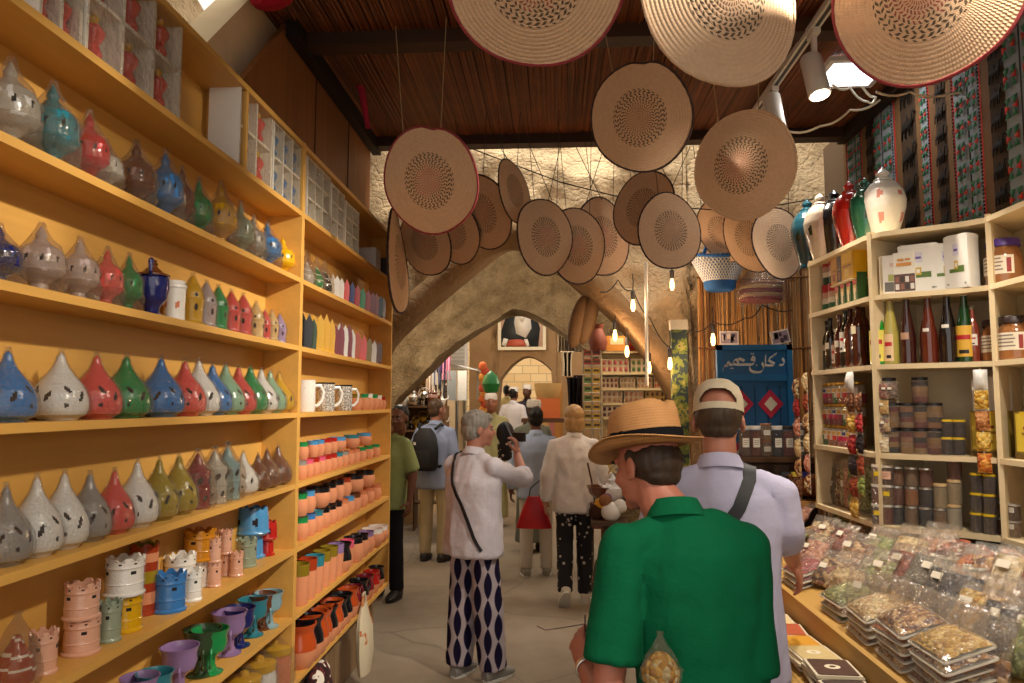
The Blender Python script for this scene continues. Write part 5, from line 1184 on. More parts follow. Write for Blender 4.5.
for y, aim, e, sz, lab in ((2.75, (-1.2, 3.6, 1.25), 175, 60, 'white spot lamp on the rail aimed at the far shelving bay'), (2.1, (-1.2, 2.6, 1.45), 185, 66, 'white spot lamp on the rail aimed at the near shelving bay'), (.85, (-1.2, 2.0, .95), 120, 60, 'white spot lamp on the rail nearest the shop front, aimed left'), (1.5, (1.5, 2.9, 1.3), 105, 66, 'white spot lamp on the rail aimed at the counter')):
    trackhead(None, (1.25, y, 3.28), 0, aim, lab, e, sz)
t = thing('ceiling_panel', 'lit square lamp panel in the roof at the upper right', 'lamp', (1.67, 4.12, ZC - .02))
g = G(); 
for s in (-1, 1): g.box((s * .165, 0, 0), (.03, .36, .03)); g.box((0, s * .165, 0), (.30, .03, .03))
ob('panel_frame', g, matte('#d8d4cc', .4), t)
g = G(); g.box((0, 0, -.003), (.30, .30, .012)); ob('diffuser', g, emit('#f4f6ff', 6), t)
# loose wires below the panel
for i, (pts, hx, lab) in enumerate((([(832, 84), (850, 88), (868, 102), (876, 97), (862, 86)], '#d8d0c0', 'loop of loose pale wire under the lit ceiling panel'), ([(786, 131), (820, 126), (850, 110), (880, 100)], '#c9bca8', 'thin pale wire from the spot lamp to the loop'), ([(876, 92), (910, 92), (950, 94), (985, 78), (1030, 40)], '#c0a88a', 'pale cable drooping across the textile at upper right'))):
    g = G(); P = [aty(x, y, 3.7 if i else 3.9) for x, y in pts]; Q = []
    for k in range(len(P) - 1):
        for q in range(5): Q.append(P[k].lerp(P[k + 1], q / 5) - Vector((0, 0, .02 * math.sin(PI * q / 5))))
    g.tube(Q + [P[-1]], .006, 6); tag(ob('loose_wire', g, matte(hx, .5)), lab, 'wire')
# red cloths at the upper left
g = G(); p = aty(272, -6, 3.0); g.lathe([(0, -.1), (.05, -.085), (.09, -.03), (.1, .05), (.06, .12), (0, .14)], 16, c=p); tag(ob('red_cloth_bundle', crumple(g, 1, .1), cloth('#a01626')), 'red cloth bundle at the corner of roof and plywood', 'cloth')
g = G(); P = [aty(x, y, 4.2) for x, y in ((349, 46), (356, 72), (362, 92), (368, 128))]; g.tube(P, [.012, .03, .022, .015], 8, 0); tag(ob('ribbon_tassel', g, cloth('#a5283a')), 'red and tan ribbon tassel hanging from the roof at left', 'tassel')
# --- baskets, postcards, pole and shutter by the reed screen
YR = Y1 - .32
t = thing('hanging_basket', 'blue and white woven basket hanging on the reed screen', 'basket', aty(720, 288, YR - .14))
def bw():
    m = NT('woven_cord'); o = m.xyz(); a = m.math('ARCTAN2', o[1], o[0]); ck = m.math('MULTIPLY', m.math('SINE', m.math('MULTIPLY', a, 44)), m.math('SINE', m.math('MULTIPLY', o[2], 190)))
    m.base(m.mix(m.math('GREATER_THAN', ck, .25), srgb('#d8d8d4'), srgb('#5a6f96')), .8); m.bump(ck, .5, .01); return m.m
g = G(); g.lathe([(.1, .02), (.12, .05), (.155, .12), (.195, .2), (.2, .215)], 40, caps=False); ob('woven_side', g, bw(), t)
g = G(); g.lathe([(.0, -.02), (.09, -.02), (.108, .0), (.116, .045), (.118, .05)], 32); ob('blue_base', g, matte('#1f5a9a', .8), t)
g = G(); g.tube([(.2 * math.cos(a), .2 * math.sin(a), .215 + .02 * math.sin(2 * a + 1.8)) for a in [2 * PI * k / 30 for k in range(31)]], .012, 6, 0, False); ob('blue_rim', g, matte('#2464a8', .8), t)
g = G(); g.tube([(-.12, 0, .22), (-.09, -.02, .3), (0, -.02, .31), (.06, 0, .25), (.19, 0, .22)], .014, 6); ob('blue_handle', g, matte('#2464a8', .8), t)
t = thing('textile_bundle', 'red and tan folded textiles wrapped in plastic on reed screen', 'textile bundle', aty(761, 300, YR - .12))
for i, (hx, z) in enumerate((('#8a2a34', .0), ('#b08a6a', .03), ('#7a2430', .06), ('#c0a07a', .09), ('#9a6a50', .115))):
    g = G(); g.loft([((0, 0, z - .015), .13 + .01 * (i % 2), .09), ((0, 0, z), .15, .1), ((0, 0, z + .015), .135, .09)], 20, ex=2.6); ob('folded_textile', crumple(g, i, .06), cloth(hx), t)
g = G(); g.lathe(rings([(.1, -.04), (.17, -.02), (.175, .1), (.13, .17), (.05, .24), (.07, .28)], .03), 24, caps=False); ob('plastic_wrap', crumple(g, 3, .15), M_BAG, t)
for px, py, tl, lab in ((729, 338, 0, 'small pinned photograph, left of the two above the shutter'), (780, 337, -.2, 'small tilted photograph, right one above the blue shutter')):
    g = G(); g.box((0, 0, 0), (.135, .004, .1), 0); g.box((0, -.003, 0), (.118, .002, .08), 1); rd2 = random.Random(px)
    for k in range(7): g.box((rd2.uniform(-.045, .045), -.0045, rd2.uniform(-.03, .02)), (.012 + .02 * rd2.random(), .001, .02 + .03 * rd2.random()), 2 + k % 2)
    o = ob('photo_print', g, [mt('#d0c8c0'), mt('#8a7a86'), mt('#3a3038'), mt('#c9b8a8')]); o.location = aty(px, py, Y1 - .3); o.rotation_euler = (0, tl, 0); tag(o, lab, 'photograph')
t = thing('patterned_pole', 'narrow post wrapped in yellow and green patterned cloth', 'post', aty(681, 470, 5.3) + Vector((0, 0, -.0)))
top = aty(681, 330, 5.3).z - t.location.z
pm = NT('leafy_cloth'); f = pm.noise(14, 3); pm.base(pm.ramp(f, [(.3, srgb('#2c3a3a')), (.45, srgb('#6a7430')), (.55, srgb('#a0964a')), (.65, srgb('#4a5560'))], 'CONSTANT'), .8)
g = G(); g.box((0, 0, (top - 1.2) / 2 - .0), (.11, .07, top + 1.2)); ob('cloth_cover', g, pm.m, t)
g = G(); g.box((0, 0, top + .035), (.12, .08, .07)); ob('pole_cap', g, mt('#d0c4ac'), t)
# --- blue shutter with lettering
YS = 4.95; a = aty(716, 345, YS); b = aty(791, 345, YS); W = b.x - a.x; zt2 = a.z; ZB = 1.18
t = thing('blue_shutter', 'blue painted wooden shutter with white lettering and red diamonds', 'shutter', ((a.x + b.x) / 2, YS, ZB)); HH = zt2 - ZB
M_BL = matte('#0f6aa3', .55, .15, 30, .15, 'blue_paint'); M_BL2 = matte('#0c5a8e', .55, .15, 30, .15, 'blue_paint')
g = G(); g.box((0, .01, HH / 2), (W * .92, .02, HH), 0)
for k in range(1, 6): g.box((-W / 2 + W * k / 6, -.002, HH * .36), (.006, .006, HH * .66), 1)
ob('plank_panel', g, [M_BL2, matte('#083a5c', .7)], t)
g = G(); g.box((-W / 2 + .018, 0, HH / 2), (.036, .045, HH)); g.box((W / 2 - .018, 0, HH / 2), (.036, .045, HH)); g.box((0, 0, HH - .018), (W, .045, .036)); ob('frame', g, M_BL, t)
sgn_h = .155
g = G(); g.box((0, -.005, HH - .04 - sgn_h - .02), (W - .06, .035, .045)); ob('cross_rail', g, M_BL, t); g = G(); g.box((0, -.005, HH * .36), (W - .06, .03, .03)); ob('cross_rail', g, M_BL, t)
g = G(); g.box((0, -.003, HH - .04 - sgn_h / 2), (W - .075, .012, sgn_h)); ob('sign_board', g, matte('#0e5f94', .5, .1, 20, .1), t)
for k, (x, z) in enumerate(((-W * .19, HH * .56), (W * .2, HH * .56), (-W * .19, HH * .2), (W * .2, HH * .2))):
    g = G(); T = Matrix(((1, 0, 0, x), (0, 0, -1, 0), (0, 1, 0, z), (0, 0, 0, 1))); r = .082
    g.prism([(-r, 0), (0, -r * 1.15), (r, 0), (0, r * 1.15)], .004, .014, 0, T); r = .042; g.prism([(-r, 0), (0, -r * 1.15), (r, 0), (0, r * 1.15)], .014, .019, 1, T); ob('red_diamond', g, [matte('#c01c40', .6), matte('#ded8c0', .6)], t)
# lettering: strokes of a broad pen, read right to left
def pen(g, pts, r=.0092):
    P = []
    Q = [pts[0]] + list(pts) + [pts[-1]]
    for i in range(1, len(Q) - 2):
        for k in range(5):
            u = k / 5; P.append(tuple(.5 * (2 * Q[i][d] + (Q[i + 1][d] - Q[i - 1][d]) * u + (2 * Q[i - 1][d] - 5 * Q[i][d] + 4 * Q[i + 1][d] - Q[i + 2][d]) * u * u + (3 * Q[i][d] - Q[i - 1][d] - 3 * Q[i + 1][d] + Q[i + 2][d]) * u ** 3) for d in (0, 1)))
    P.append(pts[-1]); n = len(P); L = []; Rr = []
    for x, z in P:   # broad nib held at 60 degrees
        L.append((x - r * .45, z - r * .9)); Rr.append((x + r * .45, z + r * .9))
    vs = [(x, -.0105, z) for x, z in L] + [(x, -.0105, z) for x, z in Rr] + [(x, -.0065, z) for x, z in L] + [(x, -.0065, z) for x, z in Rr]
    fs = []
    for i in range(n - 1): fs += [(i, i + 1, n + i + 1, n + i), (2 * n + i, 2 * n + i + 1, i + 1, i), (n + i, n + i + 1, 3 * n + i + 1, 3 * n + i)]
    g.add(vs, fs, 0)
def dotm(g, x, z, r=.0058): g.prism([(x - r, z), (x, z - r), (x + r, z), (x, z + r)], .0065, .0105, 0, Matrix(((1, 0, 0, 0), (0, 0, -1, 0), (0, 1, 0, 0), (0, 0, 0, 1))))
g = G(); zc = HH - .04 - sgn_h / 2 - .008
S = lambda pts: [(x * W / 100, zc + z * W / 100) for x, z in pts]
pen(g, S([(37, 7), (39.5, 3), (39, -1), (35, -2), (33, -1.5)]))                               # dal
pen(g, S([(28, 12), (22, 8.5), (19, 5.5), (23, 2), (27, -.5), (24, -2.5), (15, -2.5)])); pen(g, S([(30, 13.5), (25, 11)]))  # kaf
pen(g, S([(15.5, 12), (15, 5), (15, -2.5)]))                                                    # alef
pen(g, S([(10, 1), (12.5, -5), (9, -10.5), (1, -11.5), (-5, -9), (-6.5, -4)])); dotm(g, W * .03, zc + W * -.02)   # noon
pen(g, S([(1, 7), (-2.5, 9.5), (-4, 6.5), (-.5, 5), (1, 6), (0, 1), (-4, -1), (-12, -1)])); dotm(g, W * -.035, zc + W * .135); dotm(g, W * -.01, zc + W * .135)   # qaf
pen(g, S([(-12, -1), (-22, -1), (-29, 1), (-24, 6), (-21, 1.5), (-21.5, -1)])); pen(g, S([(-21, 7), (-17, 6), (-13, 4)]))           # dal
pen(g, S([(-27, 3), (-28.5, -1), (-32, -1)])); dotm(g, W * -.29, zc + W * -.06); dotm(g, W * -.315, zc + W * -.06)                  # ya
pen(g, S([(-32, -1), (-35, 2.5), (-37, -.5), (-34, -2), (-40, -3), (-42, -8), (-42.5, -12)]))                               # meem
ob('painted_lettering', g, matte('#e4e2dc', .6, .04, 40, 0), t, None)
# ================================================================= FARTHER STALLS
def rack(name, label, x0, x1, Y, zs, dep, m, back=True, feet=0.0):
    t = thing(name, label, 'shelf', ((x0 + x1) / 2, Y, 0)); w = x1 - x0
    for z in zs:
        g = G(); g.box((0, 0, z - .01), (w - .02, dep, .02)); ob('shelf_board', g, m, t)
    for s in (-1, 1):
        g = G(); g.box((s * (w / 2 - .008), 0, (feet + zs[-1]) / 2), (.016, dep, zs[-1] - feet)); ob('side_panel', g, m, t)
    if back:
        g = G(); g.box((0, dep / 2 + .004, (zs[0] + zs[-1]) / 2), (w, .008, zs[-1] - zs[0])); ob('back_panel', g, m, t)
    return t
def zy(py, Y): return aty(560, py, Y).z
def xy(px, Y): return aty(px, 400, Y).x
# --- lit gift rack seen through the arch
YG = 7.0; M_WARM = matte('#dcc89a', .6)
zs = [.9, zy(417, YG), zy(403, YG), zy(388.5, YG), zy(373, YG), zy(352, YG)]
rack('gift_rack', 'pale lit rack of small boxed sets beyond the arch', xy(600, YG), xy(669, YG), YG, zs, .22, M_WARM)
def minibox(px0, px1, z, h, rows, cols, fcol, whole, desc, order, row):
    x0, x1 = xy(px0, YG), xy(px1, YG); w = x1 - x0 - .008; g = G(); g.box((0, .02, h / 2), (w, .08, h))
    t = link('boxed_gift_set', None); t.location = ((x0 + x1) / 2, YG - .05, z + .001); ob('tray', g, mt(whole), t); g = G()
    for i in range(cols):
        for j in range(rows):
            cx = -w / 2 + w * (i + .5) / cols; cz = h * (j + .5) / rows; g.box((cx, -.022, cz), (w / cols * .8, .006, h / rows * .78), 0); g.lathe([(.25 * w / cols, -.3 * h / rows), (.3 * w / cols, 0), (.1 * w / cols, .3 * h / rows)], 8, 1, c=(cx, -.028, cz))
    ob('small_goods', g, [mt('#b8a080'), mt(fcol)], t); pend(t, desc, f'{ORD[row]} shelf down, lit gift rack', order, 'box', 'boxed sets on the gift rack')
for a, b, c, f in ((601, 629, 5, '#a04a4a'), (630, 658, 5, '#4a6a3a')): minibox(a, b, zs[4], .125, 2, c, f, '#d9cfb8', 'white boxed set', a, 0)
for a, b, f in ((601, 618, '#6b3a44'), (619, 635, '#a08a70'), (636, 652, '#a8806a'), (653, 664, '#b0442c')): minibox(a, b, zs[3], .10, 2, 4, f, '#d4c8b4', 'white boxed set', a, 1)
for a, b, f, wh in ((601, 622, '#a08070', '#cfc4b0'), (623, 643, '#b07a70', '#cfc4b0'), (644, 664, '#5a4020', '#c9a030')): minibox(a, b, zs[2], .11, 2, 4, f, wh, 'yellow boxed set' if wh == '#c9a030' else 'white boxed set', a, 2)
for a, b in ((601, 622), (623, 643)): minibox(a, b, zs[1], .10, 2, 4, '#4a2c40', '#cfc4b0', 'white boxed set of dark goods', a, 3)
# wire stand of packets at its left
YW = 6.9; t = thing('packet_stand', 'narrow wire stand of yellow and green packets left of gift rack', 'display stand', (xy(592, YW), YW, 0))
g = G()
for x in (-.08, 0, .08):
    for y in (-.05, .05): g.tube([(x, y, .0), (x, y, zy(350, YW))], .006, 6)
for q in range(9): g.box((0, 0, zy(428 - 9 * q, YW) - .004), (.17, .11, .005))
ob('wire_frame', g, metal('#b8b0a0', .4), t)
for q in range(9):
    for k in range(2):
        g = G(); g.box((-.04 + .08 * k, -.02, zy(428 - 9 * q, YW) + .026), (.066, .05, .05)); g.box((-.04 + .08 * k, -.0455, zy(428 - 9 * q, YW) + .03), (.05, .002, .02), 1)
        ob('packet', g, [mt('#c9a428' if k else ('#5a8a34' if q in (3, 4, 5) else '#b8a040')) if q < 7 else mt('#a03a2c'), mt('#3a2a1a')], t)
YB = 6.95; zt = zs[-1]
t = thing('carton', 'orange carton on top of the lit gift rack', 'box', (xy(617, YB), YB, zt)); g = G(); g.rbox((0, 0, .07), (.2, .13, .14), .004); ob('box_body', g, matte('#c9822c', .7), t); g = G(); g.box((0, -.0655, .09), (.12, .001, .06)); ob('pale_label', g, mt('#d8c088'), t)
g = G(); g.ell((0, 0, .1), (.16, .1, .11)); o = ob('cloth_heap', crumple(g, 5, .25), cloth('#8a2a1c')); o.location = (xy(640, YB), YB, zt - .02); tag(o, 'dark red cloth heap beside the orange carton', 'cloth')
g = G(); g.lathe([(.07, 0), (.09, .08), (.06, .16), (.045, .2), (.06, .24)], 16); o = ob('clay_pot', g, matte('#6b3018')); o.location = (xy(598, YB), YB - .08, zs[-1] + .005); tag(o, 'dark brown clay pot left of the orange carton', 'pot')
for px, py, lab in ((588, 318, 'dark brown leather shield-like basket hanging under the rib'), (578, 322, 'second dark hanging basket beside the shield-like one')):
    p = aty(px, py, 5.9); g = G(); g.ell((0, 0, 0), (.07, .05, .22), 0, 16, 10, Matrix.Rotation(.25, 3, 'Y')); o = ob('hanging_basket', g, matte('#6e5030', .7, .3)); o.location = p; tag(o, lab, 'basket')
# shawls
def shawl(px, py0, py1, Y, w, hx, lab, hx2=None):
    p0 = aty(px, py0, Y); p1 = aty(px, py1, Y); L = p0.z - p1.z; g = G()
    g.grid(14, 16, lambda u, v: ((u - .5) * w * (1 - .25 * math.sin(v * 2.5)), .03 * math.sin(u * 19 + px) + .015 * math.sin(v * 5), -L * v), (lambda i, j: (i // 3) % 2) if hx2 else 0)
    g.tube([(-w * .55, .0, .0), (w * .55, 0, 0)], .008, 6, 0)
    o = ob('hanging_scarf', g, [cloth(hx), cloth(hx2 or hx)]); o.location = p0; tag(o, lab, 'scarf', 'scarves hung for sale')
shawl(573, 378, 432, 7.2, .12, '#1f1a1e', 'long black scarf hanging left of the packet stand'); shawl(579, 376, 430, 7.3, .10, '#2a2024', 'black and tan scarf beside the long black one', '#8a6a4a'); shawl(567, 352, 376, 7.4, .12, '#c9b89a', 'cream and black patterned cloth above the black scarves', '#2a2420')
for i, (px, hx) in enumerate(((562, '#b8a890'), (570, '#9a9088'), (577, '#a8a098'))): shawl(px, 322, 352, 9.2, .14, hx, ['pale', 'grey', 'grey and white'][i] + ' scarf hanging high behind the middle arch', None if i < 2 else '#d0ccc4')
# --- portrait on the far wall
YP = Y3 - .12; a = aty(498, 296, YP); b = aty(546, 350, YP); W = b.x - a.x; HP = a.z - b.z
t = thing('framed_portrait', 'large framed portrait of a person in dark robe high on the far wall', 'picture', ((a.x + b.x) / 2, YP, b.z))
g = G()
for s in (-1, 1): g.box((s * (W / 2 - .03), 0, HP / 2), (.06, .05, HP)); g.box((0, 0, HP / 2 + s * (HP / 2 - .03)), (W - .12, .05, .06))
ob('pale_frame', g, matte('#d8ccb0', .6), t)
def flat(g, pts, y, mi): g.prism([(x * W, z * HP) for x, z in pts], -y - .003, -y, mi, Matrix(((1, 0, 0, 0), (0, 0, 1, 0), (0, 1, 0, 0), (0, 0, 0, 1))))
g = G(); flat(g, [(-.46, .04), (.46, .04), (.46, .96), (-.46, .96)], .0, 0)
flat(g, [(-.44, .05), (.34, .05), (.38, .4), (.3, .62), (.1, .78), (-.14, .78), (-.34, .6), (-.43, .35)], .006, 1)
flat(g, [(-.12, .3), (.08, .22), (.2, .4), (.16, .74), (-.12, .76), (-.16, .5)], .012, 2); flat(g, [(-.1, .72), (.1, .72), (.12, .86), (.0, .93), (-.12, .86)], .014, 3)
flat(g, [(-.1, .7), (.1, .7), (.06, .56), (0, .5), (-.06, .56)], .018, 2); flat(g, [(-.13, .84), (.13, .84), (.1, .95), (-.1, .95)], .018, 4)
flat(g, [(-.34, .07), (.1, .06), (.12, .14), (-.02, .2), (-.26, .19)], .02, 4); flat(g, [(-.42, .1), (-.34, .06), (-.28, .2), (-.38, .22)], .022, 2); flat(g, [(.1, .06), (.16, .08), (.12, .2), (.04, .2)], .022, 2)
ob('painted_canvas', g, [mt('#c9a894'), mt('#23282c'), mt('#d8d0c4'), mt('#8a5a44'), mt('#b0503a')], t, None)
# --- shops on the left beyond the shelving
YS2 = 9.15; zl = [.75, zy(430, YS2), zy(406, YS2)]
rack('wares_table', 'table with shelves of shiny wares beyond the far shelving bay', xy(388, YS2), xy(447, YS2), YS2, zl, .4, wood('#7d5c3c', 'x'))
POTS = {}
def pot(kind, mi):
    k = ('pot', kind, mi)
    if k not in KC:
        m = [metal('#c8c4bc', .25), metal('#c9a048', .3), cg('w'), cg('br')][mi]; g = G()
        if kind == 0: g.lathe([(.25, 0), (.3, .05), (.42, .3), (.4, .5), (.22, .62), (.16, .7), (.2, .78), (.1, .85), (.05, .95), (0, 1.0)], 16); h = G(); h.tube([(.38, 0, .5), (.6, 0, .6), (.66, 0, .85)], [.07, .05, .03], 8)
        elif kind == 1: g.lathe([(.5, .35), (.46, .2), (.3, .06), (.25, 0)][::-1] + [(.55, .42), (.5, .42), (.4, .2), (0, .1)], 16); h = G(); h.lathe([(.2, 0), (.22, -.02), (.1, .04)], 12)
        else: g.lathe([(.18, 0), (.2, .03), (.08, .1), (.07, .3), (.25, .45), (.28, .7), (.2, .8)], 14); h = G(); h.tube([(.3 * math.cos(a), 0, .72 + .3 * math.sin(a)) for a in [PI * q / 10 for q in range(11)]], .03, 6)
        KC[k] = [('vessel_body', g.mesh('vessel_body', m), None), (('spout', 'foot_ring', 'handle')[kind], h.mesh('spout', m), None)]
    return KC[k]
rd = random.Random(21); MN = ['silver', 'brass', 'white', 'brown']; KN = ['pot with spout', 'shallow bowl', 'handled cup']
for row, (z, n) in enumerate(((zl[2], 10), (zl[1], 9), (zl[0], 6))):
    for i in range(n):
        k = rd.choice((0, 0, 1, 2)); mi = rd.choice((0, 0, 1, 2, 2, 3)); h = rd.uniform(.14, .22) if k != 1 else rd.uniform(.2, .26); px = 391 + 52 * (i + .5) / n
        o = place(['spouted_pot', 'metal_bowl', 'handled_cup'][k], pot(k, mi), (xy(px, YS2), YS2 - .06 + .1 * (i % 2), z + .001), h, rd.uniform(-1, 1)); pend(o, f'{MN[mi]} {KN[k]}', ['top', 'middle', 'lowest'][row] + ' board of the wares table', px, 'vessel', 'vessels on the wares table')
rack('wares_rack', 'tall dark rack of vessels behind the wares table', xy(416, 9.75), xy(446, 9.75), 9.75, [.4, zy(398, 9.75), zy(385, 9.75)], .25, wood('#6a4c30', 'x'), False)
for i, (px, b_, k, mi, h) in enumerate(((421, 1, 0, 1, .15), (427, 1, 0, 0, .15), (434, 1, 2, 2, .15), (441, 1, 0, 3, .15), (420, 2, 0, 1, .2), (427, 2, 0, 1, .22), (434, 2, 2, 0, .18), (441, 2, 1, 1, .2))):
    o = place(['spouted_pot', 'metal_bowl', 'handled_cup'][k], pot(k, mi), (xy(px, 9.75), 9.7, (zy(398, 9.75), zy(385, 9.75))[b_ - 1] + .001), h); pend(o, f'{MN[mi]} {KN[k]}', ('lower', 'upper')[b_ - 1] + ' board of the dark wares rack', px, 'vessel', 'vessels on the wares rack')
for px, y0, y1, hx, h2, lab in ((431, 350, 395, '#c0a890', '#d8d0c4', 'cream scarf'), (437, 335, 385, '#d8d4d0', '#6a6a80', 'white and grey scarf'), (442, 328, 372, '#4a3458', None, 'purple scarf'), (446, 340, 380, '#c98aa0', None, 'pink scarf'), (440, 372, 405, '#3a4a5a', '#c9b8a0', 'dark blue scarf')):
    shawl(px, y0, y1, 9.4, .16, hx, lab + ' hanging in the sunlit stall at left', h2)
t = thing('shop_cabinet', 'white boxy shutter housing over the left stall awning', 'cabinet', (xy(455, 10.5), 10.5, zy(350, 10.5)))
g = G(); g.box((-.26, .05, .1), (.2, .06, .06)); ob('wall_bracket', g, matte('#9a9a98', .5), t); g = G(); g.rbox((0, 0, .0), (.34, .3, .55), .02); ob('housing', g, matte('#d9d8d4', .5), t)
g = G()
for k in range(9): g.box((0, -.152, -.22 + .055 * k), (.3, .006, .03))
ob('louvre', g, matte('#c2c2c0', .5), t)
t = thing('awning', 'small grey sheet awning over the left stall', 'awning', (xy(461, 10.0), 10.0, zy(366, 10.0))); g = G(); g.box((0, 0, 0), (.5, .5, .02), 0, R=Matrix.Rotation(.25, 3, 'Y')); ob('sheet', g, matte('#c9cac8', .4), t)
for s in (-1, 1):
    g = G(); g.tube([(s * .2, .2, -.02), (s * .2, .22, -.45)], .012, 6); ob('bracket', g, matte('#8a8a88', .4), t)
t = thing('display_board', 'grey folding display board standing in the alley at left', 'board', (xy(457, 9.4), 9.4, .02)); 
for s, wd, hx in ((-1, .12, '#8a8f90'), (1, .14, '#c9c8c4')):
    g = G(); z0 = zy(402, 9.4); z1 = zy(372, 9.4); g.box((s * .07, 0, (z0 + z1) / 2), (wd, .02, z1 - z0), 0, -s * .5); ob('board_leaf', g, matte(hx, .5), t)
g = G(); g.tube([(0, 0, 0), (0, 0, zy(402, 9.4))], .02, 8); ob('post', g, metal('#8a8a88', .4), t)
for i in range(9):
    px = 483 + (i % 2) * 2; py = 366 + i * 5.5; g = G(); g.lathe([(0, -.07), (.06, -.05), (.07, 0), (.05, .05), (0, .07)], 10); o = ob('hanging_pouch', g, matte(('#c9602a', '#b8442a', '#d08a3a')[i % 3], .7)); o.location = aty(px, py, 11.5); pend(o, ('orange', 'red', 'amber')[i % 3] + ' pouch', 'in the hanging column beside the green lantern', i, 'pouch', 'hanging column of pouches', 'from top')
g = G(); g.lathe([(0, -.16), (.1, -.12), (.14, 0), (.1, .12), (.03, .18), (0, .2)], 14); o = ob('green_lantern', g, matte('#1f7a3c', .4)); o.location = aty(491, 384, 11.0); tag(o, 'green hanging lantern right of the orange pouches', 'lantern')
g = G(); g.lathe([(.2, 0), (.3, .1), (.36, .35), (.37, .5), (.33, .5), (.3, .2), (0, .1)], 18); o = ob('woven_basket', g, matte('#b8935a', .8, .3, 90)); o.location = aty(548, 402, 10.0); o.scale = (.5,) * 3; tag(o, 'large tan woven basket in the alley before the far arch', 'basket')
g = G(); g.rbox((0, 0, .13), (.32, .3, .26), .02); o = ob('orange_crate', g, matte('#c0602a', .6)); o.location = aty(548, 418, 10.0); tag(o, 'orange crate under the large tan basket', 'crate')
t = thing('crate_stand', 'dark wooden stand carrying the orange crate and basket', 'stand', (aty(548, 418, 10.1).x, 10.1, 0)); zc_ = aty(548, 418, 10.0).z
g = G(); g.box((0, 0, zc_ - .03), (.7, .6, .05)); ob('stand_top', g, wood('#5a3a22', 'x'), t)
for sx_ in (-.3, .3):
    for sy in (-.25, .25):
        g = G(); g.box((sx_, sy, (zc_ - .05) / 2), (.05, .05, zc_ - .05)); ob('leg', g, wood('#5a3a22', 'z'), t)
for px, hx, lab in ((545, '#b08a5a', 'tan cloth bolt standing'), (558, '#a0703c', 'brown cloth bolt standing')):
    g = G(); g.tube([(0, 0, 0), (.01, 0, zy(386, 12.5) - .18)], .07, 12); o = ob('cloth_bolt', g, cloth(hx)); o.location = (xy(px, 12.5), 12.5, .176); tag(o, lab + ' in the alley near the far arch', 'cloth')
# --- low table of toys and bowls behind the straw hat
YT = 4.55; zt = zy(498, YT); t = thing('low_table', 'low dark table of toys and bowls beside the straw hat', 'table', (xy(645, YT), YT, 0))
g = G(); g.box((0, 0, zt - .015), (.54, .5, .03)); ob('table_top', g, wood('#6b4a2c', 'x'), t)
for sx_ in (-.24, .24):
    for sy in (-.22, .22):
        g = G(); g.box((sx_, sy, (zt - .03) / 2), (.04, .04, zt - .03)); ob('leg', g, wood('#6b4a2c', 'z'), t)
for px, kind, mi, h, dy, lab in ((604, 1, 3, .2, -.1, 'brown bowl'), (612, 0, 2, .16, -.15, 'white pot'), (622, 1, 2, .2, 0, 'white shallow bowl'), (628, 0, 3, .2, .1, 'brown spouted pot'), (634, 2, 1, .2, -.1, 'brass cup'), (616, 2, 0, .18, .12, 'silver cup')):
    o = place(['spouted_pot', 'metal_bowl', 'handled_cup'][kind], pot(kind, mi), (xy(px, YT + dy), YT + dy, zt + .001), h, px); tag(o, lab + ' on the low table beside the straw hat', 'vessel')
def doll(px, py, Y, cols, lab, s=1):
    p = aty(px, py, Y); t = thing('pompom_doll', lab, 'toy', p); t.scale = (s,) * 3
    for i, (hx, x, z, r) in enumerate(cols):
        g = G(); g.ell((x, 0, z), r, 0, 14, 10); ob('pompom', crumple(g, i, .12), cloth(hx), t)
doll(655, 531, 3.7, (('#d8a83a', -.06, -.04, .04), ('#d8424a', .0, 0, .05), ('#e0d8cc', .05, .01, .04), ('#d0602a', .02, .05, .035), ('#c8d04a', -.07, .0, .03)), 'bright red and yellow pompom doll beside the green shoulder')
t = thing('toy_crate', 'brown crate under the bright pompom doll', 'crate', (xy(657, 3.7), 3.7, 0)); zq = zy(531, 3.7) - .082
g = G(); g.box((0, 0, zq / 2), (.2, .2, zq)); ob('crate_body', g, wood('#5a3a22', 'z'), t); g = G(); g.box((0, -.102, zq - .03), (.2, .006, .04)); ob('crate_slat', g, wood('#6b4a2c', 'x'), t)
doll(611, 512, 4.2, (('#d8d0c4', 0, 0, .055), ('#d8d0c4', .05, .03, .04), ('#8a5a3a', -.03, .06, .035)), 'white and brown plush toy on the low stall edge'); doll(601, 505, 4.25, (('#d09a3a', 0, 0, .04), ('#5a3a6a', .03, .03, .035), ('#3a2418', -.02, -.04, .05)), 'amber and violet plush toy beside the white one')
t = thing('toy_stand', 'narrow dark stand holding the plush toys', 'stand', (xy(608, 4.22), 4.22, 0)); ztt = zy(519, 4.22)
g = G(); g.box((0, 0, ztt - .01), (.2, .2, .02)); ob('stand_top', g, wood('#4a3220', 'x'), t); g = G(); g.tube([(0, 0, 0), (0, 0, ztt - .02)], .03, 10); ob('post', g, wood('#4a3220', 'z'), t); g = G(); g.lathe([(.13, 0), (.12, .03), (.03, .05)], 16); ob('foot', g, wood('#4a3220', 'x'), t)
g = G(); pr = [(.11, 0), (.12, .1), (.13, .3), (.12, .3), (.1, .05)]; g.lathe(pr, 24); t = thing('wicker_basket', 'dark wicker basket on the floor beside the toys', 'basket', (xy(614, 4.0), 4.0, zy(556, 4.0))); t.location.z = .45; ob('woven_body', g, matte('#4a2f1c', .8, .4, 120), t)
g = G(); g.tube([(-.12, 0, .29), (-.1, 0, .4), (0, 0, .45), (.1, 0, .4), (.12, 0, .29)], .008, 6); ob('handle', g, matte('#4a2f1c', .8), t)
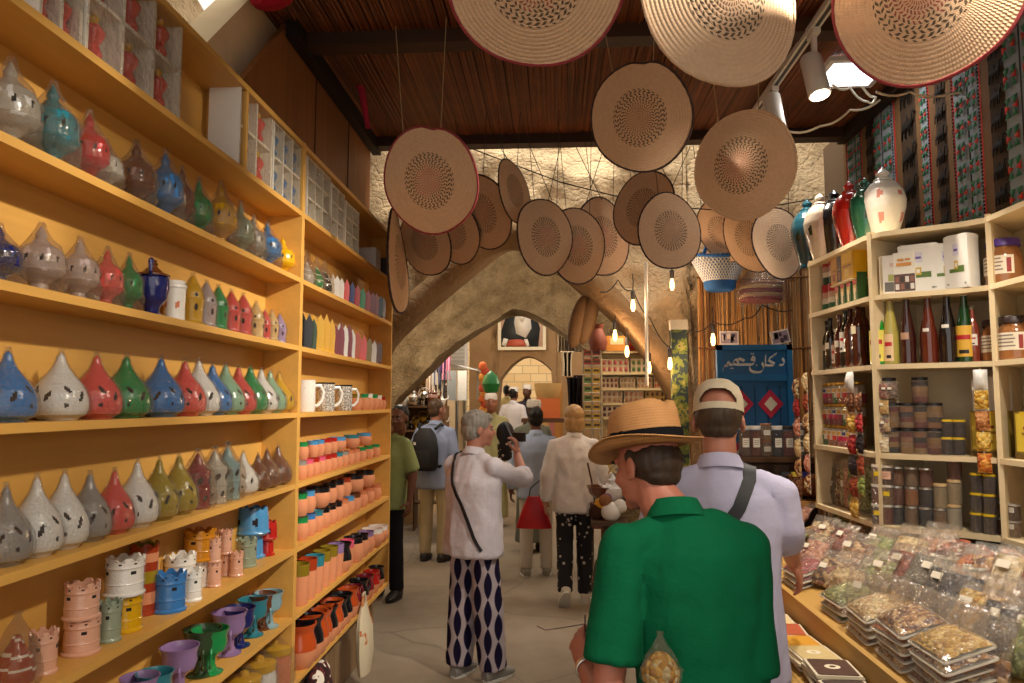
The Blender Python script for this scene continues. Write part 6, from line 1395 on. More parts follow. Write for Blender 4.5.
t2 = thing('stool', 'small wooden stool under the dark wicker basket', 'stool', (xy(614, 4.0), 4.0, 0)); g = G(); g.lathe([(.14, .41), (.15, .42), (.15, .448), (0, .449)], 18); ob('seat', g, wood('#5a3d24', 'x'), t2)
for k in range(3):
    a = 2.1 * k; g = G(); g.tube([(.1 * math.cos(a), .1 * math.sin(a), .415), (.13 * math.cos(a), .13 * math.sin(a), 0)], .014, 8); ob('leg', g, wood('#5a3d24', 'z'), t2)
# --- jars under the shutter and wooden bowls at the far end of the counter
YJ = 4.72; zj = zy(455, YJ); t = thing('jar_bench', 'dark bench carrying a row of jars below the blue shutter', 'bench', (xy(768, YJ), YJ, 0))
g = G(); g.box((0, .05, zj - .015), (.56, .36, .03)); ob('bench_top', g, wood('#4a3018', 'x'), t); g = G(); g.box((0, .05, zj / 2 - .02), (.5, .3, zj - .03)); ob('bench_body', g, wood('#33200f', 'z'), t)
for i, (px, pal, hx) in enumerate(((742, 'brn', '#c9c0b0'), (752.5, 'rbr', '#d8d0c4'), (763, 'mix', '#8a5a34'), (774, 'dark', '#c9c4bc'), (785, 'rbr', '#2a2020'), (795.5, 'grey', '#d0c8b8'))):
    for q in range(2 if i in (2, 5) else 1):
        z = zj + .001 + q * .1; o = place('storage_jar', k_jar([NUT[pal]], mt(hx), .36, ('#d8d0c0', .3, .6, .6)), (xy(px, YJ), YJ - .04, z), .185 if i not in (2, 5) else .1, 0, .52 if i not in (2, 5) else .95); pend(o, 'labelled storage jar', 'on the bench below the blue shutter' + (', upper one' if q else ''), px, 'jar', 'storage jars under the shutter')
t = thing('bowl_table', 'wooden table of dark bowls beyond the counter end', 'table', (xy(800, 4.45), 4.39, 0)); zb = zy(495, 4.45)
g = G(); g.box((0, 0, zb - .015), (.6, .34, .03)); ob('table_top', g, wood('#a8773e', 'x'), t)
for s in (-.27, .27):
    for q in (-.14, .14): g = G(); g.box((s, q, zb / 2 - .015), (.04, .04, zb - .03)); ob('leg', g, wood('#8a5c30', 'z'), t)
for px, dy, h, lab in ((786, 0, .22, 'dark brown wooden bowl nearer the shirted man'), (806, -.03, .26, 'wide dark brown bowl at the table end')):
    o = place('wooden_bowl', pot(1, 3), (xy(px, 4.42), 4.39 + dy, zb + .02), h); tag(o, lab, 'bowl')
for i, (px, py, hx, lab) in enumerate(((783, 472, '#1c1a20', 'black packet with white square beside the shoulder'), (792, 476, '#c9a82c', 'yellow packet leaning among the black ones'), (799, 470, '#2a2a78', 'blue packet at the end of the bowl table'))):
    t = thing('packet', lab, 'packet', (xy(px, 4.5), 4.46, zb + .001)); g = G(); g.rbox((0, 0, .07), (.075, .03, .14), .006); ob('packet_body', g, mt(hx), t); g = G(); g.box((0, -.0157, .08), (.03, .001, .035)); ob('white_patch', g, mt('#d8d4cc'), t); t.rotation_euler.x = -.1
# --- cloth bag and dark textile below the far bay
p = atx(364, 598, XF + .02); t = thing('cloth_bag', 'cream cloth bag with orange pattern hanging below the far shelving bay', 'bag', p)
m = NT('printed_cotton'); f = m.noise(9, 2); m.base(m.ramp(f, [(.0, srgb('#d0c2a6')), (.58, srgb('#d0c2a6')), (.6, srgb('#b8652c')), (.66, srgb('#c98a50')), (.68, srgb('#d0c2a6'))], 'LINEAR'), .9, spec=.1)
g = G(); L = .44; g.loft([((0, 0, -L), .012, .05), ((.01, 0, -L * .96), .03, .09), ((.01, 0, -L * .7), .045, .12), ((.005, 0, -L * .35), .04, .11), ((0, 0, -.1), .03, .085), ((0, 0, -.03), .015, .05)], 24); ob('bag_body', crumple(g, 3, .1, 9), m.m, t)
g = G(); g.tube([(0, -.05, -.05), (.0, -.02, .03), (0, .02, .03), (0, .05, -.05)], .006, 6); ob('strap', g, m.m, t)
p = Vector((-1.18, ypx(318, -1.18, .3), .02)); g = G(); g.loft([((0, 0, 0), .06, .12), ((0, 0, .2), .075, .14), ((0, 0, .34), .05, .1), ((0, 0, .38), .02, .05)], 20); m = NT('zigzag_textile'); f = m.noise(22, 1); m.base(m.ramp(f, [(0, srgb('#2a0f10')), (.5, srgb('#5a1a18')), (.56, srgb('#d8d0c4'))], 'CONSTANT'), .9); o = ob('patterned_sack', crumple(g, 2, .12), m.m); o.location = p; tag(o, 'dark red and white patterned sack under the far shelving bay', 'sack')
# ================================================================= PEOPLE
def voxel(g, vs, it=4, name='form'):
    me = bpy.data.meshes.new('tmp'); me.from_pydata(g.v, [], g.f); o = bpy.data.objects.new('tmp', me); COL.objects.link(o)
    m = o.modifiers.new('r', 'REMESH'); m.mode = 'VOXEL'; m.voxel_size = vs; m.use_smooth_shade = True
    if it:
        s = o.modifiers.new('s', 'SMOOTH'); s.factor = .5; s.iterations = it
    dg = bpy.context.evaluated_depsgraph_get(); r = bpy.data.meshes.new_from_object(o.evaluated_get(dg)); r.name = name
    bpy.data.objects.remove(o); bpy.data.meshes.remove(me); return r
def displace(me, fn):
    for v in me.vertices:
        d = fn(v.co, v.normal)
        if d: v.co = v.co + v.normal * d
    me.update()
def wrinkle(me, amp, sc=9, zs=.5, seed=0):
    def f(p, n):
        a = noise.noise((p.x * sc + seed, p.y * sc, p.z * sc * zs)); b = noise.noise((p.x * sc * 2.3, p.y * sc * 2.3 + seed, p.z * sc * 1.6 - p.x * sc))
        return amp * (1 - 2 * abs(a)) * .8 + amp * .5 * b
    displace(me, f)
def add_mesh(dst, me):
    o = len(dst.v); dst.v += [tuple(v.co) for v in me.vertices]; n = len(me.polygons); dst.f += [tuple(i + o for i in p.vertices) for p in me.polygons]; dst.m += [0] * n
def V(*a): return Vector(a)
def hand_prims(g, wrist, fdir, back, thumb, curl=.5, s=1.0, spread=.06):
    """fdir: towards the fingers, back: out of the back of the hand, thumb: +1/-1 side of the thumb"""
    y = Vector(fdir).normalized(); z = (Vector(back) - y * Vector(back).dot(y)).normalized(); x = y.cross(z)
    M = Matrix((x, y, z)).transposed(); W = lambda a, b, c: Vector(wrist) + M @ (Vector((a, b, c)) * s)
    g.ell(W(0, .045, 0), (.038 * s, .052 * s, .015 * s), 0, 16, 10, M); g.ell(W(0, .075, -.002), (.037 * s, .022 * s, .013 * s), 0, 14, 8, M); g.ell(W(thumb * .022, .035, -.008), (.018 * s, .03 * s, .015 * s), 0, 12, 8, M)
    g.cap(W(0, -.03, 0), .026 * s, W(0, .02, 0), .026 * s)
    for i, (fx, L) in enumerate(((.03, .068), (.0105, .078), (-.0105, .073), (-.03, .057))):
        fx *= thumb; p = W(fx, .082 - abs(fx) * .15, 0); a = 0; sp = fx * spread * 30 * .1; r = .0088 * s
        for q, fr in enumerate((.45, .31, .24)):
            a += curl * (.55, .75, .6)[q] + i * .03
            d = M @ Vector((sp, math.cos(a), -math.sin(a))).normalized(); p2 = p + d * L * fr * s; g.cap(p, r, p2, r * .9, 8); r *= .9; p = p2
    p = W(thumb * .034, .028, -.006); d = M @ Vector((thumb * .72, .62, -.3)).normalized(); p2 = p + d * .042 * s; g.cap(p, .0115 * s, p2, .0105 * s, 8); d = M @ Vector((thumb * .3, .85, -.45)).normalized(); g.cap(p2, .0105 * s, p2 + d * .03 * s, .0085 * s, 8)
def head_prims(g, M):
    R = M.to_3x3(); T = lambda a: M @ Vector(a); e = lambda c, r, RR=None: g.ell(T(c), r, 0, 20, 14, R @ RR if RR else R)
    e((0, -.02, .03), (.074, .095, .083)); e((0, .026, -.028), (.06, .062, .085)); e((0, .03, -.075), (.05, .052, .036)); e((0, .07, -.098), (.02, .019, .018)); e((0, .072, .024), (.048, .018, .013))
    for s in (-1, 1):
        e((s * .034, .048, -.03), (.028, .034, .032)); e((s * .011, .098, -.034), (.009, .01, .008)); RR = Matrix.Rotation(s * .35, 3, 'Z') @ Matrix.Rotation(-.2, 3, 'X'); e((s * .078, -.014, -.012), (.008, .021, .033), RR); e((s * .08, -.006, -.036), (.007, .01, .011))
    g.cap(T((0, .086, .012)), .009, T((0, .11, -.028)), .0125); e((0, .086, -.061), (.022, .012, .006)); e((0, .084, -.071), (.02, .012, .007)); g.cap(T((0, -.022, -.05)), .056, T((0, -.03, -.12)), .056)
def person(label, xy_, yaw, ht, sk, top, bottom, vs=.009, lean_=0, head=(0, 0), armL=None, armR=None, legs=None, sleeve='long', hem=.80, bulk=1.0, hair=None, hairstyle='short', hands=(.5, .5), shoes='#2a2624', topname='shirt', robe=False, skirtless=True, gz=0, wr=.006, hd=True, legw=1.0, palm=None, hoff=(0, 0, 0), sw=(1.0, 1.0), sm=6, slv=.78):
    s = ht / 1.75; Mw = Matrix.Translation((xy_[0], xy_[1], gz)) @ Matrix.Rotation(yaw, 4, 'Z') @ Matrix.Scale(s, 4); inv = Mw.inverted()
    loc = lambda p: inv @ Vector(p)
    vs = vs / s; L = Matrix.Translation((0, 0, .95)) @ Matrix.Rotation(-lean_, 4, 'X') @ Matrix.Translation((0, 0, -.95)); u = lambda *a: L @ Vector(a); LR = L.to_3x3()
    shl, shr = u(-.178 * sw[0], -.01, 1.378), u(.178 * sw[1], -.01, 1.378)
    eL, wL = (loc(armL[0]), loc(armL[1])) if armL else (u(-.25, -.035, 1.13), u(-.26, .04, .88)); eR, wR = (loc(armR[0]), loc(armR[1])) if armR else (u(.25, -.035, 1.13), u(.26, .04, .88))
    lg = legs or (((-.10, .02, .50), (-.105, -.01, .085)), ((.10, .02, .50), (.105, -.01, .085)))
    Mh = L @ Matrix.Translation(hoff) @ Matrix.Translation((0, .0, 1.52)) @ Matrix.Rotation(head[0], 4, 'Z') @ Matrix.Rotation(-head[1], 4, 'X') @ Matrix.Translation((0, .035, .105))
    g = G(); g.loft([(u(0, 0, .88), .14, .09, LR), (u(0, 0, .98), .145, .095, LR), (u(0, 0, 1.1), .125, .085, LR), (u(0, 0, 1.3), .15, .1, LR), (u(0, -.005, 1.38), .13, .075, LR), (u(hoff[0] * .3, -.005, 1.44), .055, .05, LR), (u(hoff[0] * .6, 0, 1.49), .048, .048, LR)], 20)
    head_prims(g, Mh); g.cap(u(hoff[0] * .4, -.005, 1.44), .056, Mh @ Vector((0, -.026, -.08)), .054)
    hg = G()
    for sh, e, w, sd in ((shl, eL, wL, -1), (shr, eR, wR, 1)):
        g.cap(sh, .05, e, .041); g.cap(e, .041, e.lerp(w, .3), .042); g.cap(e.lerp(w, .3), .041, w, .027)
    for (k, a), sd in zip(lg, (-1, 1)):
        g.cap((sd * .085, 0, .9), .075, k, .052); g.cap(k, .052, V(*k).lerp(V(*a), .35), .053); g.cap(V(*k).lerp(V(*a), .35), .053, a, .036); g.cap(a, .035, (a[0], a[1] + .06, a[2] - .035), .03)
    body = voxel(g, vs, 3); bg_ = G(); add_mesh(bg_, body)
    for i, (e, w, sd) in enumerate(((eL, wL, -1), (eR, wR, 1))):
        g = G(); g.cap(e.lerp(w, .7), .0315, w, .0275); d = (w - e).normalized()
        pl = palm[i] if palm and palm[i] else None
        f = (inv.to_3x3() @ Vector(pl[0])).normalized() if pl else d; b = (inv.to_3x3() @ Vector(pl[1])) if pl else V(sd, .1, .0); th = pl[2] if pl else -sd * -1
        # thumb side: towards the front of the body when the back of the hand looks outward
        if not pl: th = 1 if (f.cross((b - f * b.dot(f)).normalized())).y > 0 else -1
        hand_prims(g, w, f, b, th, hands[i]); add_mesh(bg_, voxel(g, min(vs, .0045), 2))
    o = ob('person', bg_, skin(sk), None, None); o.matrix_world = Mw; tag(o, label, 'person')
    if hd:
        for sd in (-1, 1):
            g = G(); g.ell(Mh @ V(sd * .03, .0765, .001), (.0115, .0115, .0065), 0, 12, 8, Mh.to_3x3()); g.ell(Mh @ V(sd * .03, .0862, .001), (.0048, .003, .0048), 1, 10, 6, Mh.to_3x3()); ob('eye', g, [matte('#9a9088', .4, .02, 20, 0), matte('#20140e', .2, .02, 20, 0)], o)
            g = G(); g.tube([Mh @ V(sd * .014, .094, .02), Mh @ V(sd * .03, .0945, .026), Mh @ V(sd * .046, .084, .02)], [.003, .0045, .002], 6); ob('eyebrow', g, hairm(hair or '#3a2c20'), o)
    # top garment
    b = bulk; g = G()
    if robe: R_ = [(V(0, 0, .12), .21 * b, .17 * b), (V(0, 0, .5), .19 * b, .15 * b), (u(0, 0, .92), .185 * b, .14 * b, LR)]
    else: R_ = [(u(0, .0, hem), .185 * b, .135 * b, LR), (u(0, 0, hem + .02), .187 * b, .136 * b, LR), (u(0, 0, .95), .18 * b, .132 * b, LR)]
    R_ += [(u(0, 0, 1.1), .172 * b, .122 * b, LR), (u(0, 0, 1.28), .187 * min(b, 1.12), .128 * b, LR), (u(0, -.008, 1.36), .185, .108, LR), (u(0, -.008, 1.405), .145, .088, LR), (u(hoff[0] * .35, -.006, 1.445), .09, .07, LR), (u(hoff[0] * .55, 0, 1.478), .064, .064, LR)]
    g.loft(R_, 28)
    for sh, e, w, sd in ((shl, eL, wL, -1), (shr, eR, wR, 1)):
        g.ell(sh, .062, 0, 14, 10); g.cap(u(sd * .045, -.01, 1.43), .048, sh + LR @ V(-sd * .01, 0, .004), .056)
        if sleeve == 'short': q = sh.lerp(e, slv); g.cap(sh, .063, q, .064); d = (e - sh).normalized(); RQ = d.to_track_quat('Z', 'Y').to_matrix(); g.loft([(sh.lerp(q, .2), .063, .063, RQ), (q, .07, .067, RQ), (q + d * .045, .072, .069, RQ)], 20)
        else:
            g.cap(sh, .062, e, .058); f_ = .93 if sleeve == 'long' else .4; q = e.lerp(w, f_); d = (w - e).normalized(); RQ = d.to_track_quat('Z', 'Y').to_matrix(); g.loft([(e, .06, .06, RQ), (e.lerp(w, .3), .056, .056, RQ), (q, .046, .046, RQ)], 18); g.cap(e, .06, e.lerp(w, .2), .057)
    tm = voxel(g, vs * 1.15, sm, topname); wrinkle(tm, wr, 8, .45, xy_[0] * 9)
    t_ = link(topname, tm, o); tm.materials.clear(); tm.materials.append(top if not isinstance(top, str) else cloth(top)); tm.polygons.foreach_set('use_smooth', [True] * len(tm.polygons))
    cg_ = G(); cg_.M = L @ Matrix.Translation((0, 0, 1.47)) @ Matrix.Rotation(-.22, 4, 'X') @ Matrix.Translation((hoff[0] * .6, 0, -1.47)); n = 24
    col = [(.060, 1.455), (.061, 1.478), (.060, 1.497), (.064, 1.502), (.073, 1.482), (.084, 1.452)]
    cg_.lathe(col, n, c=(0, .005, 0), caps=False, fn=lambda i, j: None if 5 <= j <= 6 else 0); ob('collar', cg_, tm.materials[0], o)
    if bottom and not robe:
        g = G(); g.loft([(V(0, 0, .80), .15, .11), (V(0, 0, .90), .17 * b, .125 * b), (u(0, 0, 1.0), .16 * b, .115 * b, LR)], 24)
        for (k, a), sd in zip(lg, (-1, 1)):
            k = V(*k); a = V(*a); h0 = V(sd * .088, 0, .88); g.cap(h0, .09, k, .07 * legw); g.cap(h0, .088, V(sd * .09, 0, .8), .085)
            RQ = (k - a).normalized().to_track_quat('Z', 'Y').to_matrix(); g.loft([(a + (k - a) * -.02, .062 * legw, .066 * legw, RQ), (a + (k - a) * .5, .066 * legw, .07 * legw, RQ), (k, .072 * legw, .074 * legw, RQ)], 18); g.cap(k, .071 * legw, k + V(0, 0, -.02), .071 * legw)
        bm = voxel(g, vs * 1.2, 3, 'trousers'); wrinkle(bm, wr * .7, 9, .4, xy_[1]); link('trousers', bm, o); bm.materials.clear(); bm.materials.append(bottom if not isinstance(bottom, str) else cloth(bottom)); bm.polygons.foreach_set('use_smooth', [True] * len(bm.polygons))
    for (k, a), sd in zip(lg, (-1, 1)):
        a = V(*a); k = V(*k); pit = 0 if a.z < .12 else -.9; R3 = Matrix.Rotation(pit, 3, 'X') @ Matrix.Rotation(-sd * .12, 3, 'Z'); g = G()
        pr = lambda c: a + R3 @ V(*c)
        rings_ = [((0, -.075, -.05), .03, .03), ((0, -.05, -.035), .042, .048), ((0, .02, -.032), .042, .05), ((0, .09, -.045), .048, .036), ((0, .15, -.055), .042, .024), ((0, .185, -.06), .02, .014)]
        g.loft([(pr(c), rx, ry, R3 @ Matrix.Rotation(-PI / 2, 3, 'X')) for c, rx, ry in rings_], 16, ex=2.4)
        so = G(); so.loft([(pr((0, .05, -.088)), .05, .13, R3), (pr((0, .05, -.07)), .051, .132, R3)], 20, ex=2.3); sho = ob('shoe', g, matte(shoes, .6, .15, 50), o); ob('sole', so, matte('#d8d4cc' if shoes > '#6' else '#1a1614', .7), sho)
    # hair
    if hair:
        hg = G(); R3 = Mh.to_3x3(); e = lambda c, r: hg.ell(Mh @ V(*c), r, 0, 22, 16, R3)
        if hairstyle == 'short': e((0, -.032, .042), (.079, .094, .083)); e((0, -.05, -.01), (.074, .07, .075))
        elif hairstyle == 'fringe': e((0, -.026, .045), (.084, .102, .086)); e((0, -.05, -.01), (.079, .076, .078)); e((0, .05, .075), (.055, .04, .03))
        elif hairstyle == 'bob': e((0, -.022, .04), (.09, .108, .09)); e((0, -.04, -.03), (.094, .088, .09)); e((0, -.045, -.075), (.088, .075, .06)); e((.06, .0, -.04), (.03, .05, .08)); e((-.06, .0, -.04), (.03, .05, .08))
        elif hairstyle == 'nape': e((0, -.04, .005), (.078, .081, .07)); e((0, -.055, -.04), (.06, .048, .036)); e((.073, -.012, .02), (.006, .022, .024)); e((-.073, -.012, .02), (.006, .022, .024))
        hm_ = voxel(hg, vs * .8, 2, 'hair'); displace(hm_, lambda p, n: (.003 if hairstyle == 'nape' else .006) * noise.noise((p.x * 55, p.y * 55, p.z * 14))); link('hair', hm_, o); hm_.materials.clear(); hm_.materials.append(hairm(hair)); hm_.polygons.foreach_set('use_smooth', [True] * len(hm_.polygons))
    o['_'] = 0; del o['_']
    return o, Mh, L, Mw
def cap_hat(o, Mh, hx, style):
    g = G(); g.M = Mh
    if style == 'kuma':
        g.lathe(rings([(.083, .035), (.088, .06), (.084, .1), (.07, .125), (.0, .13)], .02), 28, c=(0, -.018, 0)); ob('embroidered_cap', g, hx if not isinstance(hx, str) else cloth(hx), o)
    elif style == 'ball':
        T = Matrix.Translation((0, -.016, .035)) @ Matrix.Diagonal((.9, 1.1, 1, 1)); n = 40
        pr = [(.092, -.005), (.093, .02), (.09, .045), (.078, .075), (.05, .097), (.02, .104), (0, .106)]
        def skip(i, j):   # opening above the strap at the back
            a = (j + .5) / n * 360; z = pr[i][1]
            return None if abs(a - 270) < 42 - z * 700 and z >= .0 and i in (1, 2) and abs(a - 270) < (42 if i == 1 else 27) else 0
        pr = rings(pr, .005); n = 90
        def skip(i, j):
            a = ((j + .5) / n * 360 - 270) / 46; z = ((pr[i][1] + pr[i + 1][1]) / 2 - .012) / .045
            return None if z > 0 and a * a + z * z < 1 else 0
        g.lathe(pr, n, T=T, fn=skip, caps=False); g.lathe([(r * .985, z) for r, z in pr], n, T=T, fn=skip, caps=False)
        ob('cap_crown', g, cloth(hx), o)
        g = G(); g.M = Mh; g.grid(14, 5, lambda u, v: (.075 * math.sin((u - .5) * 2.5) * (1 + .12 * v), .055 + .04 * math.cos((u - .5) * 2.5) + .065 * v, .03 - .02 * v - .25 * ((u - .5) ** 2) * .1)); g.grid(14, 5, lambda u, v: (.075 * math.sin((u - .5) * 2.5) * (1 + .12 * v), .055 + .04 * math.cos((u - .5) * 2.5) + .065 * v, .026 - .02 * v)); ob('cap_peak', g, cloth(hx), o)
        g = G(); g.M = Mh; g.lathe([(.0925, .0), (.0935, .0), (.0935, .016), (.0925, .016)], n, T=Matrix.Translation((0, -.016, .022)) @ Matrix.Diagonal((.9, 1.1, 1, 1)), caps=False); ob('cap_strap', g, cloth(hx), o)
def shoulder_strap(o, pts, hx, w=.014):
    from mathutils.bvhtree import BVHTree
    tm = [c for c in o.children if c.name.split('.')[0] in ('shirt', 'robe', 'blouse', 'polo_shirt')][0].data
    bv = BVHTree.FromPolygons([v.co for v in tm.vertices], [tuple(p.vertices) for p in tm.polygons]); Q = []
    for a, b in zip(pts, pts[1:]):
        for k in range(6):
            q = Vector(a).lerp(Vector(b), k / 6); h = bv.find_nearest(q); Q.append(h[0] + h[1] * .006)
    g = G(); n = len(Q); vs = []
    for i in range(n):
        t = (Q[min(i + 1, n - 1)] - Q[max(i - 1, 0)]).normalized(); nn = bv.find_nearest(Q[i])[1]; sd = t.cross(nn).normalized() * w
        for d, e in ((-1, -.004), (-1, .003), (1, .003), (1, -.004)): vs.append(Q[i] + sd * d + nn * e)
    g.add(vs, [(i * 4 + j, i * 4 + (j + 1) % 4, i * 4 + 4 + (j + 1) % 4, i * 4 + 4 + j) for i in range(n - 1) for j in range(4)]); ob('strap', g, matte(hx, .6), o)
# ---- man in green polo and straw hat (nearest)
gp = aty(683, 560, 1.92)
eL = aty(606, 705, 1.88); wL = aty(586, 667, 2.08)
man, Mh, L, Mw = person('man in green polo shirt and straw hat seen from behind, nearest the camera', (aty(701, 560, 1.94).x, 1.94), .12, 1.665, '#b0705a', cloth('#045c3a', .08, .6), '#4a4438', .0065, .10, (.62, .16), (eL, wL), (aty(752, 725, 1.92), aty(730, 720, 2.12)), None, 'short', .84, .98, '#3a2c22', 'nape', (.9, .8), '#3a3028', 'polo_shirt', wr=.008, hoff=(-.085, .03, -.02), sw=(1.13, .76), sm=3, slv=.62,
    palm=(((-.25, .55, .55), (-.8, -.4, .3), 1), None))
hm = NT('fine_straw'); o_ = hm.xyz(); f = hm.math('ADD', hm.math('SINE', hm.math('MULTIPLY', o_[2], 900)), hm.math('SINE', hm.math('MULTIPLY', hm.math('ARCTAN2', o_[1], o_[0]), 160))); hm.base(hm.mix(hm.noise(30, 4), srgb('#b07c4c'), srgb('#c8935c')), .7, spec=.25); hm.bump(f, .25, .004)
def fedora(o, Mh):
    Mf = Mh @ Matrix.Translation((0, -.012, .045)) @ Matrix.Rotation(.05, 4, 'X') @ Matrix.Scale(1.13, 4); h = link('straw_hat', None, o); h.matrix_local = Mf
    g = G(); n = 56; vs = []
    prof = [(.148, .0), (.146, .003), (.135, .001), (.12, .0), (.098, .003), (.093, .015), (.091, .05), (.088, .085), (.082, .105), (.068, .112), (.03, .108), (.005, .104)]
    for r, z in prof:
        for j in range(n):
            a = 2 * PI * j / n; ca, sa = math.cos(a), math.sin(a); kx, ky = (.9, 1.12) if r < .11 else (.95, 1.03); zz = z
            if r > .11: zz += (r - .1) / .048 * (.024 * ca * ca - .02 * max(0, sa) + .006 * max(0, -sa))
            if z > .08: zz -= .018 * math.exp(-(r * ca * kx / .02) ** 2) * (1 if abs(sa) < 2 else 0); zz += .008 * sa * -1
            pin = 1 - .12 * max(0, sa) * (z / .11 if r < .1 else 0)
            vs.append((r * ca * kx * pin, r * sa * ky, zz))
    N = len(prof); fs = [(i * n + j, i * n + (j + 1) % n, (i + 1) * n + (j + 1) % n, (i + 1) * n + j) for i in range(N - 1) for j in range(n)] + [tuple(range((N - 1) * n, N * n))]
    g.add(vs, fs); sl = ob('straw_body', g, hm.m, h, None); md = sl.modifiers.new('thick', 'SOLIDIFY'); md.thickness = .003
    g = G(); bp = [(.0995, .006), (.0965, .014), (.0948, .036), (.0945, .04)]
    g.lathe(bp, n, T=Matrix.Diagonal((.905, 1.125, 1, 1)), caps=False); ob('black_band', g, cloth('#121114'), h)
    g = G(); g.M = Matrix.Rotation(2.9, 4, 'Z') @ Matrix.Translation((.088, .0, .024)); g.box((.004, 0, 0), (.008, .02, .034)); g.prism([(0, -.012), (.045, -.018), (.04, .016), (0, .012)], 0, .006, 0, Matrix(((0, 0, 1, 0), (1, 0, 0, 0), (0, 1, 0, 0), (0, 0, 0, 1)))); g.prism([(0, -.012), (-.04, -.016), (-.045, .014), (0, .012)], 0, .006, 0, Matrix(((0, 0, 1, 0), (1, 0, 0, 0), (0, 1, 0, 0), (0, 0, 0, 1)))); ob('black_bow', g, cloth('#121114'), h)
fedora(man, Mh)
# wristwatch
inv = Mw.inverted(); a = inv @ wL; b = inv @ eL; d = (a - b).normalized(); Q = d.to_track_quat('Z', 'Y').to_matrix().to_4x4()
w_ = link('wristwatch', None, man); w_.matrix_local = Matrix.Translation(a - d * .012) @ Q
g = G(); g.lathe([(.031, -.009), (.034, -.008), (.034, .008), (.031, .009)], 24, caps=False); ob('watch_band', g, metal('#d0ccc4', .3), w_); g = G(); g.lathe([(.017, 0), (.018, .004), (.014, .008), (0, .008)], 20, T=Matrix.Translation((-.03, 0, 0)) @ Matrix.Rotation(-PI / 2, 4, 'Y')); ob('watch_face', g, matte('#e0dcd4', .2), w_)
# eyeglasses in his hand, bag against his side
t = thing('eyeglasses', 'dark red folded eyeglasses held in the hand of green shirted man', 'eyeglasses', aty(585, 634, 2.12)); im = t.location
P = lambda l: [aty(x, y, Y_) - im for x, y, Y_ in l]
g = G(); g.tube(P(((587, 634, 2.12), (584, 624, 2.13), (560, 628, 2.2), (545, 630, 2.25), (537, 626, 2.26))), .0016, 8); ob('temple_arm', g, matte('#4a1a16', .3), t); g = G(); g.tube(P(((585, 639, 2.12), (585, 628, 2.12), (585, 615, 2.12))), .0016, 8); ob('folded_arm', g, matte('#3a1a16', .3), t)
for k in (0, 1):
    g = G(); c = aty(590 - 6 * k, 640, 2.14 + .03 * k) - im; g.tube([c + Vector((.008 * math.cos(q), .02 * math.cos(q) * .8, .016 * math.sin(q))) for q in [2 * PI * j / 16 for j in range(17)]], .0016, 6); ob('lens_rim', g, matte('#3a1a16', .3), t)
p = aty(661, 684, 1.765); g = G(); g.lathe([(.2, 0), (.36, .08), (.38, .25), (.3, .42), (.15, .58), (0, .64)], 20); f = G(); f.lathe(rings([(.3, -.02), (.4, .08), (.42, .26), (.34, .46), (.2, .68), (.09, .86), (.05, .93), (.09, 1.0)], .06), 26, caps=False); o = place('gathered_bag', [('contents', g.mesh('contents', bits(('#c9963a', '#e0b860', '#a8702a', '#d8c9a0'), 9)), None), ('clear_bag', crumple(f, 4, .18, 7).mesh('clear_bag', M_FILM2, .1), None)], p, .115, .3); tag(o, 'clear gathered bag of amber pieces against the side of green shirted man', 'bag')
# ---- man in light blue shirt and cream cap
lp = aty(722, 470, 2.52)
eR = aty(783, 528, 2.5); wR = aty(793, 560, 2.76)
m2, Mh2, L2, Mw2 = person('man in pale lavender shirt and cream cap bending to the counter', (.545, 2.5), -.1, 1.755, '#b57a62', cloth('#bdb9d2', .06, .6), '#8f9cc0', .007, .06, (-.12, .14), None, (eR, wR), None, 'rolled', .80, 1.05, '#4a3a2c', 'nape', (.5, .45), '#5a544c', 'shirt', wr=.009, palm=(None, ((.4, .35, -.85), (.6, -.3, .3), -1)))
cap_hat(m2, Mh2, '#d8c9ac', 'ball')
sp = [L2 @ V(*q) for q in ((.09, .07, 1.43), (.09, .0, 1.46), (.085, -.07, 1.43), (.04, -.13, 1.34), (-.05, -.14, 1.22), (-.12, -.14, 1.1), (-.175, -.1, 1.0), (-.19, .0, .95))]; shoulder_strap(m2, sp, '#17161a', .02)
# ---- woman with camera
def ikat():
    t = NT('ikat_print'); o = t.xyz(); a = t.math('MULTIPLY', t.math('ADD', o[0], t.math('MULTIPLY', o[1], .8)), 11.5); c = t.math('FLOOR', a); u = t.math('SUBTRACT', t.math('FRACT', a), .5)
    v = t.math('ADD', t.math('MULTIPLY', o[2], 5.6), t.math('MULTIPLY', t.math('MODULO', t.math('ABSOLUTE', c), 2), .5)); w = t.math('ABSOLUTE', t.math('COSINE', t.math('MULTIPLY', v, PI))); r = t.math('MULTIPLY', t.math('POWER', w, .8), .40)
    ins = t.math('LESS_THAN', t.math('ABSOLUTE', u), r); rim = t.math('LESS_THAN', t.math('ABSOLUTE', u), t.math('SUBTRACT', r, .05))
    t.base(t.mix(ins, srgb('#b9aeb4'), t.mix(rim, srgb('#6a5f74'), srgb('#1e1a36'))), .9, spec=.1); return t.m
WY = 4.66; wx = -.51
eW = aty(524, 480, 4.78); wW = aty(517, 454, 4.92)
wm, Mh3, L3, Mw3 = person('woman with short grey hair in white shirt and patterned trousers raising a camera', (wx, WY), -.62, 1.635, '#b5806c', cloth('#d2ccd4', .05, .7), ikat(), .0085, .0, (-.62, .03), (aty(462, 505, 4.9), aty(484, 505, 5.08)), (eW, wW), (((-.10, .02, .50), (-.11, -.01, .085)), ((.10, .03, .50), (.12, .06, .085))), 'rolled', .80, 1.18, '#8f8a82', 'fringe', (.8, .9), '#8d8a86', 'shirt', wr=.012, legw=1.35,
    palm=(None, ((-.05, .1, 1), (.9, -.3, 0), -1)))
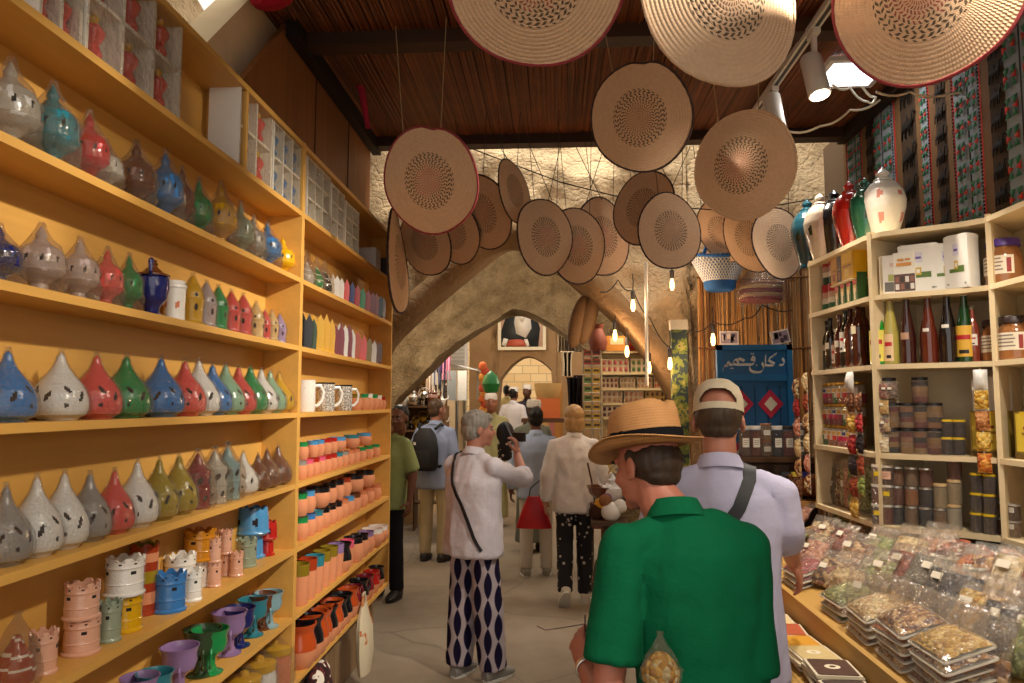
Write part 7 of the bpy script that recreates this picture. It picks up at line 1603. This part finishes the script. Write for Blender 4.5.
shoulder_strap(wm, [L3 @ V(*q) for q in ((-.11, .03, 1.49), (-.12, -.06, 1.45), (-.06, -.135, 1.3), (.05, -.165, 1.1), (.14, -.165, .93), (.19, -.12, .84))], '#17161a', .011)
cp = aty(519, 437, 4.97); t = thing('camera', 'small dark camera held up by the grey haired woman', 'camera', cp, -.6); g = G(); g.rbox((0, 0, 0), (.1, .03, .06), .008); ob('camera_body', g, matte('#1c1a1c', .4), t); g = G(); g.lathe([(.024, 0), (.024, .03), (.018, .032), (0, .03)], 18, T=Matrix.Translation((0, .015, 0)) @ Matrix.Rotation(-PI / 2, 4, 'X')); ob('lens', g, matte('#0c0c0e', .2), t)
t = thing('handbag', 'black rounded bag with floral flap beside the raised camera hand', 'bag', aty(505, 436, 5.25)); g = G(); g.ell((0, 0, .02), (.062, .04, .08), 0, 18, 12); ob('bag_body', crumple(g, 2, .08), matte('#121114', .6), t); m = NT('dark_floral'); m.base(m.ramp(m.voro(34), [(0, srgb('#c9b8a0')), (.28, srgb('#c9b8a0')), (.3, srgb('#1a1716'))], 'CONSTANT'), .8); g = G(); g.loft([((.0, 0, -.17), .03, .02), ((0, 0, -.15), .05, .035), ((0, 0, -.06), .055, .04), ((0, 0, -.03), .04, .03)], 18); ob('floral_flap', g, m.m, t); g = G(); g.tube([(0, 0, .09), (.02, -.1, .08), Vector(wW) - t.location + Vector((-.01, .02, .04))], .008, 6); ob('strap', g, matte('#121114', .6), t)
# ---- woman in white blouse
fl = NT('dotted_black'); fl.base(fl.ramp(fl.voro(17), [(0, srgb('#b9b0a8')), (.2, srgb('#b9b0a8')), (.23, srgb('#16141a'))], 'CONSTANT'), .85)
bw_, Mh4, L4, Mw4 = person('woman with blonde bob in white blouse and dotted black trousers walking away', (.165, 6.42), .05, 1.665, '#b98a72', cloth('#d8d2d0', .05, .7), fl.m, .011, 0, (0, 0), None, None, (((-.09, .03, .50), (-.1, -.13, .14)), ((.09, .06, .50), (.09, .05, .085))), 'long', .80, 1.08, '#b08a5a', 'bob', (.5, .5), '#c9c0b0', 'blouse', wr=.013, hd=False)
t = thing('red_handbag', 'bright red handbag hanging beside the white blouse woman', 'handbag', aty(534, 528, 6.55)); g = G(); g.loft([((0, 0, 0), .15, .05), ((0, 0, .015), .155, .055), ((0, 0, .17), .10, .045), ((.0, 0, .27), .055, .02)], 20, ex=3); ob('bag_body', g, matte('#b5141f', .45, .1, 20), t); 
for s in (-1, 1): g = G(); g.tube([(s * .045, 0, .26), (s * .05 + .02, .01, .34), (.075, .0, .43), (.09, -.01, .50)], .006, 6); ob('handle', g, matte('#2a1a1c', .5), t)
t = thing('shoulder_bag', 'brown shoulder bag at the right hip of the blonde woman', 'handbag', aty(597, 515, 6.3)); g = G(); g.rbox((0, 0, 0), (.1, .18, .2), .03); ob('bag_body', g, matte('#5a3428', .5), t); g = G(); g.rbox((0, -.02, .06), (.11, .17, .09), .03); ob('flap', g, matte('#4d2c22', .5), t)
g = G(); g.tube([(-.02, -.07, .1), (-.05, -.12, .3), (-.08, -.12, .44)], .008, 6); ob('strap', g, matte('#4d2c22', .5), t)
# ---- person in light blue shirt beyond her
person('dark haired man in pale blue shirt and off white trousers walking away', (-.19, 7.38), .1, 1.64, '#6b4634', '#a9b8d4', '#c9c2b8', .012, 0, (.1, 0), None, None, None, 'long', .80, 1.08, '#17130f', 'short', (.5, .5), '#8a8478', 'shirt', wr=.009, hd=False)
# ---- man with backpack
bp_, Mh5, L5, Mw5 = person('man in grey blue shirt and khaki trousers carrying a black backpack', (-1.30, 8.02), -.25, 1.73, '#9a6a54', '#8d98b4', '#b8a684', .013, 0, (-.5, 0), None, None, None, 'long', .78, 1.12, '#4a3626', 'short', (.5, .5), '#2a2624', 'shirt', wr=.009)
t = thing('backpack', 'black backpack with small white marks worn by man in grey blue shirt', 'backpack', (0, 0, 0)); t.matrix_world = Mw5 @ Matrix.Translation((-.03, -.2, 1.0)); g = G(); g.loft([((0, 0, -.02), .12, .06), ((0, 0, .02), .145, .085), ((0, -.01, .2), .15, .095), ((0, 0, .36), .12, .075), ((0, .01, .43), .06, .04)], 20, ex=2.6); ob('pack_body', g, matte('#131215', .7), t); g = G(); g.loft([((0, -.08, .02), .1, .03), ((0, -.09, .12), .105, .035), ((0, -.085, .2), .09, .025)], 18, ex=2.6); ob('front_pocket', g, matte('#19181c', .7), t)
for s in (-1, 1): g = G(); g.tube([(s * .09, .06, .42), (s * .13, .13, .47), (s * .13, .25, .43), (s * .17, .32, .25), (s * .18, .22, .05), (s * .14, .06, .02)], .016, 8); ob('shoulder_strap', g, matte('#131215', .7), t)
g = G(); g.box((-.07, -.11, .27), (.025, .012, .03)); ob('white_tag', g, mt('#d8d4cc'), t)
# ---- young man by the shelf end
person('young man with short black hair in pale green shirt beside the far shelving bay', (-1.47, 6.5), PI - .35, 1.67, '#6b4430', '#8f9a66', '#1c1a1e', .011, 0, (.15, .05), None, None, None, 'short', .80, 1.05, '#120e0c', 'short', (.5, .5), '#201a16', 'shirt', wr=.007, hoff=(-.13, 0, 0))
# ---- robed people farther along
def gnd(Y): return max(0, (Y - 9) * .05)
emb_ = NT('embroidered'); emb_.base(emb_.ramp(emb_.voro(60), [(0, srgb('#8a8078')), (.3, srgb('#b8aca0')), (.5, srgb('#c9beb0'))]), .9)
a, M_, l_, w_ = person('man in pale green robe with white cap and shawl facing the camera', ((491 - 555) / 740 * 10, 10.0), PI + .1, 1.76, '#9a6650', '#a8a272', None, .016, 0, (0, 0), None, None, None, 'long', .8, 1.15, None, 'short', (.5, .5), '#3a2c20', 'robe', True, gz=gnd(10)); cap_hat(a, M_, '#d8cfc8', 'kuma'); shoulder_strap(a, [l_ @ V(*q) for q in ((.14, -.06, 1.46), (.13, .08, 1.43), (.08, .16, 1.25), (.04, .18, .95), (.04, .19, .6))], '#b5ac7c', .045)
a, M_, l_, w_ = person('man in long white robe with white cap far along the alley', ((517 - 555) / 740 * 14.2, 14.2 - 1.2), -.4, 1.72, '#7a5240', '#c9c6cc', None, .018, 0, (0, 0), None, None, None, 'long', .8, 1.0, '#17120e', 'short', (.5, .5), '#3a2c20', 'robe', True, gz=gnd(13) + .04, hd=False); cap_hat(a, M_, '#d8d4d0', 'kuma')
a, M_, l_, w_ = person('man in white cap and dark clothes beyond the white robed man', ((527.5 - 555) / 740 * 13.4, 13.4), PI - .3, 1.73, '#5a3c2e', '#4a4450', None, .018, 0, (0, 0), None, None, None, 'long', .8, 1.0, '#17120e', 'short', (.5, .5), '#3a2c20', 'robe', True, gz=gnd(13.4) + .06, hd=False); cap_hat(a, M_, '#dcd8d2', 'kuma')
person('dark haired person in yellow shirt farthest along the alley', ((507 - 555) / 740 * 15.3, 15.3), 0, 1.74, '#7a5240', '#c9b87c', '#4a4038', .02, 0, (0, 0), None, None, None, 'long', .8, 1.05, '#17120e', 'short', (.5, .5), '#3a2c20', 'shirt', gz=gnd(15.3), hd=False)
a, M_, l_, w_ = person('man in grey embroidered cap and grey robe behind the blue shirted man', ((533 - 555) / 740 * 8.6, 8.6), PI + .5, 1.72, '#4a2e22', '#6a6a5c', None, .013, 0, (0, .05), None, None, None, 'long', .8, 1.05, '#17120e', 'short', (.5, .5), '#3a2c20', 'robe', True); cap_hat(a, M_, emb_.m, 'kuma')
# ================================================================= LIGHT
w = bpy.data.worlds.new('sky'); sc.world = w; w.use_nodes = True
bg = w.node_tree.nodes['Background']; bg.inputs[0].default_value = (1.0, .93, .83, 1); bg.inputs[1].default_value = 1.2
area('panel_light', (1.67, 4.12, ZC - .05), (1.67, 4.12, 0), 6, .3, .3, (1, .97, .92))
# daylight through the slot between the roof and the arch
area('sky_slot', (0, 5.4, 4.5), (0, 5.75, 2.5), 60, 3.5, .5, (1, .95, .86))
# added fill lights without fixtures, brightening the alley and stalls beyond the arch
for x, y, z, e in ((-1.5, 7.3, 2.4, 30), (.75, 6.7, 2.75, 45), (-1.45, 8.9, 2.5, 40), (.9, 9.4, 2.6, 40), (-1.3, 11.5, 3.0, 60), (.9, 12.0, 3.0, 60), (0, 17.5, 3.6, 150)):
    point('alley_fill', (x, y, z), e, (1, .87, .7), .12)
sc.view_settings.view_transform = 'Standard'; sc.view_settings.look = 'None'; sc.view_settings.gamma = 1; sc.view_settings.use_curve_mapping = False
sc.view_settings.exposure = 0.0
sc.cycles.max_bounces = 8; sc.cycles.transparent_max_bounces = 16; sc.cycles.diffuse_bounces = 4; sc.cycles.glossy_bounces = 3
sc.cycles.use_denoising = True; sc.cycles.caustics_reflective = False; sc.cycles.caustics_refractive = False; sc.cycles.sample_clamp_indirect = 6
finish_labels()
